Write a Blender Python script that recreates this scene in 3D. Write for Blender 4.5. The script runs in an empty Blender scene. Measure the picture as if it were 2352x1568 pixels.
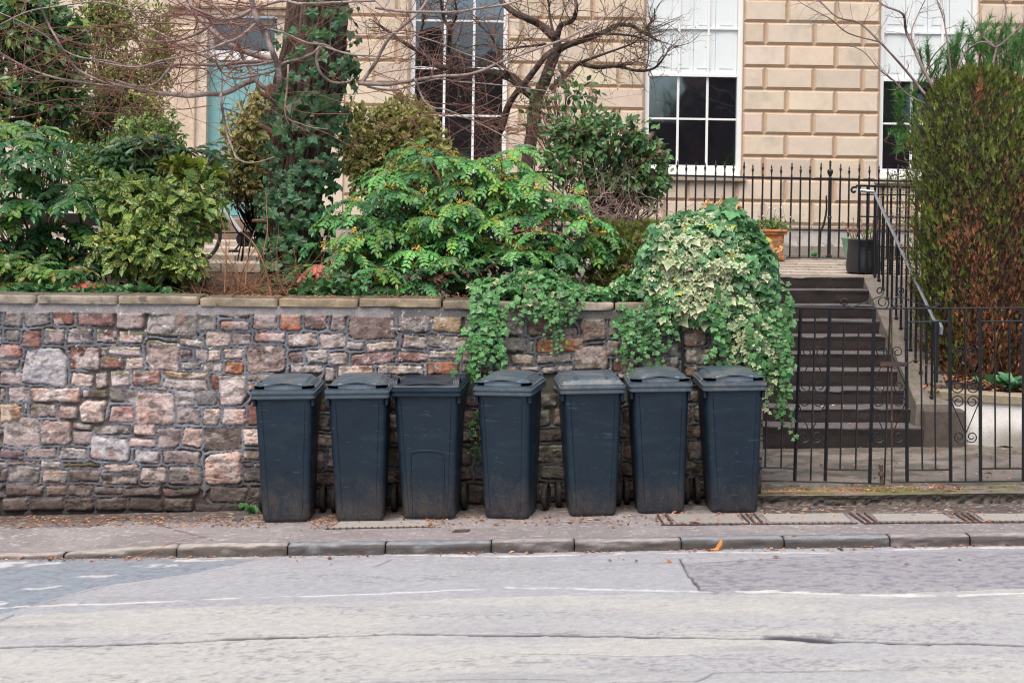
import bpy, bmesh, math, random
import numpy as np
from mathutils import Vector, Matrix

# ------------------------------------------------------------------ camera, world, sun
S = bpy.context.scene
CAM_H = 2.217
ROLL = math.radians(0.9)
F = 3267.0            # focal length in units of the 2352 px wide photograph
PU, PV = 1176.0, 480.0
cam_d = bpy.data.cameras.new('camera')
cam = bpy.data.objects.new('camera', cam_d)
S.collection.objects.link(cam)
cam.location = (0, 0, CAM_H)
cam.rotation_euler = (Matrix.Rotation(math.radians(90), 3, 'X') @ Matrix.Rotation(ROLL, 3, 'Z')).to_euler()
cam_d.lens = 50.0
cam_d.sensor_width = 36.0
cam_d.clip_end = 2000
cam_d.clip_start = 0.1
cam_d.shift_y = -(784.0 - PV) / 2352.0
cam_d.dof.use_dof = True
cam_d.dof.focus_distance = 10.5
cam_d.dof.aperture_fstop = 11.0
S.camera = cam

W = bpy.data.worlds.new('World'); S.world = W; W.use_nodes = True
nt = W.node_tree
bg = nt.nodes['Background']
sky = nt.nodes.new('ShaderNodeTexSky'); sky.sky_type = 'NISHITA'; sky.sun_disc = False
SUN_EL, SUN_AZ = math.radians(62), math.radians(200)     # high, behind the camera and a little to the left
sky.sun_elevation = SUN_EL; sky.sun_rotation = SUN_AZ
sky.altitude = 50; sky.air_density = 1.0; sky.dust_density = 6.0; sky.ozone_density = 1.0
nt.links.new(sky.outputs[0], bg.inputs[0]); bg.inputs[1].default_value = 0.13
sun_d = bpy.data.lights.new('sun', 'SUN'); sun = bpy.data.objects.new('sun', sun_d); S.collection.objects.link(sun)
sun_d.energy = 1.5; sun_d.angle = math.radians(55); sun_d.color = (1.0, 0.95, 0.88)
sd = Vector((math.sin(SUN_AZ) * math.cos(SUN_EL), math.cos(SUN_AZ) * math.cos(SUN_EL), math.sin(SUN_EL)))
sun.rotation_euler = sd.to_track_quat('Z', 'Y').to_euler(); sun.location = (0, -5, 20)
S.view_settings.view_transform = 'Standard'; S.view_settings.look = 'None'
S.view_settings.gamma = 1; S.view_settings.exposure = 0.62
S.render.engine = 'CYCLES'
S.cycles.max_bounces = 5; S.cycles.diffuse_bounces = 3; S.cycles.glossy_bounces = 3
S.cycles.transparent_max_bounces = 6; S.cycles.use_denoising = True; S.cycles.filter_width = 1.15

# ------------------------------------------------------------------ helpers
COL = S.collection
cR, sR = math.cos(ROLL), math.sin(ROLL)
def unroll(u, v):
    du, dv = u - PU, v - PV
    return du * cR + dv * sR, -du * sR + dv * cR
def P(u, v, Y):
    a, b = unroll(u, v)
    return Vector((a * Y / F, Y, CAM_H - b * Y / F))
def wall_y(x): return 10.70 + 0.05 * x
def PW(u, v):                                     # on the face of the rubble wall
    a, b = unroll(u, v)
    Y = 10.70 / (1 - 0.05 * a / F)
    return Vector((a * Y / F, Y, CAM_H - b * Y / F))
SX = 0.030
def pav_z(x): return SX * x
def PG(u, v, off=0.0):                            # on the sloping ground
    a, b = unroll(u, v)
    Y = (CAM_H - off) / (b / F + SX * a / F)
    x = a * Y / F
    return Vector((x, Y, CAM_H - b * Y / F))
def RY(px, Y): return px * Y / F                  # a length of px pixels at distance Y, in metres

def vnoise(x, y, seed=0):
    x = np.asarray(x, float); y = np.asarray(y, float)
    xi = np.floor(x).astype(np.int64); yi = np.floor(y).astype(np.int64)
    fx = x - xi; fy = y - yi
    fx = fx * fx * (3 - 2 * fx); fy = fy * fy * (3 - 2 * fy)
    def h(a, b):
        n = (a * 374761393 + b * 668265263 + seed * 974711 + 1013904223) & 0x7fffffff
        n = ((n ^ (n >> 13)) * 1274126177) & 0x7fffffff
        n = ((n ^ (n >> 16)) * 668265263) & 0x7fffffff
        return ((n >> 7) & 0xffff) / 65535.0
    return (h(xi, yi) * (1 - fx) + h(xi + 1, yi) * fx) * (1 - fy) + (h(xi, yi + 1) * (1 - fx) + h(xi + 1, yi + 1) * fx) * fy
def fbm(x, y, seed=0, octv=4):
    s = 0; a = 0.5; t = 0
    for k in range(octv):
        s = s + a * vnoise(x * 2 ** k, y * 2 ** k, seed + 17 * k); t += a; a *= 0.5
    return s / t
def sstep(a, b, x): t = np.clip((x - a) / (b - a), 0, 1); return t * t * (3 - 2 * t)

BASE = {}
def mk_mesh(name, V, faces, mat, parent=None, col=None, smooth=False, loc=None):
    """faces: list of integer arrays, each (n,3) or (n,4)"""
    V = np.asarray(V, np.float32)
    if loc is None: loc = np.zeros(3) if parent is not None else np.array([V[:, 0].mean(), V[:, 1].mean(), V[:, 2].min()])
    loc = np.asarray(loc, float)
    if parent is not None: loc = loc * 0
    base = np.array(BASE.get(parent.name, (0, 0, 0))) if parent is not None else loc
    V = V - base.astype(np.float32)
    me = bpy.data.meshes.new(name)
    faces = [np.asarray(f, np.int32) for f in faces if len(f)]
    nl = sum(f.size for f in faces); nf = sum(len(f) for f in faces)
    me.vertices.add(len(V)); me.vertices.foreach_set('co', V.ravel())
    me.loops.add(nl); me.loops.foreach_set('vertex_index', np.concatenate([f.ravel() for f in faces]))
    starts = []; tot = []; c = 0
    for f in faces:
        k = f.shape[1]; starts.append(c + np.arange(len(f)) * k); tot.append(np.full(len(f), k)); c += f.size
    me.polygons.add(nf)
    me.polygons.foreach_set('loop_start', np.concatenate(starts).astype(np.int32))
    me.polygons.foreach_set('loop_total', np.concatenate(tot).astype(np.int32))
    me.polygons.foreach_set('use_smooth', np.full(nf, bool(smooth)))
    if col is not None:
        ca = me.color_attributes.new('Col', 'FLOAT_COLOR', 'POINT')
        c4 = np.ones((len(V), 4), np.float32); c4[:, :3] = col
        ca.data.foreach_set('color', c4.ravel())
    me.update(calc_edges=True); me.validate()
    if mat: me.materials.append(mat)
    o = bpy.data.objects.new(name, me); COL.objects.link(o)
    if parent is not None: o.parent = parent
    else: o.location = loc
    BASE[o.name] = tuple(base)
    return o

def tag(o, label, cat, group=None):
    o['label'] = label; o['category'] = cat
    if group: o['group'] = group
    return o
def kindof(o, k): o['kind'] = k; return o
def thing(name, label, cat, base, group=None):
    """an Empty at the base of a thing; parts are given in world coordinates"""
    o = bpy.data.objects.new(name, None); COL.objects.link(o)
    o.empty_display_size = 0.1; o.location = base; BASE[o.name] = tuple(base)
    return tag(o, label, cat, group)

class MB:
    """collects pieces of mesh, in world coordinates"""
    def __init__(s): s.V = []; s.q = []; s.t = []; s.C = []; s.n = 0
    def add(s, V, q=None, t=None, col=None):
        V = np.asarray(V, float)
        if q is not None and len(q): s.q.append(np.asarray(q, int) + s.n)
        if t is not None and len(t): s.t.append(np.asarray(t, int) + s.n)
        s.V.append(V); s.n += len(V)
        if col is None: col = (1, 1, 1)
        s.C.append(np.broadcast_to(np.asarray(col, float), (len(V), 3)))
        return s
    def box(s, x0, x1, y0, y1, z0, z1, col=None, M=None):
        V = np.array([(x, y, z) for z in (z0, z1) for y in (y0, y1) for x in (x0, x1)], float)
        if M is not None: V = V @ np.array(M.to_3x3()).T + np.array(M.translation)
        return s.add(V, [(0, 2, 3, 1), (4, 5, 7, 6), (0, 1, 5, 4), (1, 3, 7, 5), (3, 2, 6, 7), (2, 0, 4, 6)], col=col)
    def bbox(s, x0, x1, y0, y1, z0, z1, b=0.01, col=None, jit=0, rng=None):
        """box with bevelled edges"""
        if jit: r = lambda: rng.uniform(-jit, jit)
        else: r = lambda: 0
        rings = []
        for (zz, i) in ((z0, b), (z0 + b, 0), (z1 - b, 0), (z1, b)):
            c = [(x0 + i, y0 + i + b), (x0 + i + b, y0 + i), (x1 - i - b, y0 + i), (x1 - i, y0 + i + b),
                 (x1 - i, y1 - i - b), (x1 - i - b, y1 - i), (x0 + i + b, y1 - i), (x0 + i, y1 - i - b)]
            rings.append([(p[0] + r(), p[1] + r(), zz + r()) for p in c])
        V = [p for rg in rings for p in rg]; q = []
        for k in range(3):
            for j in range(8): q.append((k * 8 + j, k * 8 + (j + 1) % 8, (k + 1) * 8 + (j + 1) % 8, (k + 1) * 8 + j))
        n = len(V); V.append(tuple(np.mean(rings[0], axis=0))); V.append(tuple(np.mean(rings[3], axis=0)))
        t = [(n, (j + 1) % 8, j) for j in range(8)] + [(n + 1, 24 + j, 24 + (j + 1) % 8) for j in range(8)]
        return s.add(V, q, t, col=col)
    def tube(s, pts, rad, n=6, col=None, caps=True):
        pts = np.asarray(pts, float); m = len(pts)
        if m < 2: return s
        rad = np.broadcast_to(np.asarray(rad, float), (m,))
        T = np.gradient(pts, axis=0); T /= (np.linalg.norm(T, axis=1, keepdims=True) + 1e-9)
        ref = np.array((0.13, 0.31, 0.94)) if abs(T[0] @ np.array((0.13, 0.31, 0.94))) < 0.9 else np.array((1.0, 0, 0))
        N = np.zeros_like(T); v = ref
        for i in range(m):
            v = v - (v @ T[i]) * T[i]; l = np.linalg.norm(v)
            v = v / l if l > 1e-6 else np.array((1.0, 0, 0)); N[i] = v
        B = np.cross(T, N)
        a = np.arange(n) / n * 2 * math.pi
        V = pts[:, None, :] + rad[:, None, None] * (np.cos(a)[None, :, None] * N[:, None, :] + np.sin(a)[None, :, None] * B[:, None, :])
        i = np.arange(m - 1)[:, None] * n; j = np.arange(n)[None, :]; j2 = (j + 1) % n
        q = np.stack([i + j, i + j2, i + n + j2, i + n + j], -1).reshape(-1, 4)
        V = V.reshape(-1, 3); t = []
        if caps:
            V = np.vstack([V, pts[0], pts[-1]]); k = m * n
            t = [(k, (b + 1) % n, b) for b in range(n)] + [(k + 1, (m - 1) * n + b, (m - 1) * n + (b + 1) % n) for b in range(n)]
        if col is not None and np.ndim(col) == 2 and len(col) == m:
            col = np.repeat(col, n, axis=0)
            if caps: col = np.vstack([col, col[0], col[-1]])
        return s.add(V, q, t, col=col)
    def lathe(s, prof, cx, cy, n=20, col=None, z0=0.0):
        prof = np.asarray(prof, float); a = np.arange(n) / n * 2 * math.pi
        V = np.stack([cx + prof[:, 0:1] * np.cos(a), cy + prof[:, 0:1] * np.sin(a), z0 + prof[:, 1:2] + 0 * a], -1).reshape(-1, 3)
        m = len(prof); i = np.arange(m - 1)[:, None] * n; j = np.arange(n)[None, :]; j2 = (j + 1) % n
        q = np.stack([i + j, i + j2, i + n + j2, i + n + j], -1).reshape(-1, 4)
        return s.add(V, q, col=col)
    def build(s, name, mat, parent=None, smooth=False, useCol=False, loc=None):
        V = np.vstack(s.V); f = []
        if s.q: f.append(np.vstack(s.q))
        if s.t: f.append(np.vstack(s.t))
        return mk_mesh(name, V, f, mat, parent, np.vstack(s.C) if useCol else None, smooth, loc)

def grid_faces(nx, ny):
    i = np.arange(ny - 1)[:, None] * nx; j = np.arange(nx - 1)[None, :]
    return np.stack([i + j, i + j + 1, i + nx + j + 1, i + nx + j], -1).reshape(-1, 4)

# ------------------------------------------------------------------ materials
def mat(name, color=(0.5, 0.5, 0.5), rough=0.7, attr=False, noise=None, bump=None, metal=0.0, spec=0.5, stains=None):
    """noise: (scale, amount), bump: (scale, strength, distance), stains: list of (scale, lo, hi, colour[, zlo, zhi])"""
    m = bpy.data.materials.new(name); m.use_nodes = True
    n = m.node_tree; b = n.nodes['Principled BSDF']
    b.inputs['Roughness'].default_value = rough; b.inputs['Metallic'].default_value = metal
    b.inputs['Specular IOR Level'].default_value = spec
    if attr:
        a = n.nodes.new('ShaderNodeAttribute'); a.attribute_name = 'Col'; out = a.outputs['Color']
    else:
        a = n.nodes.new('ShaderNodeRGB'); a.outputs[0].default_value = (*color, 1); out = a.outputs[0]
    geo = n.nodes.new('ShaderNodeNewGeometry'); P_ = geo.outputs['Position']
    for (sc, lo, hi, c, *z) in (stains or []):
        t = n.nodes.new('ShaderNodeTexNoise'); t.inputs['Scale'].default_value = sc; t.inputs['Detail'].default_value = 5
        t.inputs['Roughness'].default_value = 0.65
        n.links.new(P_, t.inputs['Vector'])
        r = n.nodes.new('ShaderNodeMapRange'); r.inputs[1].default_value = lo; r.inputs[2].default_value = hi
        n.links.new(t.outputs[0], r.inputs[0]); fac = r.outputs[0]
        if z:
            sx = n.nodes.new('ShaderNodeSeparateXYZ'); n.links.new(P_, sx.inputs[0])
            zr = n.nodes.new('ShaderNodeMapRange'); zr.inputs[1].default_value = z[0]; zr.inputs[2].default_value = z[1]
            n.links.new(sx.outputs[2], zr.inputs[0])
            mu = n.nodes.new('ShaderNodeMath'); mu.operation = 'MULTIPLY'
            n.links.new(fac, mu.inputs[0]); n.links.new(zr.outputs[0], mu.inputs[1]); fac = mu.outputs[0]
        mx = n.nodes.new('ShaderNodeMix'); mx.data_type = 'RGBA'
        n.links.new(fac, mx.inputs['Factor']); n.links.new(out, mx.inputs['A']); mx.inputs['B'].default_value = (*c, 1)
        out = mx.outputs['Result']
    if noise:
        t = n.nodes.new('ShaderNodeTexNoise'); t.inputs['Scale'].default_value = noise[0]; t.inputs['Detail'].default_value = 6
        t.inputs['Roughness'].default_value = 0.7
        n.links.new(P_, t.inputs['Vector'])
        r = n.nodes.new('ShaderNodeMapRange'); r.inputs[1].default_value = 0.25; r.inputs[2].default_value = 0.75
        r.inputs[3].default_value = 1 - noise[1]; r.inputs[4].default_value = 1 + noise[1]
        n.links.new(t.outputs[0], r.inputs[0])
        v = n.nodes.new('ShaderNodeVectorMath'); v.operation = 'SCALE'
        n.links.new(out, v.inputs[0]); n.links.new(r.outputs[0], v.inputs['Scale']); out = v.outputs[0]
    n.links.new(out, b.inputs['Base Color'])
    if bump:
        t = n.nodes.new('ShaderNodeTexNoise'); t.inputs['Scale'].default_value = bump[0]; t.inputs['Detail'].default_value = 6
        n.links.new(P_, t.inputs['Vector'])
        bp = n.nodes.new('ShaderNodeBump'); bp.inputs['Strength'].default_value = bump[1]; bp.inputs['Distance'].default_value = bump[2]
        n.links.new(t.outputs[0], bp.inputs['Height']); n.links.new(bp.outputs[0], b.inputs['Normal'])
    return m
def leaf_mat(name, rough=0.45, spots=None):
    m = mat(name, attr=True, rough=rough, noise=(60, 0.18))
    n = m.node_tree; b = n.nodes['Principled BSDF']; out = n.nodes['Material Output']
    if spots:                                     # blotched leaves
        src = b.inputs['Base Color'].links[0].from_socket
        geo = n.nodes.new('ShaderNodeNewGeometry')
        t = n.nodes.new('ShaderNodeTexNoise'); t.inputs['Scale'].default_value = spots[0]; t.inputs['Detail'].default_value = 3
        n.links.new(geo.outputs['Position'], t.inputs['Vector'])
        r = n.nodes.new('ShaderNodeMapRange'); r.inputs[1].default_value = spots[1]; r.inputs[2].default_value = spots[1] + 0.04
        n.links.new(t.outputs[0], r.inputs[0])
        mx = n.nodes.new('ShaderNodeMix'); mx.data_type = 'RGBA'; n.links.new(r.outputs[0], mx.inputs['Factor'])
        n.links.new(src, mx.inputs['A']); mx.inputs['B'].default_value = (*spots[2], 1)
        n.links.new(mx.outputs['Result'], b.inputs['Base Color'])
    tr = n.nodes.new('ShaderNodeBsdfTranslucent'); mixs = n.nodes.new('ShaderNodeMixShader'); mixs.inputs[0].default_value = 0.26
    n.links.new(b.inputs['Base Color'].links[0].from_socket, tr.inputs[0])
    n.links.new(b.outputs[0], mixs.inputs[1]); n.links.new(tr.outputs[0], mixs.inputs[2]); n.links.new(mixs.outputs[0], out.inputs[0])
    return m
M = {}
M['iron'] = mat('black_iron', (0.012, 0.014, 0.018), 0.42, stains=[(14, 0.60, 0.72, (0.10, 0.035, 0.015))], bump=(90, 0.15, 0.003))
M['iron2'] = mat('black_rail_paint', (0.010, 0.011, 0.014), 0.38, noise=(30, 0.3))
M['white'] = mat('white_paint', (0.80, 0.82, 0.82), 0.5, noise=(3, 0.03))
M['shutter'] = mat('painted_shutter', (0.72, 0.78, 0.79), 0.6, noise=(3, 0.03))
M['teal'] = mat('teal_door_paint', (0.20, 0.42, 0.44), 0.45, noise=(4, 0.05))
# ------------------------------------------------------------------ ground: road, pavement, kerb, path, beds, terrace
RD = 0.066            # the road lies this far below the pavement
KY = 9.46             # kerb face
def poly_mask(px, py, poly):
    inside = np.zeros(px.shape, bool); n = len(poly); j = n - 1
    for i in range(n):
        xi, yi = poly[i]; xj, yj = poly[j]
        c = ((yi > py) != (yj > py)) & (px < (xj - xi) * (py - yi) / (yj - yi + 1e-12) + xi)
        inside ^= c; j = i
    return inside
def seg_dist(px, py, pl):
    d = np.full(px.shape, 1e9)
    for (x0, y0), (x1, y1) in zip(pl[:-1], pl[1:]):
        dx, dy = x1 - x0, y1 - y0
        t = np.clip(((px - x0) * dx + (py - y0) * dy) / (dx * dx + dy * dy + 1e-12), 0, 1)
        d = np.minimum(d, np.hypot(px - x0 - t * dx, py - y0 - t * dy))
    return d
def gpts(l, off=-RD): return [tuple(PG(u, v, off))[:2] for u, v in l]

def build_road():
    xs = np.concatenate([np.array([-60, -30, -15, -8, -5.5]), np.arange(-4.6, 4.601, 0.014), np.array([5.5, 8, 15, 30, 60])])
    ys = np.concatenate([np.array([-30, -12, -4, 0, 4, 5.6]), np.arange(6.3, 9.47, 0.0125), [9.47]])
    X, Y = np.meshgrid(xs, ys)
    n1 = fbm(X * 1.1, Y * 3.5, 3, 5); n2 = fbm(X * 22, Y * 36, 5, 4); n3 = fbm(X * 50, Y * 60, 8, 2)
    wx = X + 0.03 * (fbm(X * 4, Y * 4, 21) - .5); wy = Y + 0.05 * (fbm(X * 6, Y * 6, 22, 5) - .5)
    base = np.stack([0.322 + 0 * X, 0.330 + 0 * X, 0.348 + 0 * X], -1)
    z = SX * X - RD + 0.010 * (n1 - .5)
    def mixc(c, m): base[:] = base * (1 - m[..., None]) + np.array(c) * m[..., None]
    # broad band of paler, warmer worn surface
    pale = gpts([(-40, 1440), (60, 1410), (700, 1385), (1300, 1366), (1568, 1362), (1900, 1347), (2400, 1350), (2400, 1610), (-40, 1610)])
    mixc((0.40, 0.40, 0.38), poly_mask(wx, wy, pale) * (0.35 + 0.65 * sstep(.35, .62, fbm(X * .9, Y * 4.2, 31, 4))))
    mixc((0.285, 0.29, 0.30), sstep(.56, .72, fbm(X * .8, Y * 4.5, 33, 5)) * .7)
    # coarse patch, right
    pr = gpts([(1570, 1292), (1610, 1362), (2080, 1362), (2400, 1348), (2400, 1262), (2000, 1268), (1570, 1292)])
    mr = poly_mask(wx, wy, pr); mixc((0.25, 0.25, 0.265), mr * .75)
    # dark bluish patch, left
    pl = gpts([(-60, 1282), (520, 1282), (600, 1284), (420, 1318), (230, 1345), (60, 1395), (-60, 1425)])
    ml = poly_mask(wx, wy, pl); mixc((0.19, 0.235, 0.27), ml * .85)
    # open texture
    t = sstep(.50, .66, n2); mixc((0.17, 0.15, 0.19), t * (0.14 + .60 * mr + .45 * ml))
    t = sstep(.58, .70, fbm(X * 30, Y * 50, 41, 3)); st = sstep(.48, .62, fbm(X * .9, Y * 6, 43, 3)); mixc((0.14, 0.13, 0.15), t * st * .5); g2 = fbm(X * 34, Y * 40, 44, 2); base *= (.94 + .12 * g2)[..., None]
    z -= 0.003 * sstep(.5, .66, n2) * (0.3 + .7 * mr + .5 * ml)
    # gutter strip, rougher
    gut = sstep(9.15, 9.38, Y + .1 * (n1 - .5)); mixc((0.27, 0.26, 0.28), gut * .6 * sstep(.4, .55, n2))
    # paint: worn white
    paint = np.zeros(X.shape)
    for l, w in (([(-20, 1397), (60, 1393), (300, 1384), (560, 1372), (900, 1361), (1105, 1352)], .016),
                 ([(1165, 1350), (1300, 1351), (1500, 1356), (1640, 1358)], .022), ([(1660, 1358), (1780, 1357), (2140, 1368)], .036),
                 ([(2200, 1367), (2260, 1364), (2400, 1358)], .016), ([(560, 1275), (900, 1272), (1200, 1276), (1420, 1273)], .022),
                 ([(1420, 1271), (1600, 1268), (1900, 1268)], .013), ([(2040, 1262), (2200, 1257), (2380, 1256)], .02)):
        paint = np.maximum(paint, sstep(w, w * .6, seg_dist(wx, wy, gpts(l))) * sstep(.25, .5, fbm(X * 6, Y * 14, 51, 4)))
    for l in ([(-30, 1292), (-30, 1304), (60, 1302), (120, 1292), (60, 1288)], [(295, 1300), (330, 1301), (410, 1298), (405, 1293), (360, 1294)],
              [(400, 1288), (480, 1287), (580, 1279), (470, 1279), (400, 1284)], [(170, 1324), (240, 1324), (280, 1316), (220, 1316)],
              [(40, 1356), (100, 1352), (160, 1346), (120, 1340), (70, 1347)], [(90, 1294), (140, 1294), (140, 1289), (100, 1290)], [(-20, 1393), (10, 1388), (30, 1378), (-20, 1378)]):
        paint = np.maximum(paint, poly_mask(wx, wy, gpts(l)) * sstep(.36, .5, fbm(X * 10, Y * 24, 53, 4)) * .8)
    mixc((0.62, 0.62, 0.60), paint * .72)
    # cracks
    wx2 = X + 0.02 * (fbm(X * 10, Y * 10, 61, 3) - .5); wy2 = Y + 0.06 * (fbm(X * 5, Y * 5, 62, 5) - .5)
    for l, w, s in (([(-20, 1486), (160, 1482), (330, 1476), (600, 1465), (900, 1456), (1300, 1458), (1520, 1462), (1800, 1466), (2100, 1474), (2400, 1482)], .026, 1.1),
                    ([(1180, 1452), (1500, 1455), (1900, 1460), (2100, 1468)], .007, .6), ([(1770, 1462), (1900, 1468)], .06, .95), ([(2080, 1473), (2130, 1477)], .03, .8),
                    ([(1176, 1500), (1500, 1505), (1590, 1500), (1620, 1510), (1700, 1512)], .009, .7), ([(1300, 1570), (1600, 1562), (1640, 1545), (1900, 1538), (2000, 1536)], .010, .6),
                    ([(700, 1568), (1000, 1563), (1300, 1560)], .010, .6), ([(1562, 1282), (1580, 1318), (1608, 1354)], .014, .9), ([(60, 1395), (260, 1340), (420, 1318), (540, 1300)], .010, .5),
                    ([(-10, 1428), (30, 1412)], .012, .8), ([(1400, 1296), (1600, 1290), (1800, 1284)], .008, .6), ([(860, 1300), (900, 1283)], .012, .6)):
        d = seg_dist(wx2, wy2, gpts(l)); gap = sstep(.3, .45, fbm(X * 3, Y * 3, 71, 3))
        m = sstep(w, w * .35, d * (0.6 + 1.0 * fbm(X * 8, Y * 8, 72, 3))) * s * (0.45 + .55 * gap); m = np.clip(m, 0, 1)
        mixc((0.035, 0.028, 0.04), m); z -= 0.012 * m
    # fine aggregate
    base *= (0.87 + 0.26 * n3)[..., None] * (0.93 + .14 * fbm(X * 120, Y * 90, 77, 1))[..., None]
    V = np.stack([X, Y, z], -1).reshape(-1, 3)
    m = mat('road_asphalt', attr=True, rough=0.8, noise=(190, 0.42), bump=(220, 0.5, 0.004))
    kindof(mk_mesh('road', V, [grid_faces(len(xs), len(ys))], m, col=base.reshape(-1, 3), smooth=True, loc=(0, 0, 0)), 'structure')
build_road()

def build_pavement():
    xs = np.concatenate([np.array([-60, -20, -8, -5]), np.arange(-4.3, 4.6, 0.016), np.array([5.5, 9, 20, 60])])
    ys = np.concatenate([np.arange(9.55, 10.9, 0.012), [11.1]])
    X, Y = np.meshgrid(xs, ys)
    n1 = fbm(X * 2, Y * 4, 103, 5); n2 = fbm(X * 14, Y * 25, 105, 3); n3 = fbm(X * 60, Y * 60, 108, 2)
    base = np.zeros(X.shape + (3,)); base[:] = (0.205, 0.185, 0.185)
    def mixc(c, m): base[:] = base * (1 - m[..., None]) + np.array(c) * m[..., None]
    mixc((0.27, 0.25, 0.25), sstep(.4, .65, n1) * .7)
    mixc((0.21, 0.19, 0.20), sstep(.55, .7, fbm(X * 5, Y * 9, 109, 4)) * .6)
    wally = np.where(X < 1.85, wall_y(X), 10.42)
    dw = wally - Y
    dirt = sstep(.52, .14, dw + .3 * (n1 - .5)) * .93
    mixc((0.075, 0.058, 0.052), dirt)
    pcl = gpts([(-30, 1215), (200, 1212), (330, 1190), (-30, 1188)], 0)
    mixc((0.09, 0.07, 0.06), poly_mask(X + .1 * (n1 - .5), Y + .15 * (n2 - .5), pcl) * .6)
    d = seg_dist(X + .04 * (n1 - .5), Y + .03 * (n2 - .5), gpts([(330, 1190), (400, 1215), (490, 1240)], 0)); mixc((0.10, 0.06, 0.05), sstep(.02, .005, d) * .8)
    mixc((0.42, 0.40, 0.39), sstep(.70, .76, fbm(X * 30, Y * 45, 113, 2)) * .6)
    base *= (0.82 + 0.36 * n3)[..., None]
    z = SX * X + 0.006 * (n1 - .5) + .002 * (n3 - .5) - sstep(-2.15, -3.2, X) * 0.047 * sstep(10.05, 9.6, Y)
    V = np.stack([X, Y, z], -1).reshape(-1, 3)
    m = mat('pavement_asphalt', attr=True, rough=0.85, noise=(110, 0.40), bump=(200, 0.5, 0.004))
    kindof(mk_mesh('pavement', V, [grid_faces(len(xs), len(ys))], m, col=base.reshape(-1, 3), smooth=True, loc=(0, 0, 0)), 'structure')
build_pavement()

def build_kerb():
    """old pennant kerb stones: worn, each its own tone, dark joints"""
    rng = random.Random(4)
    js = [PG(u, 1262, -.04).x for u in (-160, 160, 413, 663, 885, 1128, 1320, 1569, 1811, 2062, 2253, 2520)]
    js = [-60, -30, -12, -8, -6.2] + js + [6.2, 9, 14, 30, 60]
    Vs = []; fs = []; cs = []; n = 0
    for a, b in zip(js[:-1], js[1:]):
        nx = max(3, min(90, int((b - a) / 0.018))); xs = np.linspace(a + .0035, b - .0035, nx)
        low = 0.0
        # profile round the stone: bottom of face, face, rounded edge, top, back
        prof = [(KY, -0.13), (KY, -.06), (KY + .002, -.045), (KY, -.03), (KY, -.018), (KY + .006, -.007), (KY + .02, 0.0), (KY + .05, .001), (KY + .07, .002), (KY + .100, .002), (KY + .105, -.03)]
        X = np.repeat(xs[None, :], len(prof), 0); Yp = np.array([p[0] for p in prof])[:, None] + 0 * X; Z = np.array([p[1] for p in prof])[:, None] + 0 * X
        nn = fbm(X * 9 + a * 7, Z * 30 + Yp * 5, 201, 5) - .5
        Yp = Yp + .022 * nn * (np.arange(len(prof)) < 7)[:, None] + rng.uniform(-.006, .006)
        Z = Z + .010 * (fbm(X * 12, Yp * 12, 203, 4) - .5) * (np.arange(len(prof)) > 3)[:, None] + rng.uniform(-.004, .004)
        e = np.minimum(X - a, b - X); Z = Z - .007 * np.exp(-e / .008) * (np.arange(len(prof)) > 3)[:, None]; Yp = Yp + .008 * np.exp(-e / .012)
        if b < -1.9:                                              # the dropped kerb on the left
            Z = Z - sstep(-2.15, -3.2, X) * 0.045
        c0 = np.array(rng.choice([(0.215, 0.19, 0.195), (0.20, 0.205, 0.22), (0.225, 0.21, 0.205), (0.18, 0.19, 0.205)]))
        tone = .50 + 1.0 * fbm(X * 18, Z * 50 + Yp * 30, 207, 5)
        c = c0 * tone[..., None]
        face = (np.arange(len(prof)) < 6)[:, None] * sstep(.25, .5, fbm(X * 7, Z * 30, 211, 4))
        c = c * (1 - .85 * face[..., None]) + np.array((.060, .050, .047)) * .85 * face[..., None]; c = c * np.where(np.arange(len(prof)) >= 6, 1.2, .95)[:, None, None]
        if a < -1.8: c = c * np.array((1.25, 1.22, 1.15))
        c = np.where((e < .007)[..., None], c * .55, c)
        V = np.stack([X, Yp, Z + SX * X], -1).reshape(-1, 3)
        Vs.append(V); fs.append(grid_faces(nx, len(prof)) + n); cs.append(c.reshape(-1, 3)); n += len(V)
    m = mat('kerb_stone', attr=True, rough=0.8, noise=(90, 0.3), bump=(120, 0.5, 0.006))
    kindof(mk_mesh('kerb', np.vstack(Vs), [np.vstack(fs)], m, col=np.vstack(cs), smooth=True, loc=(0, 0, 0)), 'structure')
build_kerb()

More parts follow.
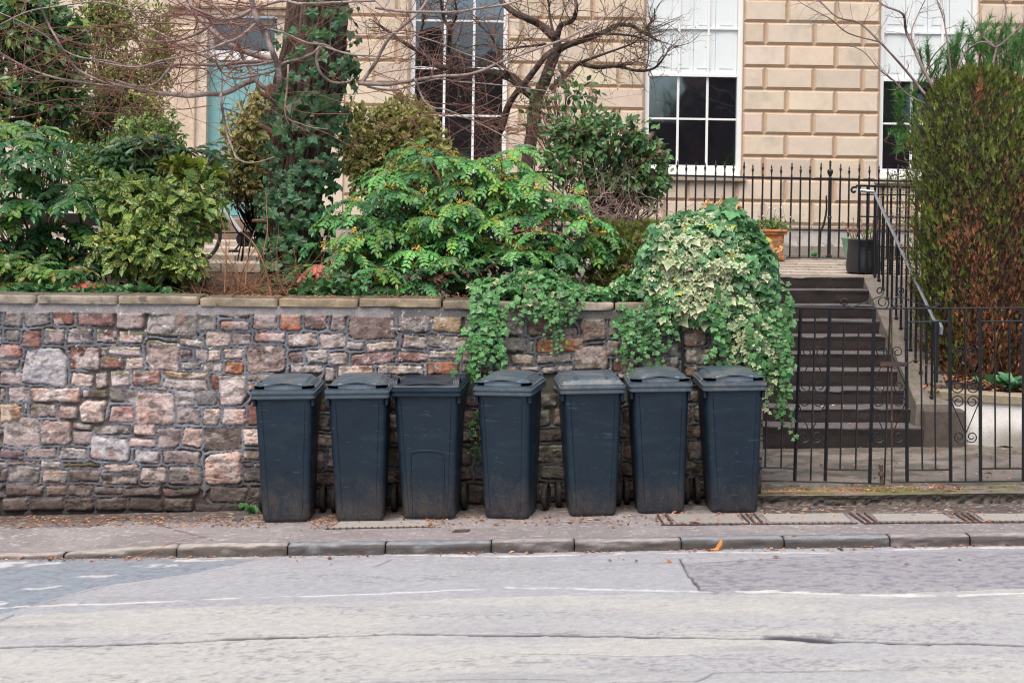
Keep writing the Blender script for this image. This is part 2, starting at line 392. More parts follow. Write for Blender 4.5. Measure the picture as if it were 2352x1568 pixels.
# front path (concrete slab with a broken, raised edge)
PZ = 0.085
def build_path():
    def zf(X, Y):
        return SX * X * .9 + PZ + 0.01 * (fbm(X * 1.5, Y * 1.5, 303, 4) - .5)
    xs = np.arange(1.80, 6.6, 0.02); ys = np.arange(10.46, 13.2, 0.03)
    X, Y = np.meshgrid(xs, ys)
    n1 = fbm(X * 2, Y * 2, 301, 5); n2 = fbm(X * 20, Y * 20, 305, 3)
    edge = 10.46 + 0.03 * (fbm(X * 3, 0 * X, 307, 3) - .5)
    Y2 = np.where(Y < 10.47, edge, np.maximum(Y, edge + .01))
    base = np.zeros(X.shape + (3,)); base[:] = (0.165, 0.145, 0.128)
    def mixc(c, m): base[:] = base * (1 - m[..., None]) + np.array(c) * m[..., None]
    mixc((0.23, 0.20, 0.175), sstep(.46, .60, n1) * .8); mixc((0.075, 0.068, 0.052), sstep(.46, .60, fbm(X * 5, Y * 8, 309, 5)) * .75)
    moss = sstep(10.95, 10.6, Y + .3 * (n1 - .5)) * sstep(10.44, 10.52, Y) * sstep(.35, .55, fbm(X * 4, Y * 8, 311, 4)); mixc((0.13, 0.14, 0.035), moss * .85)
    mixc((0.12, 0.10, 0.08), sstep(12.2, 12.45, Y) * .6)
    cr = seg_dist(X + .03 * n2, Y + .06 * n1, gpts([(2030, 1160), (2075, 1137), (2200, 1122), (2360, 1108)], PZ)); mixc((0.03, 0.028, 0.02), sstep(.016, .006, cr))
    base *= (0.8 + .4 * n2)[..., None]
    Z = zf(X, Y2) - .012 * sstep(.016, .006, cr) + .004 * (n2 - .5)
    V = [np.stack([X, Y2, Z], -1).reshape(-1, 3)]; f = [grid_faces(len(xs), len(ys))]; c = [base.reshape(-1, 3)]; n = len(V[0])
    # broken face: rubble showing
    zs = np.linspace(0, 1, 9); X3, T = np.meshgrid(xs, zs)
    e3 = 10.46 + 0.03 * (fbm(X3 * 3, 0 * X3, 307, 3) - .5)
    Z0 = SX * X3 - .02; Z1 = zf(X3, e3); rub = fbm(X3 * 34, T * 3.2, 321, 3)
    Y3 = e3 + .075 * np.sin(math.pi * T) * (rub - .15) ; Z3 = Z0 * (1 - T) + Z1 * T
    c3 = np.array((.15, .13, .11)) * np.clip(3.2 * (rub[..., None] - .28), .12, 2)
    c3 = np.where((T > .8)[..., None], np.array((.15, .135, .11)) * (.7 + .5 * rub[..., None]), c3)
    V.append(np.stack([X3, Y3, Z3], -1).reshape(-1, 3)); f.append(grid_faces(len(xs), len(zs)) + n); c.append(c3.reshape(-1, 3))
    m = mat('old_concrete', attr=True, rough=0.9, noise=(120, 0.3), bump=(150, 0.5, 0.005))
    kindof(mk_mesh('path', np.vstack(V), [np.vstack(f)], m, col=np.vstack(c), loc=(0, 0, 0)), 'structure')
build_path()

# wide ground under everything, garden soil, terrace
m = mat('soil', (0.045, 0.032, 0.022), 0.95, noise=(12, 0.5), bump=(30, 0.8, 0.03), stains=[(6, .5, .6, (0.10, 0.055, 0.03))])
M['soil'] = m
b = MB(); b.add([(-60, 11.1, -1.9), (60, 11.1, 1.5), (60, 200, 1.5), (-60, 200, -1.9)], [(0, 1, 2, 3)])
kindof(b.build('ground', m, loc=(0, 0, 0)), 'structure')
def bed(name, x0, x1, y0, y1, z0, z1, seed):
    xs = np.linspace(x0, x1, 70); ys = np.linspace(y0, y1, 40); X, Y = np.meshgrid(xs, ys)
    Z = z0 + (z1 - z0) * (Y - y0) / (y1 - y0) + .05 * (fbm(X * 4, Y * 4, seed, 4) - .5)
    kindof(mk_mesh(name, np.stack([X, Y, Z], -1).reshape(-1, 3), [grid_faces(70, 40)], M['soil'], loc=(0, 0, 0)), 'structure')
bed('garden_soil', -7.5, 1.75, 10.95, 15.0, 1.44, 1.50, 5)

def build_terrace():
    b = MB(); rng = random.Random(8)
    y = 15.30
    while y < 17.55:                                  # flagstones in long rows
        h = rng.uniform(.30, .42) if y > 15.4 else .30
        y1 = min(y + h, 17.62); x = -1.4 + rng.uniform(-.3, 0)
        while x < 6.4:
            w = rng.uniform(.5, 1.1); z = 1.552 + (y - 15) * .052
            t = rng.uniform(.82, 1.12); c = np.array((.40, .345, .295)) * t
            b.bbox(x + .005, x + w - .005, y + .005, y1 - .005, z - .10, z + rng.uniform(0, .006), .006, c)
            x += w
        y = y1
    b.box(-1.6, 6.6, 15.02, 17.6, -.1, 1.50, (.12, .10, .09))
    b.box(-1.6, 6.6, 17.60, 17.70, 1.2, 1.70, (.20, .18, .16))
    m = mat('flagstone', attr=True, rough=.85, noise=(14, .22), bump=(60, .4, .005), stains=[(3, .55, .7, (.22, .19, .15)), (9, .66, .72, (.12, .13, .05))])
    kindof(b.build('terrace', m, useCol=True, loc=(0, 0, 0)), 'structure')
    b = MB()                                          # neighbour's paved yard, seen between the shrubs
    x = -7.5
    while x < -1.7:
        w = rng.uniform(.6, 1.0); c = np.array((.44, .38, .31)) * rng.uniform(.85, 1.1)
        for y in (15.02, 15.8, 16.6, 17.4): b.bbox(x + .005, x + w - .005, y + .005, y + .795, 1.50, 1.60 + (y - 15) * .07, .006, c)
        x += w
    b.box(-7.5, -1.65, 15.05, 18.9, .5, 1.49, (.05, .042, .038))
    kindof(b.build('front_yard', m, useCol=True, loc=(0, 0, 0)), 'structure')
build_terrace()
# ------------------------------------------------------------------ stone steps with their side wall
def riser_z(i):
    vs = [0, 978, 935, 893, 849, 810, 770, 735, 700, 665, 635]
    return P(1900, vs[i], 12.49 + (i - 1) * .28).z
def build_steps():
    t = thing('stone_steps', 'flight of ten dark worn stone steps rising from the path behind the iron gates', 'steps', (2.8, 12.49, .16))
    ms = mat('dark_step_stone', attr=True, rough=0.8, noise=(40, 0.35), bump=(70, 0.5, 0.006), stains=[(140, .70, .73, (.22, .15, .10))])
    xr = [0, 2124, 2107, 2080, 2072, 2060, 2046, 2036, 2005, 1995, 1985]
    zs = [.12] + [riser_z(i) for i in range(1, 11)]
    for i in range(1, 11):
        Y0 = 12.49 + (i - 1) * .28
        x0 = 1.80; x1 = P(xr[i], 900 - 27 * i, Y0).x; z1 = zs[i]; z0 = zs[i - 1] - .03
        nx = 90; xs = np.linspace(x0, x1, nx)
        dep = .32
        prof = [(0.004, 0.0, 0), (0.0, .35, 0), (0.0, .7, 0), (-.004, .88, 0), (-.006, .96, 0), (.004, 1.0, 0), (.022, 1.002, 1), (.14, .998, 1), (dep, .995, 1)]
        Yp = Y0 + np.array([p[0] for p in prof])[:, None] + 0 * xs[None]
        Z = z0 + (z1 - z0) * np.array([p[1] for p in prof])[:, None] + 0 * xs[None]
        X = xs[None] + 0 * Yp
        nn = fbm(X * 5 + i * 9, Z * 9, 401 + i, 5) - .5
        Yp = Yp + .022 * nn; Z = Z + .008 * (fbm(X * 5, 0 * X, 431 + i, 4) - .5) * (np.arange(9) > 2)[:, None]; nose = (np.array([0, 0, 0, .4, 1, 1, .8, 0, 0]))[:, None]
        chip = sstep(.60, .80, fbm(X * 4 + i, 0 * X, 411 + i, 4)); Z = Z - .012 * chip * nose
        wear = .012 * np.exp(-((X - 2.7) / .45) ** 2) * (np.arange(9) > 3)[:, None]; Z = Z - wear
        if i == 10:
            Z = Z + 0.0
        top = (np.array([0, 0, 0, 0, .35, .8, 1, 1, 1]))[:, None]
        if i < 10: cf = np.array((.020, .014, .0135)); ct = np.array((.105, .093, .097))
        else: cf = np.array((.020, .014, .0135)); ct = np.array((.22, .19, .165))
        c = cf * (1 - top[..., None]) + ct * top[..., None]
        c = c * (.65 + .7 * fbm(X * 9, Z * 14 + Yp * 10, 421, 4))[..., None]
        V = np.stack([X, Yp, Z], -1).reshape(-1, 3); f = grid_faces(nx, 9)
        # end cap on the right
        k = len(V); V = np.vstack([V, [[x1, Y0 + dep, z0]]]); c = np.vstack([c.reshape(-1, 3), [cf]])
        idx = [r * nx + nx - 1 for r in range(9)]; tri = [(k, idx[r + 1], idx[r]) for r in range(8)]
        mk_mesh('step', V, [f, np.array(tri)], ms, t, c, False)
    # sloping side wall (string)
    mc = mat('string_concrete', (0.17, 0.148, 0.128), .9, noise=(18, .3), bump=(60, .5, .006), stains=[(5, .5, .65, (.11, .10, .07)), (7, .62, .68, (.10, .11, .04)), (90, .66, .7, (.4, .37, .33))])
    n = 26; ys = np.linspace(12.58, 15.02, n); V = []; q = []
    zt = lambda Y: np.interp(Y, [12.5, 15.02], [P(2125, 935, 12.6).z, 1.552])
    for k, Y in enumerate(ys):
        xl = np.interp(Y, [12.5, 15.02], [3.60, P(1985, 640, 15).x]) ; xr_ = xl + np.interp(Y, [12.5, 15.02], [.33, .44])
        z = float(zt(Y)) + .012 * (vnoise(Y * 6, 0, 5) - .5)
        V += [(xl - .02, Y, z - .45), (xl, Y, z - .01), (xl + .01, Y, z), (xr_ - .01, Y, z), (xr_, Y, z - .01), (xr_, Y, z - .7)]
        if k:
            for j in range(5): q.append((6 * (k - 1) + j, 6 * (k - 1) + j + 1, 6 * k + j + 1, 6 * k + j))
    V = np.array(V); b = MB().add(V, q); b.add(V[:6], None, [(0, 2, 1), (0, 3, 2), (0, 4, 3), (0, 5, 4)])
    b.build('side_wall', mc, t); b = MB()
    # end block
    x0 = P(2122, 1000, 12.47).x; x1 = P(2187, 1000, 12.47).x
    z1 = P(2150, 942, 12.47).z
    b.bbox(x0, x1 + .12, 12.46, 12.95, .10, z1, .012)
    b.build('end_block', mat('dark_concrete', (.085, .070, .058), .92, noise=(16, .35), bump=(60, .5, .006), stains=[(90, .68, .72, (.25, .22, .19))]), t)
    return t
build_steps()

# ------------------------------------------------------------------ the house front
BY = 19.0
def bz(k): return P(2000, 55 + 51.55 * k, BY).z          # horizontal joints, numbered downward from the photo's top
def build_house():
    t = thing('town_house', 'cream stone town house front with grooved ashlar blocks, sash windows and a teal door', 'house', (0, BY, 0))
    rng = random.Random(11)
    mst = mat('bath_stone', attr=True, rough=.85, noise=(5, .10), bump=(40, .25, .004), stains=[(2.2, .52, .75, (.48, .42, .35)), (16, .64, .72, (.42, .35, .27))])
    b = MB()
    cb = np.array((.655, .56, .45)); joint = np.array((.50, .365, .25))
    U = lambda u, v=300: P(u, v, BY).x
    wins = [(U(941, 200), U(1165, 200), 'a'), (U(1482, 200), U(1706, 200), 'b'), (U(2021, 250), U(2246, 250), 'c')]
    xd0, xd1 = U(474, 200), U(634, 200)               # door opening
    zsill = P(1590, 403, BY).z
    # rows
    zt = 7.1; rows = []
    k0 = -8
    for k in range(k0, 9): rows.append((bz(k + 1), bz(k), k))
    rust_x0 = U(790, 200)
    def block(x0, x1, z0, z1, col, y=BY, d=.032, e=.038):
        if x1 - x0 < .06: return
        V = [(x0, y + d, z0), (x1, y + d, z0), (x1, y + d, z1), (x0, y + d, z1),
             (x0 + e, y, z0 + e), (x1 - e, y, z0 + e), (x1 - e, y, z1 - e * .8), (x0 + e, y, z1 - e * .8)]
        # bevel faces need joint colour: duplicate
        o = [joint * .9 + .1 * cb] * 4
        b.add(V, [(0, 1, 5, 4), (1, 2, 6, 5), (2, 3, 7, 6), (3, 0, 4, 7)], col=np.array([joint] * 4 + [joint * .6 + col * .4] * 4))
        b.add(V[4:], [(0, 1, 2, 3)], col=col)
    L = .652
    for (z0, z1, k) in rows:
        off = U(1757, 200) if k % 2 == 0 else U(1807, 200)
        ops = []
        for (a, c, n_) in wins:
            if z1 > zsill + .02: ops.append((a, c))
        segs = []; x = rust_x0
        for a, c in ops: segs.append((x, a)); x = c
        segs.append((x, 9.5))
        for (a, c) in segs:
            j = [off + L * i for i in range(-30, 30)]
            xs = [a] + [q_ for q_ in j if a + .16 < q_ < c - .16] + [c]
            for p_, q_ in zip(xs[:-1], xs[1:]):
                tn = rng.uniform(.88, 1.07); cc = cb * tn * np.array((1, rng.uniform(.97, 1.02), rng.uniform(.93, 1.03)))
                block(p_, q_, z0, z1, cc)
    # smooth ashlar left part
    for (z0, z1, k) in rows:
        x = -9.5
        while x < rust_x0 - .01:
            w = rng.uniform(.7, 1.1); x2 = min(x + w, rust_x0)
            if rust_x0 - x2 < .2: x2 = rust_x0
            segs = [(x, x2)]
            if z0 < 4.65 :
                segs = [(max(a, lo), min(c, hi)) for a, c in segs for lo, hi in ((-99, xd0), (xd1, 99)) if min(c, hi) - max(a, lo) > .01]
            for a, c in segs:
                cc = cb * rng.uniform(.96, 1.04) * np.array((1.02, 1.02, 1.04))
                b.add([(a, BY + .01, z0), (c, BY + .01, z0), (c, BY + .01, z1), (a, BY + .01, z1)], [(0, 1, 2, 3)], col=cc)
            x = x2
    # backing, reveals
    def backing(x0, x1, z0, z1): b.add([(x0, BY + .033, z0), (x1, BY + .033, z0), (x1, BY + .033, z1), (x0, BY + .033, z1)], [(0, 1, 2, 3)], col=joint)
    zb = P(1900, 520, BY).z
    x = rust_x0
    for a, c, n_ in wins: backing(x, a, zb, zt); backing(a, c, zb, zsill); x = c
    backing(x, 9.5, zb, zt)
    def reveal(x0, x1, z0, z1, d=.16):
        c = cb * .98
        for xx in (x0, x1): b.add([(xx, BY + .01, z0), (xx, BY + d, z0), (xx, BY + d, z1), (xx, BY + .01, z1)], [(0, 1, 2, 3)], col=c)
        b.add([(x0, BY + .01, z0), (x1, BY + .01, z0), (x1, BY + d, z0), (x0, BY + d, z0)], [(0, 1, 2, 3)], col=c)
        b.add([(x0, BY + .01, z1), (x1, BY + .01, z1), (x1, BY + d, z1), (x0, BY + d, z1)], [(0, 1, 2, 3)], col=c)
    for a, c, n_ in wins: reveal(a, c, zsill, 6.2)
    reveal(xd0, xd1, 1.6, 4.65, .25)
    # roof line: cornice far above the frame
    b.box(-9.5, 9.5, BY - .15, BY + .3, zt, zt + .35, cb)
    b.box(-9.5, -9.3, BY + .04, 27, -.5, zt, cb); b.box(9.3, 9.5, BY + .04, 27, -.5, zt, cb); b.box(-9.5, 9.5, BY + .04, 27, zt, zt + .1, (.1, .1, .11))
    for a, c, n_ in wins: b.box(a, c, BY + .02, BY + .2, 6.2, zt, cb)
    b.build('wall', mst, t, useCol=True)
    # plinth: dirty ledge, pale band, dark foot
    zl = zb; mp = mat('plinth_stone', attr=True, rough=.9, noise=(9, .2), bump=(30, .4, .006), stains=[(3.5, .45, .62, (.13, .115, .10), 1.95, 2.1), (6, .50, .66, (.14, .12, .10), 2.0, 1.75)])
    b = MB()
    z_p2 = P(1900, 566, BY).z
    x = -1.2
    while x < 9.2:
        w = 1.3; b.bbox(x + .002, x + w - .002, BY - .05, BY + .2, zl - .05, zl, .012, (.36, .31, .26)); x += w
    b.box(-1.2, 9.4, BY - .022, BY + .2, z_p2, zl - .052, (.56, .53, .50))
    b.box(-1.2, 9.4, BY - .06, BY + .2, 0, z_p2 - .002, (.30, .265, .23))
    b.box(-9.4, -1.202, BY - .03, BY + .2, 0, 1.9, (.45, .40, .34))
    b.build('plinth', mp, t, useCol=True)
    # window sills (stone, weathered underneath)
    msl = mat('sill_stone', (.36, .31, .26), .9, noise=(14, .35), bump=(40, .4, .006))
    for a, c, n_ in wins:
        bb = MB(); bb.bbox(a - .06, c + .06, BY - .07, BY + .1, zsill - .075, zsill - .004, .01); bb.build('sill', msl, t)
    # sash windows
    glass = mat('window_glass', (.006, .007, .009), .03, spec=1.0)
    n = glass.node_tree.nodes['Principled BSDF']; n.inputs['Specular Tint'].default_value = (.62, .84, 1.0, 1); n.inputs['IOR'].default_value = 2.45  # blue of the reflected sky put into the tint, its brightness into the IOR
    bumpn = glass.node_tree.nodes.new('ShaderNodeTexNoise'); bumpn.inputs['Scale'].default_value = 1.6
    gg = glass.node_tree.nodes.new('ShaderNodeNewGeometry'); glass.node_tree.links.new(gg.outputs['Position'], bumpn.inputs['Vector'])
    bp = glass.node_tree.nodes.new('ShaderNodeBump'); bp.inputs['Strength'].default_value = .12; bp.inputs['Distance'].default_value = .02
    glass.node_tree.links.new(bumpn.outputs[0], bp.inputs['Height']); glass.node_tree.links.new(bp.outputs[0], n.inputs['Normal'])
    M['glass'] = glass
    WD = 'window'
    def window(a, c, n_, vb, vmeet, vbars_low, vbars_up, upper_white):
        um = (a + c) / 2
        zz = lambda v: P(1176 + um * F / BY, v, BY).z
        # pane (part) with frame below it
        z0 = zsill; zm = zz(vmeet)
        w = MB(); y = BY + .10; fw = .062
        # outer box frame
        w.box(a, a + fw, y - .03, y + .05, z0, 6.2); w.box(c - fw, c, y - .03, y + .05, z0, 6.2)
        w.box(a + fw + .001, c - fw - .001, y - .028, y + .05, z0, zz(vb)); w.box(a + .01, c - .01, y - .05, y - .029, z0 + .002, z0 + .09)
        w.box(a + fw + .001, c - fw - .001, y - .02, y + .045, zm - .016, zm + .02)
        xi0, xi1 = a + fw, c - fw
        def bars(zlo, zhi, zs, yy):
            for i in (1, 2):
                x = xi0 + (xi1 - xi0) * i / 3; w.box(x - .016, x + .016, yy, yy + .025, zlo, zhi)
            for z in zs:
                for i in range(3):
                    x0_ = xi0 + (xi1 - xi0) * i / 3 + (.017 if i else .001); x1_ = xi0 + (xi1 - xi0) * (i + 1) / 3 - (.017 if i < 2 else .001)
                    w.box(x0_, x1_, yy + .001, yy + .024, z - .013, z + .013)
        bars(zz(vb) + .001, zm - .017, [zz(v) for v in vbars_low], y + .02)
        bars(zm + .021, 6.18, [zz(v) for v in vbars_up], y - .005)
        fr = w.build('window', M['white'], t)
        pn = MB(); pn.add([(xi0, y + .032, z0 + .05), (xi1, y + .032, z0 + .05), (xi1, y + .032, zm), (xi0, y + .032, zm)], [(0, 1, 2, 3)])
        pn.build('lower_pane', glass, fr)
        if upper_white:
            s = MB()
            ww = (xi1 - xi0) / 4
            for i in range(4):
                x0_ = xi0 + ww * i
                s.box(x0_ + .003, x0_ + ww - .003, y + .03, y + .05, zm - .01, 6.18)
                for (p0, p1) in ((zm + .1, zz(66) - .04), (zz(55), zz(-60)), (zz(-80), zz(-200))):
                    s.box(x0_ + .055, x0_ + ww - .055, y + .022, y + .0299, p0, p1)
            s.build('shutter', M['shutter'], fr)
        else:
            pn = MB(); pn.add([(xi0, y + .012, zm), (xi1, y + .012, zm), (xi1, y + .012, 6.18), (xi0, y + .012, 6.18)], [(0, 1, 2, 3)])
            pn.build('upper_pane', glass, fr)
    window(*wins[0], 372, 156, [264], [46, -60], False)
    window(*wins[1], 379, 172, [272], [63, -45], True)
    window(*wins[2], 389, 184, [284], [74, -35], True)
    # door with fanlight, white transom, stone lintel and threshold
    zz = lambda v: P(555, v, BY).z
    y = BY + .16
    d = MB(); zd0, zd1 = zz(500), zz(137)
    d.box(xd0, xd1, y, y + .05, zd0, zd1)
    for (pa, pb) in (((xd0 + .13, (xd0 + xd1) / 2 - .05)), (((xd0 + xd1) / 2 + .05, xd1 - .13))):
        for (va, vb_) in ((495, 380), (370, 268), (249, 150)):
            za, zb_ = zz(va), zz(vb_)
            fr_ = .035
            d.box(pa, pb, y - .012, y - .001, za, za + fr_); d.box(pa, pb, y - .012, y - .001, zb_ - fr_, zb_)
            d.box(pa, pa + fr_, y - .0115, y - .0005, za + fr_ + .001, zb_ - fr_ - .001); d.box(pb - fr_, pb, y - .0115, y - .0005, za + fr_ + .001, zb_ - fr_ - .001)
            d.box(pa + fr_ + .04, pb - fr_ - .04, y - .008, y - .0002, za + fr_ + .04, zb_ - fr_ - .04)
    dr = d.build('door', M['teal'], t)
    h = MB(); h.lathe([(0, 0), (.03, .0), (.03, .01), (0, .012)], 0, 0, 12); hv = np.vstack(h.V)
    hv = np.stack([hv[:, 0] + (xd0 + xd1) / 2, y - .002 - hv[:, 2], hv[:, 1] + zz(330)], -1)
    MB().add(hv, np.vstack(h.q)).build('door_knob', mat('brass', (.35, .25, .1), .35, metal=1), dr)
    f = MB(); f.box(xd0, xd1, y - .04, y + .05, zd1 + .002, zz(115)); f.box(xd0, xd0 + .05, y - .03, y + .05, zz(115) + .001, 4.65); f.box(xd1 - .05, xd1, y - .03, y + .05, zz(115) + .001, 4.65)
    f.box(xd0 + .051, xd1 - .051, y - .03, y + .05, zz(40), 4.64)
    f.build('door_frame', M['white'], t)
    g = MB(); g.add([(xd0, y + .02, zz(115)), (xd1, y + .02, zz(115)), (xd1, y + .02, zz(38)), (xd0, y + .02, zz(38))], [(0, 1, 2, 3)]); g.build('fanlight', glass, t)
    s = MB(); s.bbox(xd0 - .25, xd1 + .25, BY - .42, BY + .2, 1.6, zz(500) - .004, .015); s.build('threshold', mat('brown_stone', (.24, .17, .125), .85, noise=(8, .2)), t)
    s = MB(); s.bbox(xd0 - .55, xd1 + .55, BY - .12, BY + .02, zz(22), zz(2), .02); s.bbox(xd0 - .50, xd1 + .50, BY - .06, BY + .02, zz(36), zz(22) - .003, .01)
    for xx in (xd0 - .42, xd1 + .14): s.bbox(xx, xx + .28, BY - .05, BY + .02, 1.62, zz(36) - .003, .01); s.bbox(xx - .02, xx + .30, BY - .10, BY + .015, zz(112), zz(66), .03)
    s.build('door_surround', mat('carved_stone', (.60, .49, .38), .85, noise=(7, .2), stains=[(7, .52, .64, (.25, .13, .07), 3.9, 4.3)]), t)
    # no rooms behind: the panes' near-black colour stands for unlit interiors
    return t
build_house()
# ------------------------------------------------------------------ rubble boundary wall
# stones read off the photograph: x0 y0 x1 y1 tone, in three tiled surveys
ST_L = """0 225 12 350 g|35 228 155 355 g|165 230 350 352 g|372 235 518 352 r|545 228 788 362 R|808 240 1008 380 p|1030 245 1385 432 g|1390 252 1505 385 g|1530 250 1745 292 d|1532 315 1740 380 p|1770 260 1935 378 p|
0 372 12 455 p|38 378 130 455 g|158 382 295 495 r|315 375 445 487 v|470 375 648 488 v|672 392 805 478 e|828 398 1005 475 c|1255 448 1415 495 c|1437 392 1605 493 c|1620 402 1748 490 p|1780 400 1990 468 k|
0 478 145 570 R|168 510 470 762 G|492 510 692 655 r|700 505 745 568 g|765 498 990 565 c|1020 465 1248 662 p|1255 512 1340 582 u|1360 508 1445 592 c|1452 512 1537 590 c|1562 512 1695 582 k|1720 490 1995 680 p|
0 588 132 655 p|702 574 880 655 e|888 578 1002 658 c|1262 602 1400 655 g|1425 605 1555 675 c|1578 605 1700 682 o|
0 675 165 765 p|498 682 648 765 c|668 682 750 778 c|778 672 912 778 c|930 665 1115 770 R|1138 672 1452 716 y|1138 725 1448 795 c|1470 695 1522 798 r|1528 698 1722 902 c|1730 695 1900 740 g|
0 790 32 872 p|62 782 212 882 c|230 785 560 882 c|585 788 625 840 c|640 795 745 850 m|762 792 985 890 g|945 820 1222 1045 k|1000 778 1168 803 g|1225 802 1360 905 G|1372 808 1505 905 g|1735 752 1800 800 c|
0 895 155 1030 y|172 902 192 962 c|215 900 390 988 p|412 905 540 995 p|560 868 730 1025 c|762 915 935 1028 R|1238 920 1395 1035 p|1415 925 1528 1038 c|1550 925 1715 1045 c|1730 875 1900 1045 r|
0 1035 45 1075 g|18 990 278 1195 c|288 1015 495 1188 p|510 1032 645 1075 g|508 1090 650 1185 p|662 1050 912 1105 g|930 1040 1090 1110 k|1100 1065 1260 1205 p|1275 1060 1412 1188 k|1430 1062 1688 1215 q|1702 1068 1850 1190 c|
0 1215 172 1280 u|190 1208 390 1280 p|412 1208 605 1285 G|632 1125 898 1290 G|900 1135 1085 1192 k|930 1215 1110 1305 G|1140 1220 1398 1310 p|1425 1235 1680 1455 k|1690 1230 1900 1290 q|
0 1305 48 1345 p|60 1300 250 1320 k|52 1330 275 1450 g|282 1300 425 1345 c|445 1310 702 1338 m|722 1315 965 1370 k|985 1335 1150 1450 c|1172 1330 1405 1455 g|1690 1310 1760 1340 d|1770 1310 1850 1340 d|1700 1355 1900 1440 g|
0 1360 50 1435 d|298 1360 470 1450 c|488 1355 700 1440 q|712 1390 962 1455 q|40 1465 305 1540 q|325 1470 470 1540 c|490 1465 655 1540 q|665 1475 860 1530 q|870 1480 1120 1540 q|1140 1480 1390 1530 q|1460 1470 1720 1580 q|1730 1480 1900 1568 q|
20 1552 195 1645 q|212 1552 450 1640 q|470 1552 660 1640 q|680 1552 890 1640 q|905 1552 1130 1640 q|1145 1545 1350 1640 q|1365 1590 1540 1650 q|1560 1590 1720 1650 q|1740 1580 1900 1650 q"""
ST_M = """440 192 603 338 o|632 195 803 335 p|835 200 955 340 e|975 210 1338 410 b|1360 212 1605 355 g|1630 215 1848 355 y|1870 220 1960 360 g|1975 235 2160 370 g|2180 215 2342 375 g|
502 362 720 458 c|748 360 945 470 c|955 428 1095 480 c|1115 430 1350 497 c|1395 380 1575 485 p|1592 382 1892 478 g|1920 425 2120 480 q|
512 500 610 585 R|635 482 805 592 g|822 500 965 600 p|995 508 1330 598 R|1355 510 1590 590 R|1600 498 1835 558 c|1862 505 2100 600 p|
518 605 757 670 c|782 625 858 740 c|890 605 1165 700 c|1200 612 1548 680 c|1580 580 1838 685 o|1865 605 2100 675 q|1190 692 1330 740 r|0 0 0 0 g"""
ST_N = """580 215 718 345 g|745 210 960 342 b|1000 290 1095 350 p|1128 215 1305 390 g|1330 220 1385 355 p|1400 220 1600 355 g|1630 210 1835 355 g|1870 290 2050 425 b|2070 300 2352 430 g|1870 200 2352 280 g|
540 362 738 462 g|758 385 780 458 k|810 365 1145 472 o|1320 388 1410 500 p|1425 370 1585 480 q|1605 380 1835 480 g|1880 445 2130 560 g|2145 445 2352 560 g|
540 480 612 552 p|630 482 780 555 c|805 490 1062 552 p|1085 430 1330 605 k|1370 515 1550 610 r|1570 495 1825 580 p|515 570 662 615 p|690 572 818 612 c|845 575 1068 625 c|1880 575 2050 650 b|1400 625 1480 660 c"""
TONES = {'g': (.235, .215, .20), 'G': (.40, .38, .385), 'r': (.24, .105, .085), 'R': (.36, .205, .185), 'p': (.335, .262, .245), 'v': (.36, .30, .30), 'd': (.13, .09, .085),
         'e': (.16, .085, .08), 'c': (.52, .425, .385), 'k': (.48, .36, .32), 'u': (.19, .14, .155), 'o': (.42, .165, .09), 'y': (.44, .31, .19), 'm': (.11, .085, .05), 'q': (.185, .14, .12), 'b': (.29, .195, .16)}
stones = []                                         # x0, x1, z0, z1, colour, traced
def addst(x0, y0, x1, y1, tn, f):
    if x1 <= x0: return
    a = PW(*f(x0, y1)); c = PW(*f(x1, y0)); e = PW(*f(x0, y0)); g = PW(*f(x1, y1))
    stones.append([(a.x + e.x) / 2, (c.x + g.x) / 2, (a.z + g.z) / 2, (c.z + e.z) / 2, TONES[tn]])
for txt, f in ((ST_L, lambda x, y: (x / 3.0345, y / 3.0345 + 631.6)), (ST_M, lambda x, y: ((x / 1.96 + 900) / 1.7415, (y / 1.96 + 1150) / 1.7415)),
               (ST_N, lambda x, y: ((x / 1.809 + 1700) / 1.7415, (y / 1.809 + 1150) / 1.7415))):
    for r in txt.replace('\n', '').split('|'):
        if r.strip():
            p = r.split(); addst(*[float(q) for q in p[:4]], p[4], f)
rs = random.Random(21)
def clash(x0, x1, z0, z1):
    return any(min(x1, s[1]) - max(x0, s[0]) > -.012 and min(z1, s[3]) - max(z0, s[2]) > -.012 for s in stones)
z = 0.82                                            # courses behind the bins, and the unseen left end
while z > -.25:
    h = rs.uniform(.10, .17); x = -2.0 + rs.uniform(-.1, .1)
    while x < 1.95:
        w = rs.uniform(.14, .38); zz_ = z + .03 * x
        bx = [x, x + w - .03, zz_ - h + .028, zz_]
        for _ in range(14):
            if not clash(*bx): break
            bx[0] += .012; bx[3] -= .004
        if not clash(*bx) and bx[1] - bx[0] > .05 and bx[3] - bx[2] > .04:
            stones.append(bx + [TONES[rs.choice('qqqgpgcbqepd')]])
        x += w
    z -= h
z = 1.42
while z > -.3:
    h = rs.uniform(.10, .2); x = -5.6
    while x < -3.85:
        w = rs.uniform(.15, .4); x1 = min(x + w - .03, -3.80); zz_ = z + .02 * x
        if not clash(x, x1, zz_ - h + .028, zz_) and x1 - x > .06: stones.append([x, x1, zz_ - h + .028, zz_, TONES[rs.choice('gpcrkGqp')]])
        x += w
    z -= h

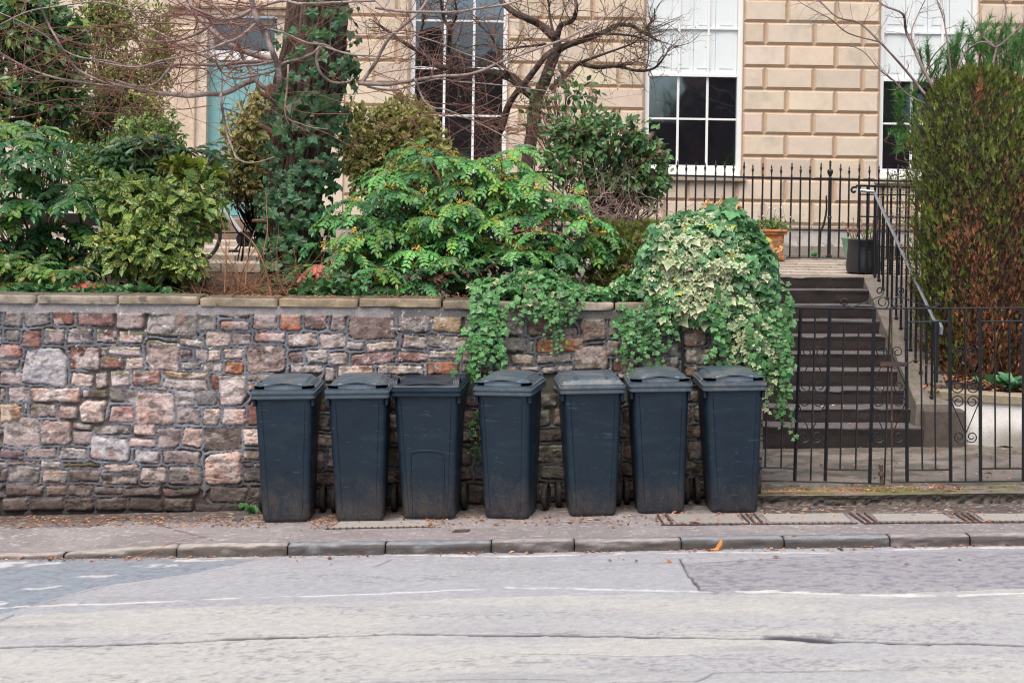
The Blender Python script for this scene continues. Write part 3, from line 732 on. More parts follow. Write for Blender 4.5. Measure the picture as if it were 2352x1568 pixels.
def build_wall():
    t = thing('boundary_wall', 'rubble stone boundary wall with raised ribbon pointing and sandstone coping behind the bins', 'wall', (-1, 10.7, 0))
    xs = np.arange(-5.6, 1.93, 0.0068); zs = np.arange(-.32, 1.475, 0.0068)
    X, Z = np.meshgrid(xs, zs); sh = X.shape
    wx = X + .030 * (fbm(X * 5.5, Z * 5.5, 501, 3) - .5) + .014 * (fbm(X * 30, Z * 30, 503, 3) - .5)
    wz = Z + .030 * (fbm(X * 4.5, Z * 4.5, 505, 3) - .5) + .014 * (fbm(X * 32, Z * 32, 507, 3) - .5)
    d1 = np.full(sh, 9.0); d2 = np.full(sh, 9.0); idm = np.full(sh, -1)
    for i, s in enumerate(stones):
        x0, x1, z0, z1, c = s
        i0, i1 = np.searchsorted(xs, [x0 - .07, x1 + .07]); k0, k1 = np.searchsorted(zs, [z0 - .07, z1 + .07])
        if i1 <= i0 or k1 <= k0: continue
        sl = (slice(k0, k1), slice(i0, i1))
        r = random.Random(i * 7 + 1)
        px = wx[sl] - (x0 + x1) / 2; pz = wz[sl] - (z0 + z1) / 2
        a = r.uniform(-.08, .08); qx = px * math.cos(a) + pz * math.sin(a); qz = -px * math.sin(a) + pz * math.cos(a)
        hx, hz = (x1 - x0) / 2, (z1 - z0) / 2
        taper = r.uniform(-.10, .10); qx = qx * (1 + taper * qz / max(hz, .03) * .5); taper = r.uniform(-.10, .10); qz = qz * (1 + taper * qx / max(hx, .03) * .5)
        rad = min(hx, hz) * r.uniform(.10, .42); rad = min(rad, .040)
        ex = np.abs(qx) - hx + rad; ez = np.abs(qz) - hz + rad
        d = np.hypot(np.maximum(ex, 0), np.maximum(ez, 0)) + np.minimum(np.maximum(ex, ez), 0) - rad
        if min(hx, hz) > .07 and r.random() < .75:    # knocked-off corner
            sxn, szn = r.choice((-1, 1)), r.choice((-1, 1)); k = r.uniform(.72, .88)
            d = np.maximum(d, (sxn * qx / 1 + szn * qz - (hx + hz) * k) * .707)
        m1 = d < d1[sl]
        d2[sl] = np.where(m1, d1[sl], np.minimum(d2[sl], d)); idm[sl] = np.where(m1, i, idm[sl]); d1[sl] = np.where(m1, d, d1[sl])
    cols = np.array([s[4] for s in stones] + [(0, 0, 0)])
    n_big = fbm(X * 5, Z * 5, 511, 5); n_mid = fbm(X * 18, Z * 24, 513, 4); n_f = fbm(X * 70, Z * 70, 515, 2)
    idj = (idm * 2654435761 % 1000) / 1000.0; idk = (idm * 40503 % 997) / 997.0
    inside = sstep(.002, -.003, d1)
    ridge = np.abs(fbm(X * 7 + idj * 50, Z * 17 + idj * 30, 521, 5) - .5) * 2
    bul = (1 - np.exp(np.minimum(d1, 0) / .006)) * (.010 + .016 * idj)
    h_st = bul + (.022 * (fbm(X * 11 + idk * 90, Z * 13, 523, 4) - .5) + .010 * (n_mid - .5) - .005 * sstep(.08, .0, ridge)) * sstep(0, -.02, d1) * (.5 + idk)
    h_m = -.016 + .006 * (n_mid - .5)
    rib = sstep(.026, .019, np.abs(d1 - d2)) * sstep(.055, .042, d1) * (d2 < .2)
    rib = rib * sstep(.24, .32, fbm(X * 3, Z * 3, 531, 3))
    h_m = np.where(d1 > 0, h_m + .024 * rib, h_m)
    H = h_m * (1 - inside) + h_st * inside
    # top pointing band below the coping
    band = sstep(1.390, 1.402, Z - .0 * X + .012 * (n_big - .5))
    H = H * (1 - band) + .012 * band
    # colours
    c = cols[idm] * (.80 + .40 * idj[..., None]) * (1 + .12 * (idk[..., None] - .5) * np.array((1, 0, -1)))
    second = np.array((.58, .51, .47)); ms = sstep(.50, .62, fbm(X * 11 + idk * 40, Z * 15 + idj * 40, 541, 5)) * (.15 + .60 * idk)
    c = c * (1 - ms[..., None]) + second * ms[..., None]
    red = np.array((.40, .17, .11)); mr_ = sstep(.60, .72, fbm(X * 9 + idj * 60, Z * 9, 543, 4)) * (idj > .55) * .55
    c = c * (1 - mr_[..., None]) + red * mr_[..., None]
    dk = sstep(.54, .68, fbm(X * 14 + idj * 20, Z * 26, 545, 5)) * .55; c = c * (1 - dk[..., None])
    c = c * (.72 + .56 * n_f)[..., None] * (.80 + .40 * fbm(X * 26, Z * 34, 549, 3))[..., None] * (.78 + .22 * sstep(.0, .10, ridge))[..., None]
    c = c * (1 - .35 * np.exp(np.minimum(d1, 0) / .005) * inside)[..., None]
    mort = np.array((.125, .108, .098)) * (.7 + .6 * n_mid)[..., None]
    ribc = np.array((.165, .178, .205)) * (.65 + .7 * n_mid)[..., None] * (.85 + .5 * sstep(.4, .7, n_big))[..., None]
    mort = mort * (1 - rib[..., None]) + ribc * rib[..., None]
    c = c * inside[..., None] + mort * (1 - inside[..., None])
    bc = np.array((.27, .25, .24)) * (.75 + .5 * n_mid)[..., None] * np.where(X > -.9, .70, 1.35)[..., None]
    c = c * (1 - band[..., None]) + bc * band[..., None]
    # moss on upward ledges, lichen spots near the top, splash dirt at the foot
    up = np.zeros(sh); up[:-3] = np.clip((H[:-3] - H[3:]) * 60, 0, 1)
    moss = np.clip(up * 2 - .9, 0, 1) * sstep(.54, .64, fbm(X * 2.2, Z * 3, 551, 4)) * (Z < 1.35)
    c = c * (1 - .8 * moss[..., None]) + np.array((.085, .10, .022)) * .8 * moss[..., None]
    lich = sstep(.74, .82, fbm(X * 52, Z * 52, 553, 2)) * sstep(.75, 1.1, Z) * sstep(.36, .54, fbm(X * 1.7, Z * 3, 555, 3))
    c = c * (1 - .85 * lich[..., None]) + np.array((.62, .62, .60)) * .85 * lich[..., None]
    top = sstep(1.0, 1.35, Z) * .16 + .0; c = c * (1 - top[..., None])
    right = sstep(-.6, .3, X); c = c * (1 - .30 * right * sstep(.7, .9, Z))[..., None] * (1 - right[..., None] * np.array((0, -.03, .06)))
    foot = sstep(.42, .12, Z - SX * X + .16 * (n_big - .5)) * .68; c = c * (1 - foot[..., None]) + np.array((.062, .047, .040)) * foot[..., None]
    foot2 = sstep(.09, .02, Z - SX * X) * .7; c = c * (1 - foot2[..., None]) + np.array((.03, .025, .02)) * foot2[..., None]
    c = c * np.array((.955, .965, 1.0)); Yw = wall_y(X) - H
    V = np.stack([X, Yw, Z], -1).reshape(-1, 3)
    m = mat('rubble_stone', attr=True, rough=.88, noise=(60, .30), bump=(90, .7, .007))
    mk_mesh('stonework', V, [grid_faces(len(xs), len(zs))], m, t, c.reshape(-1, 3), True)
    # core, the right-hand end and the back
    b = MB(); core = mat('wall_core', (.10, .085, .075), .95, noise=(10, .4), bump=(30, .5, .01))
    yr = float(wall_y(1.9)); yl = float(wall_y(-5.6))
    b.add([(-5.6, yl + .03, -.3), (1.88, yr + .03, -.3), (1.88, yr + .34, -.3), (-5.6, yl + .36, -.3), (-5.6, yl + .03, 1.47), (1.88, yr + .03, 1.47), (1.88, yr + .34, 1.47), (-5.6, yl + .36, 1.47)],
          [(0, 1, 5, 4), (1, 2, 6, 5), (2, 3, 7, 6), (3, 0, 4, 7), (4, 5, 6, 7)])
    b.build('wall_core', core, t)
    b = MB()                                          # return wall beside the path, under the ivy
    b.bbox(1.66, 1.90, yr + .345, 15.0, -.1, 1.44, .02)
    b.build('return_wall', core, t)
    # coping stones, one by one
    mc = mat('coping_sandstone', attr=True, rough=.9, noise=(35, .22), bump=(70, .5, .006), stains=[(9, .56, .68, (.13, .12, .10)), (55, .66, .70, (.60, .58, .52))])
    us = [-560, -330, -125, 86, 272, 459, 640, 824, 1015, 1195, 1322, 1411, 1560, 1760]
    tops = [674, 675, 676, 678, 679, 683, 684, 686, 690, 692, 694, 694, 697, 700]
    rng = random.Random(3)
    tn = [(.36, .31, .25)] * 4 + [(.35, .29, .21), (.34, .28, .20), (.33, .26, .17), (.31, .25, .17), (.27, .225, .165), (.23, .195, .15), (.40, .36, .29), (.26, .22, .165), (.22, .19, .15)]
    for k, (a, c_) in enumerate(zip(us[:-1], us[1:])):
        pa, pc = PW(a + 2.5, 700), PW(c_ - 2.5, 700); z1 = PW((a + c_) / 2, tops[k]).z + rng.uniform(-.004, .004); z0 = PW((a + c_) / 2, tops[k] + 22 + .5).z
        z0 = z1 - .061
        nx = max(4, int((pc.x - pa.x) / .02)); xs_ = np.linspace(pa.x, pc.x, nx)
        prof = [(-.03, 0), (-.034, .3), (-.034, .80), (-.031, .96), (-.022, 1), (.15, 1.01), (.33, 1), (.345, .9), (.345, 0)]
        X = xs_[None] + np.zeros((9, 1)); T = np.array([p[1] for p in prof])[:, None]; prof_y = np.array([p[0] for p in prof])[:, None]
        nn = fbm(X * 8 + k * 13, T * 3 + X * 0, 601, 5) - .5
        Yp = wall_y(X) + np.array([p[0] for p in prof])[:, None] + .022 * nn * (T < .99)
        Zp = z0 + (z1 - z0) * T + .008 * (fbm(X * 6, 0 * X, 603 + k, 4) - .5) * (T > .5)
        e = np.minimum(X - pa.x, pc.x - X); Zp = Zp - .006 * np.exp(-e / .006) * (T > .8) * (T < 1.02); Yp = Yp + .010 * np.exp(-e / .010) * (np.arange(9) < 5)[:, None]
        tpd = (1 - .62 * sstep(.97, 1.0, T) * (prof_y > -.025))[..., None]; cc = tpd * .90 * np.array(tn[min(k, len(tn) - 1)]) * (.50 + 1.0 * fbm(X * 10 + k, Yp * 10 + Zp * 16, 607, 5))[..., None]
        V = np.stack([X, Yp, Zp], -1).reshape(-1, 3); f = grid_faces(nx, 9)
        V2 = np.vstack([V, [[pa.x, pa.y + .15, (z0 + z1) / 2], [pc.x, pc.y + .15, (z0 + z1) / 2]]]); q = len(V)
        tr = [(q, r * nx, (r + 1) * nx) for r in range(8)] + [(q + 1, (r + 1) * nx + nx - 1, r * nx + nx - 1) for r in range(8)]
        mk_mesh('coping_stone', V2, [f, np.array(tr)], mc, t, np.vstack([cc.reshape(-1, 3), [(.1, .08, .06)] * 2]), True)
    return t
build_wall()
# ------------------------------------------------------------------ wheelie bins
def plastic():
    m = bpy.data.materials.new('bin_plastic'); m.use_nodes = True; n = m.node_tree; L = n.links
    b = n.nodes['Principled BSDF']; b.inputs['Roughness'].default_value = .45; b.inputs['Specular IOR Level'].default_value = .38
    g = n.nodes.new('ShaderNodeNewGeometry'); sx = n.nodes.new('ShaderNodeSeparateXYZ'); L.new(g.outputs['Position'], sx.inputs[0])
    def noise(sc, det=5, vec=None, rough=.6):
        t = n.nodes.new('ShaderNodeTexNoise'); t.inputs['Scale'].default_value = sc; t.inputs['Detail'].default_value = det; t.inputs['Roughness'].default_value = rough
        L.new(vec or g.outputs['Position'], t.inputs['Vector']); return t.outputs[0]
    def mr(v, a, c, d=0., e=1.):
        r = n.nodes.new('ShaderNodeMapRange'); r.inputs[1].default_value = a; r.inputs[2].default_value = c; r.inputs[3].default_value = d; r.inputs[4].default_value = e
        L.new(v, r.inputs[0]); return r.outputs[0]
    def mul(a, c):
        x = n.nodes.new('ShaderNodeMath'); x.operation = 'MULTIPLY'; L.new(a, x.inputs[0])
        if isinstance(c, float): x.inputs[1].default_value = c
        else: L.new(c, x.inputs[1])
        return x.outputs[0]
    def mix(f, a, c):
        x = n.nodes.new('ShaderNodeMix'); x.data_type = 'RGBA'; L.new(f, x.inputs['Factor'])
        if isinstance(a, tuple): x.inputs['A'].default_value = (*a, 1)
        else: L.new(a, x.inputs['A'])
        x.inputs['B'].default_value = (*c, 1); return x.outputs['Result']
    def stretch(sx_, sy_, sz_):
        v = n.nodes.new('ShaderNodeVectorMath'); v.operation = 'MULTIPLY'; L.new(g.outputs['Position'], v.inputs[0]); v.inputs[1].default_value = (sx_, sy_, sz_); return v.outputs[0]
    c = mix(mr(noise(3), .35, .65), (.006, .0160, .030), (.009, .024, .041))
    c = mix(mul(mr(noise(6, 6, stretch(.5, .5, 2.2)), .52, .70), .45), c, (.018, .042, .055))          # faded bands
    c = mix(mul(mr(noise(22, 3, stretch(.35, 1, 3.2)), .66, .70), .35), c, (.10, .16, .18))            # scuffs
    c = mix(mul(mr(noise(150, 2), .735, .76), .8), c, (.32, .35, .35))                                # specks
    zn = n.nodes.new('ShaderNodeMath'); zn.operation = 'MULTIPLY_ADD'; L.new(noise(7, 5), zn.inputs[0]); zn.inputs[1].default_value = -.42; L.new(sx.outputs[2], zn.inputs[2])
    low = mr(zn.outputs[0], .10, -.16)
    d = mul(low, mul(mr(noise(60, 6, None, .8), .30, .60), mr(noise(11, 5, stretch(1.6, 1, .7)), .36, .56, .25, 1.0)))
    c = mix(mul(d, .8), c, (.085, .066, .056))
    c = mix(mul(mul(mr(zn.outputs[0], .30, .0), mr(noise(190, 2), .62, .70)), .6), c, (.19, .165, .14))
    hi = mr(sx.outputs[2], .93, 1.0)
    c = mix(mul(mul(hi, mr(noise(5, 5), .42, .62)), .5), c, (.11, .10, .10))                           # dusty lids
    L.new(c, b.inputs['Base Color'])
    L.new(mr(noise(9, 5), .3, .7, .36, .58), b.inputs['Roughness'])
    t = n.nodes.new('ShaderNodeBump'); t.inputs['Strength'].default_value = .25; t.inputs['Distance'].default_value = .003
    L.new(noise(70, 4), t.inputs['Height']); L.new(t.outputs[0], b.inputs['Normal'])
    return m
M['bin'] = plastic()
M['bin_lid_skylit'] = mat('skylit_lid_plastic', (.060, .088, .112), .42, noise=(30, .25), bump=(70, .25, .003), stains=[(5, .46, .62, (.13, .135, .14), .90, .97), (80, .62, .70, (.17, .20, .22)), (14, .60, .68, (.05, .085, .105))])  # rim and lid colour lightened for sky light from above, plus dust
M['bin_light'] = mat('bin_grip_plastic', (.20, .25, .31), .5, noise=(40, .2))
M['tyre'] = mat('bin_wheel_rubber', (.016, .014, .014), .8, noise=(60, .4), stains=[(30, .5, .65, (.045, .035, .03))])

def rrect(hx, hy, r, k=4, cx=0, cy=0):
    """rounded rectangle ring, from the front right corner round"""
    out = []
    for (sx_, sy_, a0) in ((1, -1, -90), (1, 1, 0), (-1, 1, 90), (-1, -1, 180)):
        for j in range(k + 1):
            a = math.radians(a0 + 90 * j / k); out.append((cx + sx_ * (hx - r) + r * math.cos(a), cy + sy_ * (hy - r) + r * math.sin(a)))
    return out
def loft(mb, rings, cap0=True, cap1=True):
    n = len(rings[0]); V = [p for r in rings for p in r]; q = []
    for k in range(len(rings) - 1):
        for j in range(n): q.append((k * n + j, k * n + (j + 1) % n, (k + 1) * n + (j + 1) % n, (k + 1) * n + j))
    t = []; m = len(V)
    if cap0: V.append(tuple(np.mean(rings[0], axis=0))); t += [(m, (j + 1) % n, j) for j in range(n)]; m += 1
    if cap1: V.append(tuple(np.mean(rings[-1], axis=0))); s = (len(rings) - 1) * n; t += [(m, s + j, s + (j + 1) % n) for j in range(n)]
    mb.add(V, q, t)

def make_bin(kind, w=.467, bw=.318, seed=0, hgt=1.0):
    """parts in bin coordinates: x across, y from the front of the lid backwards, z up"""
    parts = []
    hw = w / 2 - .014
    b = MB()
    zs = [0, .012, .035, .10, .30, .55, .80, .93, .955]; rings = []
    for z in zs:
        k = z / .955
        hx = bw / 2 + (hw - .012 - bw / 2) * k ** .92; yf = .075 - .050 * k; yb = .415 + .095 * k
        if z == 0: hx -= .012; yf += .012; yb -= .012
        if z == .012: hx -= .003; yf += .003; yb -= .003
        rings.append([(x, y, z) for x, y in rrect(hx, (yb - yf) / 2, .045 + .01 * k, 4, 0, (yf + yb) / 2)])
    loft(b, rings, True, False)
    # shallow vertical ribs on the front corners
    for s in (-1, 1):
        V = []; q = []
        for z in (.06, .5, .90):
            k = z / .955; hx = bw / 2 + (hw - .012 - bw / 2) * k ** .92; yf = .075 - .050 * k
            V += [(s * (hx - .048), yf + .002, z), (s * (hx - .052), yf - .0035, z), (s * (hx - .056), yf + .002, z)]
        for r in range(2):
            for j in range(2): q.append((3 * r + j, 3 * r + j + 1, 3 * r + j + 4, 3 * r + j + 3) if s < 0 else (3 * r + j + 1, 3 * r + j, 3 * r + j + 3, 3 * r + j + 4))
        b.add(V, q)
    if kind == 'arch':                                        # moulded arch on the front
        pts = []
        for a in np.linspace(0, 1, 26):
            if a < .36: x, z = -.118, .03 + .45 * a / .36
            elif a > .64: x, z = .118, .03 + .45 * (1 - a) / .36
            else:
                th = math.pi * (1 - (a - .36) / .28); x, z = .118 * np.sign(math.cos(th)) * abs(math.cos(th)) ** .6, .48 + .045 * math.sin(th) ** .6
            pts.append((x, .075 - .050 * z / .955 - .000, z))
        b.tube(pts, .007, 6)
    if hgt != 1.0: b.V = [v * np.array((1, 1, hgt)) for v in b.V]
    parts.append(('body', b, M['bin'], False))
    H0 = .955 * hgt - .955
    def up(mb):
        mb.V = [v + np.array((0, 0, H0)) for v in mb.V]; return mb
    # rim: stepped collar under the lid, rising slightly to the back
    r_ = MB()
    def rim_ring(hx, y0, y1, z, tilt=.012, r=.03): return [(x, y, z + tilt * (y / .53)) for x, y in rrect(hx, (y1 - y0) / 2, r, 4, 0, (y0 + y1) / 2)]
    loft(r_, [rim_ring(hw - .02, .03, .52, .935, 0), rim_ring(hw + .006, .006, .535, .940), rim_ring(hw + .010, .002, .538, .944), rim_ring(hw + .010, .002, .538, .962),
              rim_ring(hw + .004, .008, .532, .966), rim_ring(hw + .004, .008, .532, .972), rim_ring(hw + .013, -.001, .54, .976), rim_ring(hw + .013, -.001, .54, .990), rim_ring(hw + .004, .008, .53, .995)], True, True)
    for s in (-1, 1):                                        # lifting pockets at the corners below the rim
        b.bbox(s * (hw - .012) - .012, s * (hw - .012) + .010, .035, .10, .885 + H0, .936 + H0, .004)
    up(r_); parts.append(('rim', r_, M['bin_lid_skylit'] if kind != 'arch' else M['bin'], False))
    # lid
    ld = MB(); tl = .012
    def lid_grid(zf, y0=.012, y1=.525, hx=hw - .004, nx=41, ny=31, th=.004):
        xs = np.linspace(-hx, hx, nx); ys = np.linspace(y0, y1, ny); X, Y = np.meshgrid(xs, ys)
        Z = zf(X, Y) + tl * Y / .53
        V = np.stack([X, Y, Z], -1).reshape(-1, 3); f = grid_faces(nx, ny); V2 = V - np.array((0, 0, th)); n = len(V)
        bd = list(range(nx)) + [r * nx + nx - 1 for r in range(1, ny)] + [(ny - 1) * nx + j for j in range(nx - 2, -1, -1)] + [r * nx for r in range(ny - 2, 0, -1)]
        sk = [(bd[i], bd[(i + 1) % len(bd)], bd[(i + 1) % len(bd)] + n, bd[i] + n) for i in range(len(bd))]
        ld.add(np.vstack([V, V2]), np.vstack([f, f[:, ::-1] + n, sk]))
    loft(ld, [rim_ring(hw + .002, .010, .53, .992), rim_ring(hw + .002, .010, .53, 1.004), rim_ring(hw - .008, .02, .522, 1.010)], False, True)
    if kind in ('wave',):
        def zf(X, Y):
            e = hw - np.abs(X)
            side = sstep(0, .045, e)
            back = sstep(.0, .09, .53 - Y)
            flapz = 1.036 + .020 * np.cos(np.clip(X / .17, -1, 1) * math.pi / 2) ** 2 + .004 * np.cos(X * 2 / .2 * math.pi) * (np.abs(X) > .17)
            dome = 1.012 + (.042 + .014 * sstep(.165, .150, np.abs(X))) * side * back - .020 * (X / hw) ** 2
            k = sstep(0.0, .13, Y - .02)
            z = flapz * (1 - k) + dome * k + .004 * np.sin(np.clip(k, 0, 1) * math.pi)
            return z
        lid_grid(zf, y0=.000)
        pl = MB(); pl.bbox(-.135, .135, .022, .045, 1.006, 1.044, .004); parts.append(('grip_plate', up(pl), M['bin_light'], False))    # plate behind the grip
    elif kind == 'ridge':
        def zf(X, Y):
            e = np.minimum(hw - np.abs(X), np.minimum(Y - .012, .525 - Y)); base = 1.006 + .026 * sstep(0, .028, e)
            wdt = .105 + .05 * sstep(.10, .0, Y); k = sstep(wdt + .02, wdt, np.abs(X)) * sstep(.525, .40, Y)
            ridge = .022 * k * sstep(.0, .10, Y)
            dip = -.018 * sstep(.03, .05, Y) * sstep(.14, .11, Y) * sstep(.09, .11, np.abs(X)) * sstep(hw - .03, hw - .05, np.abs(X))
            return base + ridge + dip
        lid_grid(zf, nx=61, ny=45)
    else:                                                    # flat lid, raised curb and two loop grips
        def zf(X, Y):
            e = np.minimum(hw - np.abs(X), np.minimum(Y - .012, .525 - Y))
            return 1.006 + .020 * sstep(0, .018, e) - .010 * sstep(.03, .05, e) + .004 * sstep(.08, .10, e)
        lid_grid(zf, nx=61, ny=45)
        for s in (-1, 1):
            pts = [(s * (hw - .025), .03 + .14 * a, 1.018 + .046 * math.sin(math.pi * min(1, a * 1.05)) ** .55) for a in np.linspace(0, .95, 14)]
            for dx in (-.022, -.011, 0, .011): ld.tube([(p[0] + dx, p[1], p[2]) for p in pts], .0075, 6)
        pts = [(x, .026 - .004 * math.cos(x * 8), 1.026 + .010 * math.cos(x / hw * math.pi)) for x in np.linspace(-hw + .03, hw - .03, 20)]
        ld.tube(pts, .006, 6)
    up(ld); parts.append(('lid', ld, M['bin_lid_skylit'] if kind != 'arch' else M['bin'], True))
    # hinge bar and grips at the back
    h = MB(); h.tube([(-hw + .03, .565, 1.035), (hw - .03, .565, 1.035)], .013, 8)
    for s in (-1, 1):
        h.tube([(s * (hw - .03), .565, 1.035), (s * (hw - .03), .525, .995)], .012, 6); h.tube([(s * (hw - .07), .53, 1.0), (s * (hw - .07), .56, 1.03)], .012, 6)
        h.lathe([(0, 0), (.017, 0), (.017, .006), (0, .006)], 0, 0, 10)
        h.V[-1] = np.stack([s * (hw - .03) + h.V[-1][:, 2], .565 + h.V[-1][:, 0], 1.035 + h.V[-1][:, 1]], -1)
    up(h); parts.append(('handle', h, M['bin'], False))
    a = MB(); a.tube([(-.235, .435, .10), (.235, .435, .10)], .009, 6); a.bbox(-.13, .13, .40, .45, .07, .14, .01); parts.append(('axle', a, M['tyre'], False))
    for s in (-1, 1):
        wv = MB()
        pr = [(.018, -.016), (.055, -.016), (.060, -.008), (.074, -.008), (.080, -.018), (.092, -.019), (.099, -.012), (.100, 0), (.099, .012), (.092, .019), (.080, .018), (.074, .008), (.060, .008), (.055, .016), (.018, .016)]
        wv.lathe(pr, 0, 0, 28)
        v = wv.V[0]; wv.V[0] = np.stack([s * .222 + v[:, 2], .435 + v[:, 0], .101 + v[:, 1]], -1)
        wv.lathe([(0, -.02), (.02, -.02), (.024, -.01), (.024, .01), (.02, .02), (0, .02)], 0, 0, 12); v = wv.V[1]; wv.V[1] = np.stack([s * .222 + v[:, 2], .435 + v[:, 0], .101 + v[:, 1]], -1)
        parts.append(('wheel', wv, M['tyre'], False))
    return parts
BINS = [  # lid span u0,u1 at the rim, base line v, kind, yaw deg, label
    (579, 730, 1200, 'wave', 0, .336, 'dark blue wheelie bin with smeared mud at its foot, leftmost of the seven'),
    (748, 898, 1199, 'wave', 0, .336, 'slate blue wheelie bin beside the flat-lidded bin, above the pale inspection cover'),
    (900, 1068, 1193, 'arch', -5, .375, 'blackest and widest wheelie bin, flat lid with two loop grips and a muddy moulded arch'),
    (1090, 1236, 1192, 'wave', -13, .32, 'wheelie bin turned to show its right side, under the trailing ivy'),
    (1283, 1437, 1186, 'ridge', 3, .336, 'wheelie bin with a ridged lid and its rear handle bar showing above'),
    (1440, 1589, 1180, 'wave', 0, .336, 'wheelie bin with a pale scrape down its front left edge'),
    (1606, 1757, 1178, 'wave', 1, .336, 'rightmost wheelie bin, its wheel beside the broken path edge')]
def place_bins():
    scr = mat('bin_scrape', (.28, .27, .25), .8, noise=(200, .5))
    for i, (u0, u1, v, kind, yaw, bw, lab) in enumerate(BINS):
        Yf = 10.14 + .025 * i * .6
        um = (u0 + u1) / 2
        a0, a1 = P(u0, 905, Yf), P(u1, 905, Yf); w = (a1.x - a0.x) * (1 if i != 3 else .97); sh = (5, 7, 3, 1, 8, 11, 13)[i] / 320.0
        g = PG(um, v); x = (a0.x + a1.x) / 2 + sh; y = g.y - .075
        zg = SX * x
        parts = make_bin(kind, w, bw, i, .945)
        t = thing('wheelie_bin', lab, 'bin', (x, y, zg), 'wheelie bins in a row against the wall')
        # stands square on the sloping pavement: lean with it
        Rm = Matrix.Rotation(math.radians(-yaw), 4, 'Z') if False else Matrix.Rotation(math.radians(yaw), 4, 'Z')
        lean = Matrix.Rotation(-math.atan(SX) * .9, 4, 'Y')
        MM = Matrix.Translation((x, y, zg + .002)) @ lean @ Matrix.Translation((0, .05, 0)) @ Rm @ Matrix.Translation((0, -.05, 0))
        A = np.array(MM)[:3, :3]; T = np.array(MM)[:3, 3]
        for nm, mb, m, sm in parts:
            mb.V = [vv @ A.T + T for vv in mb.V]
            o = mb.build(nm, m, t, smooth=True)
            md = o.modifiers.new('edge', 'EDGE_SPLIT'); md.split_angle = math.radians(34)
        if i == 5:
            s = MB(); rng = random.Random(2); pts = []
            for k in range(26):
                z = .62 + .24 * k / 25; kk = z / .955; yf = .075 - .050 * kk
                s.tube([(-.128 + rng.uniform(-.006, .006), yf - .0006, z), (-.128 + rng.uniform(-.006, .006), yf - .0006, z + rng.uniform(.004, .02))], .0018, 4)
            s.V = [vv @ A.T + T for vv in s.V]; s.build('scrape', scr, t)
place_bins()
# ------------------------------------------------------------------ wrought iron: gates, fence panel, railings
GY = 10.78
def G(x, y, dy=0.0): return tuple(P((x / 1.65 + 2900) / 1.7415, (y / 1.65 + 1000) / 1.7415, GY + dy))
def RG(px): return RY(px / 1.65 / 1.7415, GY)
def bar(mb, a, c, w, dy=0.0, jit=0): mb.tube([G(*a, dy), G(*c, dy)], RG(w) / 2 * 1.1, 4 if w > 12 else 6)
def spiral(mb, cx, cy, r0, r1, a0, a1, w=8, n=26, dy=-.006):
    """degrees, clockwise on screen when a1 > a0"""
    pts = []
    for k in range(n):
        t = k / (n - 1); a = math.radians(a0 + (a1 - a0) * t); r = r0 + (r1 - r0) * t ** 1.1
        pts.append(G(cx + r * math.cos(a), cy + r * math.sin(a), dy))
    mb.tube(pts, RG(w) / 2, 6)
def scroll_panel(mb, xl, xc, xr, skew=0):
    """hearts between two bars; xl or xr may be None for a half panel. skew moves x to the left going down"""
    sk = lambda y: -skew * (y - 690) / 520.0
    for side, xo in ((-1, xl), (1, xr)):
        if xo is None: continue
        w = abs(xo - xc); s = side
        f = lambda a: a if s > 0 else 180 - a
        X = lambda dx, y: xc + s * dx + sk(y)
        # upper curl leaving the centre bar
        spiral(mb, X(w * .42, 672), 672, w * .40, w * .12, f(150), f(150 + 560) if False else f(150 + 500))
        bar(mb, (X(6, 700), 700), (X(w - 4, 885), 885), 7, -.004)
        spiral(mb, X(w * .52, 902), 902, w * .46, w * .16, f(-10), f(-10 + 470))
        bar(mb, (X(w - 4, 885), 885), (X(w - 2, 905), 905), 7, -.004)
        spiral(mb, X(w * .52, 1002), 1000, w * .46, w * .16, f(10), f(10 - 470))
        bar(mb, (X(w - 3, 1005), 1005), (X(4, 1205), 1205), 7, -.004)
        spiral(mb, X(w * .44, 1236), 1232, w * .42, w * .12, f(150), f(150 - 500))
def top_scroll(mb, s, x0):
    """crest on the closing corner: s=-1 for the leaf on the left"""
    X = lambda dx: x0 + s * dx
    f = lambda a: a if s > 0 else 180 - a
    spiral(mb, X(48), 345, 44, 18, f(75), f(75 + 460), 9, 34)
    pts = [G(X(62), 306, -.006), G(X(110), 322, -.006), G(X(160), 345, -.006), G(X(215), 362, -.006), G(X(268), 382, -.006), G(X(300), 372, -.006), G(X(322), 350, -.006)]
    P3 = np.array(pts); mb.tube(P3, RG(9) / 2, 6)
    spiral(mb, X(300), 345, 30, 14, f(25), f(25 - 330), 9)
    mb.tube(np.array([G(X(62), 306, -.006), G(X(48), 292, -.006), G(X(44), 282, -.006)]), RG(9) / 2, 6)
    spiral(mb, X(68), 270, 25, 11, f(160), f(160 + 400), 9)

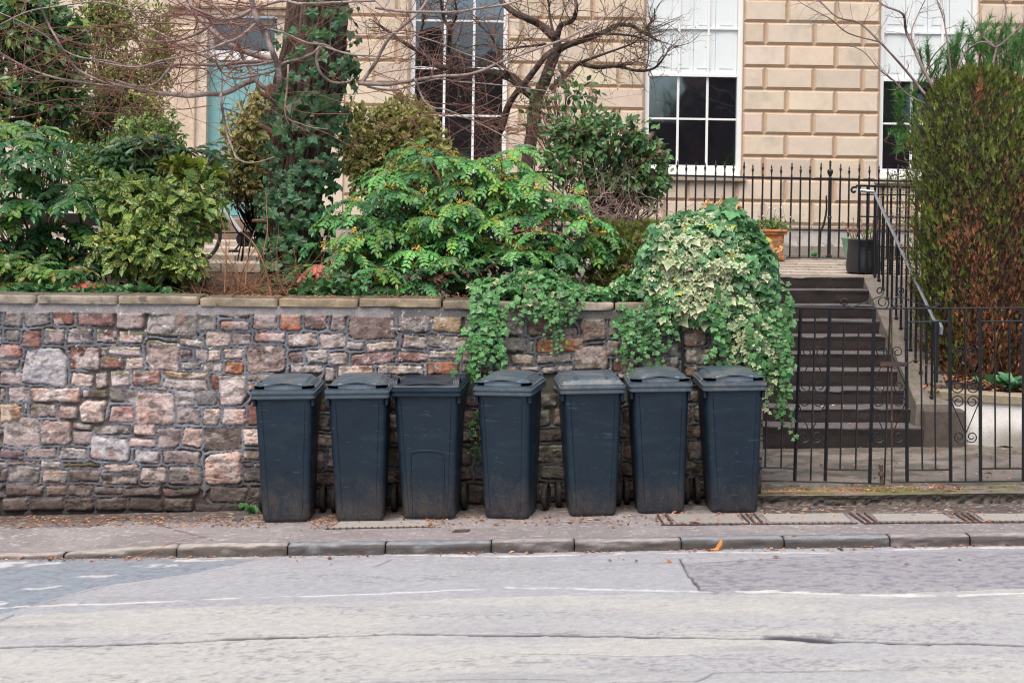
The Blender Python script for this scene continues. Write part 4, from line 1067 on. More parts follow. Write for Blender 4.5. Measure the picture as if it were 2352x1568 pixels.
def build_gates():
    def base(x): p = G(x, 1545); return (p[0], GY, p[2])
    # left leaf, sagging a little: its bars lean
    t = thing('garden_gate', 'left leaf of the low black iron scroll gates, its bars leaning', 'gate', base(650), 'low iron gates before the steps')
    f = MB()
    def hb(a, c): bar(f, a, c, 22)
    hb((500, 385), (460, 1520)); hb((692, 385), (662, 1522)); hb((985, 388), (955, 1535))
    for a, c in (((598, 385), (565, 1520)), ((1090, 388), (1052, 1540))): bar(f, a, c, 11)
    fr = f.build('frame', M['iron'], t)
    for a_ in (((120, 372), (1090, 388), 11), ((190, 463), (495, 470), 10), ((695, 472), (985, 480), 11), ((100, 1428), (455, 1440), 10), ((662, 1445), (945, 1452), 10), ((100, 1516), (1055, 1541), 9)):
        f = MB(); bar(f, *a_); f.build('cross_rail', M['iron'], t)
    for a, c in (((395, 470), (370, 1435)), ((290, 466), (265, 1432)), ((190, 463), (165, 1430)), ((787, 475), (760, 1446)), ((884, 478), (862, 1451))):
        b = MB(); bar(b, a, c, 11); b.build('thin_bar', M['iron'], t)
    s = MB(); scroll_panel(s, 492, 584, 682, 22); s.build('scrollwork', M['iron'], t); s = MB(); scroll_panel(s, 972, 1072, None, 18); s.build('scrollwork', M['iron'], t)
    s = MB(); top_scroll(s, -1, 1090); s.build('crest', M['iron'], t)
    # drop bolt at its foot
    b = MB(); p = G(1030, 1500); b.bbox(p[0] - RG(14), p[0] + RG(14), GY - .02, GY + .02, G(0, 1475)[2], G(0, 1447)[2], .003); b.tube([G(1033, 1420), G(1031, 1562)], RG(20) / 2, 8)
    b.tube([G(1020, 1448), G(1018, 1412)], RG(5), 5); b.tube([G(1040, 1448), G(1041, 1416)], RG(4), 5)
    b.build('drop_bolt', mat('rusty_bolt', (.10, .055, .035), .7, stains=[(60, .45, .6, (.05, .045, .05))]), t)
    # right leaf
    t = thing('garden_gate', 'right leaf of the iron scroll gates, rust on its closing bar', 'gate', base(1290), 'low iron gates before the steps')
    f = MB(); bar(f, (1197, 388), (1202, 1524), 22); bar(f, (1482, 388), (1490, 1524), 22)
    f.build('frame', M['iron'], t)
    r = MB(); bar(r, (1099, 388), (1101, 1530), 11)
    r.build('closing_bar', mat('rusted_bar', (.045, .028, .022), .7, stains=[(34, .55, .65, (.17, .065, .03))]), t)
    for a_ in (((1094, 386), (1484, 384), 11), ((1205, 475), (1480, 470), 11), ((1205, 1452), (1480, 1448), 10), ((1097, 1531), (1486, 1527), 9)):
        f = MB(); bar(f, *a_); f.build('cross_rail', M['iron'], t)
    for a, c in (((1292, 475), (1303, 1450)), ((1385, 472), (1390, 1449))):
        b = MB(); bar(b, a, c, 11); b.build('thin_bar', M['iron'], t)
    s = MB(); scroll_panel(s, None, 1101, 1192, -4); s.build('scrollwork', M['iron'], t)
    s = MB(); top_scroll(s, 1, 1094); s.build('crest', M['iron'], t)
    la = MB(); a, c = G(1020, 748), G(1195, 744)
    la.box(a[0], c[0], GY - .022, GY - .016, a[2] - .018, a[2] + .016); la.tube([G(1172, 748, -.03), G(1172, 748, -.012)], RG(10), 8)
    la.tube([G(1205, 745, -.02), G(1225, 738, -.02), G(1240, 728, -.02)], [RG(6), RG(8), RG(6)], 6)
    la.build('latch', mat('rusty_latch', (.075, .07, .075), .5, metal=.6, stains=[(26, .52, .62, (.22, .08, .03))]), t)
    h = MB(); h.box(G(1372, 785)[0], G(1478, 785)[0], GY, GY + .03, G(0, 793)[2], G(0, 777)[2]); h.build('hinge', M['iron'], t)
    # fixed panel to the right
    t = thing('iron_fence', 'fixed black iron scroll panel before the white planter, right of the gates', 'fence', base(1760))
    f = MB()
    for x, x2 in ((1683, 1687), (1972, 1970), (2175, 2174)): bar(f, (x, 385), (x2, 1524), 22)
    f.build('frame', M['iron'], t)
    for a_ in (((1486, 384), (2420, 378), 11), ((1690, 470), (1972, 468), 11), ((2180, 468), (2420, 468), 11), ((1700, 1442), (1970, 1440), 10), ((1488, 1528), (2420, 1520), 9), ((2180, 1440), (2420, 1440), 10)):
        f = MB(); bar(f, *a_); f.build('cross_rail', M['iron'], t)
    for a, c in (((1585, 385), (1588, 1524)), ((1780, 472), (1785, 1440)), ((1876, 470), (1881, 1440)), ((2074, 384), (2073, 1522)), ((2270, 468), (2270, 1440))):
        b = MB(); bar(b, a, c, 11); b.build('thin_bar', M['iron'], t)
    s = MB(); scroll_panel(s, 1492, 1586, 1678, -2); s.build('scrollwork', M['iron'], t); s = MB(); scroll_panel(s, 1980, 2073, 2166, 0); s.build('scrollwork', M['iron'], t)
build_gates()

def finial(mb, x, y, z, s=1.0):
    mb.lathe([(0.007 * s, 0), (.012 * s, .012 * s), (.007 * s, .022 * s), (.009 * s, .06 * s), (.013 * s, .075 * s), (.016 * s, .092 * s), (.012 * s, .105 * s), (.006 * s, .112 * s), (.011 * s, .124 * s), (.007 * s, .142 * s), (.0015, .160 * s), (0, .162 * s)], x, y, 8, z0=z)
def build_railings():
    RYD = 17.5
    def R(x, y): return P((x / 2.138 + 2600) / 1.7415, (y / 2.138 + 600) / 1.7415, RYD)
    t = thing('area_railings', 'tall black spiked railings along the back of the terrace, below the sash windows', 'railings', (3.4, RYD, 1.66))
    xs = [228 - 81.5 * k for k in range(16, 0, -1)] + [228, 312, 392, 470, 553, 633, 715, 797, 880, 961, 1041, 1124, 1205, 1289, 1369, 1453, 1622, 1703, 1781, 1873, 1952, 2034, 2113, 2190] + [2190 + 81.5 * k for k in range(1, 14)]
    proto = None; rng = random.Random(5)
    ztop = lambda x: R(x, 218 + (x - 228) * .026).z
    zbot = lambda x: R(x, 918 + (x - 1200) * .012).z - .02
    x0 = R(xs[0], 225).x; zc = ztop(1200)
    for x in xs:
        p = R(x, 225); z1 = ztop(x); z0 = zbot(x)
        if proto is None:
            b = MB(); b.tube([(p.x, RYD, z0), (p.x, RYD, z1 + .012)], .0115, 6); finial(b, p.x, RYD, z1 + .010, 1.0)
            proto = b.build('spiked_bar', M['iron2'], t); px0 = p.x; pz0 = z1
        else:
            c = proto.copy(); COL.objects.link(c); c.parent = t; c.location = (p.x - px0, 0, z1 - pz0); c.rotation_euler = (0, rng.uniform(-.004, .012), 0)
            # pivot about the thing's base keeps the lean tiny
    b = MB(); a, c = R(xs[0] - 40, 218 + (xs[0] - 228) * .026), R(xs[-1] + 40, 218 + (xs[-1] - 228) * .026)
    MMz = .012
    V = [(a.x, RYD - .012, a.z - MMz), (c.x, RYD - .012, c.z - MMz), (c.x, RYD + .012, c.z - MMz), (a.x, RYD + .012, a.z - MMz), (a.x, RYD - .012, a.z + MMz), (c.x, RYD - .012, c.z + MMz), (c.x, RYD + .012, c.z + MMz), (a.x, RYD + .012, a.z + MMz)]
    b.add(V, [(0, 1, 5, 4), (1, 2, 6, 5), (2, 3, 7, 6), (3, 0, 4, 7), (4, 5, 6, 7), (3, 2, 1, 0)]); b.build('top_rail', M['iron2'], t)
    # heavier post with an urn, and its raking stay
    b = MB(); p = R(1535, 918); z0 = p.z - .02; zt_ = ztop(1535); px = R(1538, 400).x
    b.tube([(px, RYD, z0), (px, RYD, zt_)], .022, 10)
    b.lathe([(.022, 0), (.036, .005), (.036, .03), (.022, .04)], px, RYD, 12, z0=z0 + .01); b.lathe([(.022, 0), (.03, .01), (.022, .03)], px, RYD, 12, z0=R(1520, 585).z)
    b.lathe([(.016, 0), (.027, .012), (.015, .028), (.022, .045), (.036, .075), (.038, .10), (.030, .112), (.012, .122), (.010, .15), (.016, .17), (.011, .19), (.017, .205), (.010, .225), (0, .232)], px, RYD, 14, z0=zt_ + .005)
    b.build('urn_post', M['iron2'], t)
    b = MB(); b.tube([tuple(R(x, y)) for x, y in ((1450, 925), (1455, 800), (1462, 700), (1490, 640), (1508, 560), (1515, 500), (1513, 400), (1518, 385))], [.017, .017, .015, .014, .013, .012, .011, .004], 8)
    b.V = [v + np.array((0, .03, 0)) for v in b.V]; b.build('stay', M['iron2'], t)
    # stair railing with the sloping handrail
    t = thing('stair_railing', 'black bars and polished sloping handrail on the side wall of the steps', 'handrail', (3.75, 13.8, .8))
    def H(x, y, Y): return P((x / 3.92 + 3100) / 1.7415, (y / 3.92 + 900) / 1.7415, Y)
    pt, pb = P(2010, 446, 15.2), P(2146, 736, 12.62)
    hr = MB(); hr.tube([tuple(P(1976, 438, 15.3)), tuple(P(2008, 441, 15.25)), tuple(pt), tuple(pt.lerp(pb, .5)), tuple(pb), tuple(P(2158, 741, 12.55)), tuple(P(2163, 752, 12.5)), tuple(P(2161, 768, 12.5))], .017, 8)
    hr.build('handrail', mat('skylit_rail', (.42, .46, .52), .28, metal=.8, noise=(20, .3)), t)  # pale blue-grey colour put in for the sky's reflection along the rail
    tops_ = []
    n = 13
    for k in range(n):
        s = k / (n - 1.0); p = pt.lerp(pb, .02 + .96 * s)
        zt_ = float(np.interp(p.y, [12.5, 15.02], [P(2125, 935, 12.6).z, 1.552]))
        z0 = zt_ if p.y < 15.0 else 1.56
        b = MB(); b.tube([(p.x - .00, p.y, z0 - .02), (p.x, p.y, p.z)], .0115, 6); b.lathe([(.011, 0), (.019, .004), (.019, .02), (.011, .026)], p.x, p.y, 8, z0=z0 + .0)
        b.build('bar', M['iron2'], t)
    b = MB(); p = P(2143, 738, 12.6); b.tube([(p.x + .01, 12.52, .75), (p.x + .01, 12.52, p.z)], .02, 8); b.build('end_post', M['iron2'], t)
    # landing rail
    t = thing('landing_rail', 'black landing railing with a curled end at the head of the steps', 'railing', (3.8, 15.3, 1.56))
    Y = 15.32
    def Q(x, y): return P((x / 2.138 + 2600) / 1.7415, (y / 2.138 + 600) / 1.7415, Y)
    b = MB(); pts = [tuple(Q(1745 + r * math.cos(a), 345 + r * math.sin(a))) for a, r in [(math.radians(20 + 300 * k / 14), 12 + 18 * k / 14) for k in range(15)]]
    pts += [tuple(Q(x, y)) for x, y in ((1765, 306), (1800, 306), (2000, 312), (2240, 320), (2700, 330))]
    b.tube(pts, .012, 6)
    for y0, y1 in ((380, 384), (568, 582), (820, 850)): b.tube([tuple(Q(1795, y0)), tuple(Q(2700, y1 + 8))], .008, 5)
    b.build('rails', M['iron2'], t)
    for x in [1795, 1862, 1925, 1995, 2065] + [2140 + 75 * k for k in range(7)]:
        b = MB(); p = Q(x, 310); b.tube([(p.x, Y, 1.55), (p.x, Y, p.z)], .0125, 6); b.build('bar', M['iron2'], t)
build_railings()

# ------------------------------------------------------------------ planter, pots, bicycle, pipe
def build_props():
    # big round white-washed planter
    cx, cy, R0 = 5.20, 14.60, 2.32
    zt_ = P(2185, 896, 12.7).z
    t = thing('round_planter', 'large round whitewashed planter wall with a stone rim and green algae stains', 'planter', (cx, cy, .2))
    b = MB(); n = 90; V = []; q = []; Cc = []
    a0, a1 = math.radians(232), math.radians(330)
    rows = np.linspace(0, 1, 20)
    for i in range(n):
        a = a0 + (a1 - a0) * i / (n - 1)
        for j, s in enumerate(rows):
            z = (.12 + SX * (cx + R0 * math.cos(a)) * .6) * (1 - s) + (zt_ - .07) * s
            if j == 0: z += .03 * float(vnoise(i * .4, 0, 3))
            V.append((cx + R0 * math.cos(a) + 0, cy + R0 * math.sin(a) * 1.0, z)); x_ = cx + R0 * math.cos(a)
            dirt = float(sstep(.55, .15, s + .5 * (fbm(x_ * 6, z * 3, 701, 4) - .5)) * sstep(4.0, 4.5, x_ + .4 * (fbm(x_ * 3, z * 3, 703, 3) - .5)))
            w = np.array((.80, .80, .78)); w = w * (1 - .75 * dirt) + np.array((.14, .125, .08)) * .75 * dirt
            Cc.append(w)
            if i and j: k = i * 20 + j; q.append((k - 21, k - 1, k, k - 20))
    b.add(V, q, col=Cc); b.build('planter_wall', mat('whitewash', attr=True, rough=.9, noise=(22, .1), bump=(40, .5, .006), stains=[(45, .58, .66, (.30, .28, .22), .45, .2)]), t, useCol=True)
    b = MB(); 
    for i in range(26):
        s0, s1 = a0 + (a1 - a0) * i / 26, a0 + (a1 - a0) * (i + 1) / 26 - (.004 if i % 6 == 5 else 0)
        V = []
        for a in (s0, s1):
            for r, z in ((R0 + .03, zt_ - .075), (R0 + .035, zt_ - .01), (R0 + .02, zt_), (R0 - .2, zt_), (R0 - .2, zt_ - .1)): V.append((cx + r * math.cos(a), cy + r * math.sin(a), z))
        b.add(V, [(k, k + 5, k + 6, k + 1) for k in range(4)] + [(4, 9, 5, 0)])
    b.build('rim', mat('rim_stone', (.30, .255, .18), .9, noise=(25, .3), bump=(50, .5, .006)), t)
    # soil inside, rising behind; small brick pier beside the block
    X, Yg = np.meshgrid(np.linspace(3.55, 7.5, 60), np.linspace(12.3, 15.4, 50))
    Z = zt_ - .06 + .16 * (Yg - 12.4) + .04 * (fbm(X * 6, Yg * 6, 33, 4) - .5); inside = (np.hypot(X - cx, Yg - cy) < R0 - .1) | (X > 6)
    edge = np.hypot(X - cx, Yg - cy); k = np.minimum(1, (R0 - .1) / np.maximum(edge, 1e-6)); msk = Yg < 14.2
    Xc = np.where(msk, cx + (X - cx) * k, X); Yc = np.where(msk, cy + (Yg - cy) * k, Yg)
    xi = np.array([P(2000, 800, 13).x]);
    s = mk_mesh('planter_soil', np.stack([np.maximum(Xc, 3.72), Yc, Z], -1).reshape(-1, 3), [grid_faces(60, 50)], M['soil'], loc=(0, 0, 0)); kindof(s, 'structure')
    t = thing('brick_pier', 'short red brick pier behind the concrete block, under the planter rim', 'pier', (3.98, 12.75, .2))
    b = MB(); br = mat('red_brick', (.34, .14, .085), .9, noise=(30, .25), bump=(60, .4, .004)); px = P(2170, 920, 12.72).x
    for k in range(6): b.bbox(px - .04, px + .16, 12.74, 12.86, zt_ - .085 - .07 * (k + 1) + .006, zt_ - .085 - .07 * k, .004)
    b.build('bricks', br, t)

    # pots on the terrace
    def pot(name, label, x, y, z, prof, m, n=28):
        t = thing(name, label, 'plant pot', (x, y, z)); b = MB(); b.lathe(prof, x, y, n, z0=z); b.build('pot', m, t, smooth=True)
        r = prof[-1][0]; s = MB(); s.lathe([(0, prof[-1][1] - .0), (r + .01, prof[-1][1] - .0)], x, y, n, z0=z); s.build('potting_soil', M['soil'], t)
        return t
    p = P(1984, 627, 15.5); zz_ = 1.56
    blk = mat('black_glaze', (.022, .024, .028), .5, noise=(8, .3), stains=[(7, .655, .665, (.16, .17, .18))])
    pot('black_pot', 'tall black plastic pot of bare stems behind the landing bars', p.x, 15.52, p.z + .005,
        [(0, 0), (.165, 0), (.182, .02), (.188, .07), (.180, .16), (.172, .26), (.170, .345), (.176, .35), (.176, .362), (.160, .362), (.158, .32)], blk)
    p2 = P(1952, 592, 16.4)
    pot('green_pot', 'pale green glazed pot half hidden behind the black pot', p2.x + .12, 16.5, 1.625, [(0, 0), (.10, 0), (.13, .05), (.17, .18), (.185, .29), (.20, .31), (.20, .325), (.18, .325), (.17, .30)],
        mat('green_glaze', (.16, .33, .23), .35, noise=(6, .15)))
    # terracotta trough
    a, c = P(1765, 587, 17.05), P(1803, 587, 17.05); x1 = P(1797, 560, 17.05).x; x0 = x1 - .42
    t = thing('terracotta_planter', 'weathered square terracotta planter with a small white flowering plant', 'planter', ((x0 + x1) / 2, 17.05, 1.66))
    tc = mat('terracotta', (.42, .15, .055), .9, noise=(16, .3), bump=(40, .4, .005), stains=[(13, .52, .60, (.14, .11, .05)), (22, .60, .66, (.45, .28, .16))])
    b = MB(); z0, z1 = 1.665, P(1780, 527, 17.05).z
    b.bbox(x0, x1, 16.88, 17.22, z0, z0 + .045, .008); 
    V = [(x0 + .02, 16.90, z0 + .046), (x1 - .02, 16.90, z0 + .046), (x1 - .02, 17.2, z0 + .046), (x0 + .02, 17.2, z0 + .046), (x0 + .01, 16.89, z1 - .06), (x1 - .01, 16.89, z1 - .06), (x1 - .01, 17.21, z1 - .06), (x0 + .01, 17.21, z1 - .06)]
    b.add(V, [(0, 1, 5, 4), (1, 2, 6, 5), (2, 3, 7, 6), (3, 0, 4, 7)]); b.bbox(x0 - .02, x1 + .02, 16.86, 17.24, z1 - .059, z1 - .035, .006); b.bbox(x0 - .035, x1 + .035, 16.845, 17.255, z1 - .034, z1, .014)
    b.build('pot', tc, t)

    # bicycle on the neighbour's yard
    Y = 15.6
    B = lambda x, y, dy=0: tuple(P((x / 3.137 + 700) / 1.7415, (y / 3.137 + 700) / 1.7415, Y + dy))
    t = thing('bicycle', 'white framed bicycle standing behind the shrubs near the teal door', 'bicycle', (B(880, 1000)[0], Y, 1.64))
    wh = mat('bicycle_paint', (.62, .66, .66), .35); bk = mat('bicycle_black', (.015, .015, .017), .5); al = mat('bicycle_alloy', (.55, .57, .6), .3, metal=.9)
    zb = B(880, 800)[2]; xb = B(880, 800)[0]; R = .33; xf, xr_ = xb - .60, xb + .43; zw = zb + .045
    f = MB(); f.tube([(xb, Y, zb), (xf + .22, Y, zb + .50)], .024, 8); f.tube([(xb, Y, zb), (xb + .17, Y, zb + .50)], .019, 8); f.tube([(xf + .20, Y, zb + .55), (xb + .16, Y, zb + .46)], .018, 8)
    f.tube([(xf + .22, Y, zb + .48), (xf + .18, Y, zb + .62)], .02, 8)
    for s in (-.05, .05): f.tube([(xb, Y + s * .6, zb), (xr_, Y + s, zw)], .011, 6); f.tube([(xb + .16, Y, zb + .44), (xr_, Y + s, zw)], .009, 6); f.tube([(xf + .2, Y + s, zb + .46), (xf, Y + s, zw)], .013, 6)
    f.build('frame', wh, t)
    for xx in (xf, xr_):
        w = MB(); a = np.linspace(0, 2 * math.pi, 49); w.tube(np.stack([xx + R * np.cos(a), Y + 0 * a, zw + R * np.sin(a)], -1), .017, 8, caps=False); wo = w.build('wheel', bk, t)
        s = MB(); s.tube(np.stack([xx + (R - .022) * np.cos(a), Y + 0 * a, zw + (R - .022) * np.sin(a)], -1), .009, 6, caps=False); s.tube([(xx, Y - .04, zw), (xx, Y + .04, zw)], .018, 8)
        for k in range(18): an = k * 2 * math.pi / 18; s.tube([(xx, Y + (.02 if k % 2 else -.02), zw), (xx + (R - .02) * math.cos(an), Y, zw + (R - .02) * math.sin(an))], .0015, 3)
        s.build('rim', al, wo)
    c = MB(); c.lathe([(0, -.004), (.085, -.004), (.09, 0), (.085, .004), (0, .004)], 0, 0, 24); v = c.V[0]; c.V[0] = np.stack([xb + v[:, 0], Y - .05 + v[:, 2], zb + v[:, 1]], -1)
    c.tube([(xb, Y - .06, zb), (xb - .10, Y - .07, zb - .13)], .011, 6); c.tube([(xb, Y + .06, zb), (xb + .10, Y + .07, zb + .13)], .011, 6); c.box(xb - .15, xb - .05, Y - .15, Y - .07, zb - .145, zb - .12)
    c.build('crankset', bk, t)
    s = MB(); s.tube([(xb + .17, Y, zb + .5), (xb + .20, Y, zb + .62)], .012, 6); s.bbox(xb + .08, xb + .33, Y - .06, Y + .06, zb + .62, zb + .66, .02); s.build('saddle', bk, t)
    s = MB(); s.tube([(xf + .18, Y, zb + .62), (xf + .17, Y, zb + .68), (xf + .10, Y, zb + .70)], .014, 6); s.tube([(xf + .10, Y - .28, zb + .72), (xf + .09, Y, zb + .70), (xf + .10, Y + .28, zb + .72)], .012, 6); s.build('handlebar', bk, t)
    # low yard rail with two lines
    b = MB(); 
    for yy in (335, 725): b.tube([B(300, yy, -.3), B(1300, yy, -.3)], .008, 5)
    for xx in (150, 1450): b.tube([B(xx, 300, -.3), B(xx, 1100, -.3)], .012, 5)
    tag(b.build('yard_rail', M['iron2']), 'thin two-line black rail in front of the white bicycle', 'railing')
    # pipe down the rubble wall
    pts = []
    for u, v in ((1552, 728), (1560, 736), (1564, 750), (1566, 780), (1567, 830), (1567, 900), (1566, 1000)):
        p = PW(u, v); pts.append((p.x, p.y - .032, p.z))
    b = MB(); b.tube(pts, .010, 8)
    tag(b.build('drain_pipe', mat('black_pipe', (.015, .016, .018), .4)), 'thin black plastic pipe running down the wall beside the ivy', 'pipe')
    # hose along the railing foot
    b = MB(); pts = [tuple(P(u, v, 17.25)) for u, v in ((1805, 590), (1840, 590), (1875, 592), (1920, 593), (1960, 594), (2000, 596), (2095, 598))]
    pts = [(p[0], p[1], 1.672 + .008) for p in pts]; b.tube(pts, .009, 6)
    tag(b.build('hose', M['iron2']), 'black hose lying along the foot of the spiked railings', 'hose')
    # inspection covers let into the pavement
    cm = mat('cover_concrete', (.30, .285, .265), .9, noise=(60, .2), bump=(90, .4, .003)); im = mat('cover_iron', (.075, .05, .055), .6, noise=(60, .4), stains=[(25, .5, .6, (.16, .08, .045))])
    def cover(quad, frame, label, group, ribs=None, tn=1):
        q = [PG(u, v) for u, v in quad]; c = sum((Vector(p) for p in q), Vector()) / 4
        t = thing('inspection_cover', label, 'inspection cover', tuple(c), group)
        def lift(p, h): return (p[0], p[1], SX * p[0] + h)
        def inset(k): return [Vector(p).lerp(c, k) for p in q]
        V = [lift(p, .0075) for p in q] + [lift(p, .001) for p in q]
        MB().add(V, [(0, 1, 2, 3), (0, 4, 5, 1), (1, 5, 6, 2), (2, 6, 7, 3), (3, 7, 4, 0)]).build('infill', cm if tn == 1 else mat('cover_concrete_dark', (.26, .24, .225), .9, noise=(60, .25)), t)
        b = MB()
        for st in frame:
            a, e = PG(*st[0]), PG(*st[1]); w = st[2]; L_ = (Vector(e) - Vector(a)); nn = int(L_.length / .022)
            b.tube([lift(a, .006), lift(e, .006)], w * .5, 4)
            for k in range(nn):                              # toothed edge
                if k % 2: p = Vector(a).lerp(Vector(e), k / nn); b.box(p.x - .006, p.x + .006, p.y - w, p.y + w, SX * p.x, SX * p.x + .014)
        b.build('frame', im, t)
    gp = 'inspection covers in the pavement by the path'
    cover([(760, 1214), (985, 1210), (978, 1197), (782, 1199)], [((745, 1216), (1000, 1211), .006)], 'pale inspection cover in the pavement under the second and third bins', None)
    cover([(1555, 1203), (1707, 1202), (1690, 1181), (1532, 1182)], [((1518, 1207), (1722, 1205), .010), ((1524, 1206), (1510, 1183), .014), ((1545, 1206), (1528, 1183), .010), ((1722, 1204), (1700, 1180), .012)], 'speckled inspection cover in front of the rightmost bin', gp, tn=2)
    cover([(1768, 1200), (1955, 1199), (1935, 1180), (1750, 1182)], [((1725, 1205), (1970, 1203), .010), ((1735, 1204), (1713, 1180), .014), ((1752, 1204), (1730, 1180), .012), ((1985, 1203), (1950, 1179), .014)], 'smooth pale inspection cover between the iron strips, below the left gate', gp)
    cover([(2018, 1198), (2190, 1197), (2165, 1181), (2000, 1181)], [((1985, 1203), (2215, 1201), .010), ((2000, 1203), (1968, 1180), .012), ((2015, 1203), (1985, 1180), .010), ((2222, 1200), (2192, 1180), .012)], 'inspection cover below the fixed fence panel, second from the right edge', gp)
    cover([(2262, 1197), (2440, 1196), (2410, 1181), (2240, 1181)], [((2215, 1201), (2440, 1200), .010), ((2238, 1200), (2208, 1180), .012), ((2250, 1200), (2222, 1180), .010)], 'inspection cover cut by the right edge of the photo', gp)
    q = [PG(u, v) for u, v in ((1038, 1223), (1074, 1222), (1080, 1217), (1046, 1218))]
    b = MB(); b.add([(p.x, p.y, SX * p.x + .008) for p in q] + [(p.x, p.y, SX * p.x) for p in q], [(0, 1, 2, 3), (0, 4, 5, 1), (1, 5, 6, 2), (2, 6, 7, 3), (3, 7, 4, 0)])
    for k in (.3, .5, .7): p = Vector(q[0]).lerp(Vector(q[2]), k); b.box(p.x - .01, p.x + .01, p.y - .012, p.y + .012, SX * p.x + .008, SX * p.x + .011)
    tag(b.build('stopcock_cover', im), 'small rusty iron stopcock cover in the pavement near the kerb', 'stopcock cover')
build_props()

# ------------------------------------------------------------------ across the street, behind the camera (seen in the window glass)
def street_tree():
    rng = random.Random(77); t = thing('street_tree', 'bare tree across the street, reflected in the sash windows', 'tree', (5.9, -11.5, 0)); b = MB()
    def grow(p, d, L, r, lv):
        pts = [p]
        for k in range(5):
            d = (d + Vector((rng.gauss(0, .16), rng.gauss(0, .1), rng.gauss(0, .12) + .03))).normalized(); pts.append(pts[-1] + d * L / 5)
        b.tube([tuple(q) for q in pts], [r * (1 - .1 * k) for k in range(6)], 5)
        if lv > 0:
            for k in range(4 if lv > 1 else 5):
                q = pts[rng.randint(2, 5)]; e = (d + Vector((rng.uniform(-1, 1), rng.uniform(-.6, .6), rng.uniform(-.2, .7))) * .9).normalized(); grow(q, e, L * .68, r * .5, lv - 1)
    grow(Vector((6.4, -11.5, 0)), Vector((0, 0, 1)), 3.4, .17, 5)
    b.build('trunk', mat('street_tree_bark', (.05, .04, .035), .9), t)
street_tree()
def build_opposite():
    t = thing('brick_terrace', 'dark red brick house across the street, reflected in the window panes', 'house', (4.0, -16, 0))
    b = MB(); b.box(7.4, 30, -24, -16, -2, 8.5); b.box(-30, 2.8, -24, -16, -2, 8.0); b.box(2.81, 7.39, -23, -16.1, -2, 5.6)
    b.build('wall', mat('opposite_brick', (.16, .065, .045), .9, noise=(3, .2)), t)
    b = MB(); 
    for x in range(9, 29, 3): 
        for z in (1.6, 5): b.box(x, x + 1.1, -15.98, -15.9, z, z + 1.8)
    b.build('window', M['white'], t)
    b = MB(); b.add([(7.2, -15.7, 8.5), (30, -15.7, 8.5), (30, -20, 10.2), (7.2, -20, 10.2), (7.2, -24.3, 8.5), (30, -24.3, 8.5)], [(0, 1, 2, 3), (3, 2, 5, 4)]); b.add([(-30, -15.7, 8), (3, -15.7, 8), (3, -20, 10), (-30, -20, 10), (-30, -24.3, 8), (3, -24.3, 8)], [(0, 1, 2, 3), (3, 2, 5, 4)])
    b.build('roof', mat('slate', (.06, .065, .075), .6), t)
    g = MB(); g.box(-60, 60, -15.5, -15.2, -3, 2.4); tag(g.build('opposite_wall', mat('dark_hedge', (.03, .035, .02), .95)), 'dark hedge bank across the street, seen only as a reflection', 'hedge')
build_opposite()
# ------------------------------------------------------------------ vegetation
NR = np.random.default_rng(7)
def nrm(a): a = np.asarray(a, float); return a / (np.linalg.norm(a, axis=-1, keepdims=True) + 1e-9)
OVAL = (np.array([(0, 0, 0), (-.20, .22, .06), (-.26, .52, .07), (-.13, .80, .02), (0, 1, -.10), (.13, .80, .02), (.26, .52, .07), (.20, .22, .06), (0, .5, 0)]),
        np.array([(8, 1, 0), (8, 2, 1), (8, 3, 2), (8, 4, 3), (8, 5, 4), (8, 6, 5), (8, 7, 6), (8, 0, 7)]), np.array([.3, 1, 1, 1, 1, 1, 1, 1, 0]))
IVY = (np.array([(0, .04, 0), (-.34, -.12, -.05), (-.40, .12, .04), (-.54, .40, -.06), (-.33, .54, .03), (0, .98, -.12), (.33, .54, .03), (.54, .40, -.06), (.40, .12, .04), (.34, -.12, -.05), (0, .32, .02)]),
       np.array([(10, i + 1, i) for i in range(9)] + [(10, 0, 9)]), np.array([.2, 1, .45, 1, .4, 1, .4, 1, .45, 1, 0]))
HOLLY = (np.array([(0, 0, 0), (-.24, .14, .05), (-.20, .30, .05), (-.30, .46, .04), (-.20, .64, .05), (-.18, .80, .02), (0, 1, -.08), (.18, .80, .02), (.20, .64, .05), (.30, .46, .04), (.20, .30, .05), (.24, .14, .05), (0, .5, -.01)]),
         np.array([(12, i + 1, i) for i in range(11)] + [(12, 0, 11)]), np.array([.3] + [1] * 11 + [0]))
LITE = (np.array([(0, 0, 0), (-.24, .45, .06), (0, 1, -.05), (.24, .45, .06)]), np.array([(0, 3, 2), (0, 2, 1)]), np.array([.3, 1, .6, 1]))
SPRAY = (np.array([(0, 0, 0), (-.10, .30, 0), (-.34, .50, .05), (-.12, .52, 0), (-.26, .86, .04), (0, .68, 0), (.02, 1.05, -.05), (.08, .66, 0), (.28, .84, .03), (.12, .46, 0), (.36, .46, -.04), (.10, .26, 0)]),
         np.array([(0, 11, 1), (1, 3, 2), (1, 11, 3), (3, 5, 4), (3, 11, 5), (11, 9, 5), (11, 10, 9), (9, 7, 5), (9, 8, 7), (5, 7, 6)]), np.array([.2, .4, 1, .5, 1, .6, 1, .6, 1, .5, 1, .4]))
NEEDLE = (np.array([(-.012, 0, 0), (.012, 0, 0), (0, 1, -.06)]), np.array([(0, 1, 2)]), np.array([0, 0, 1]))
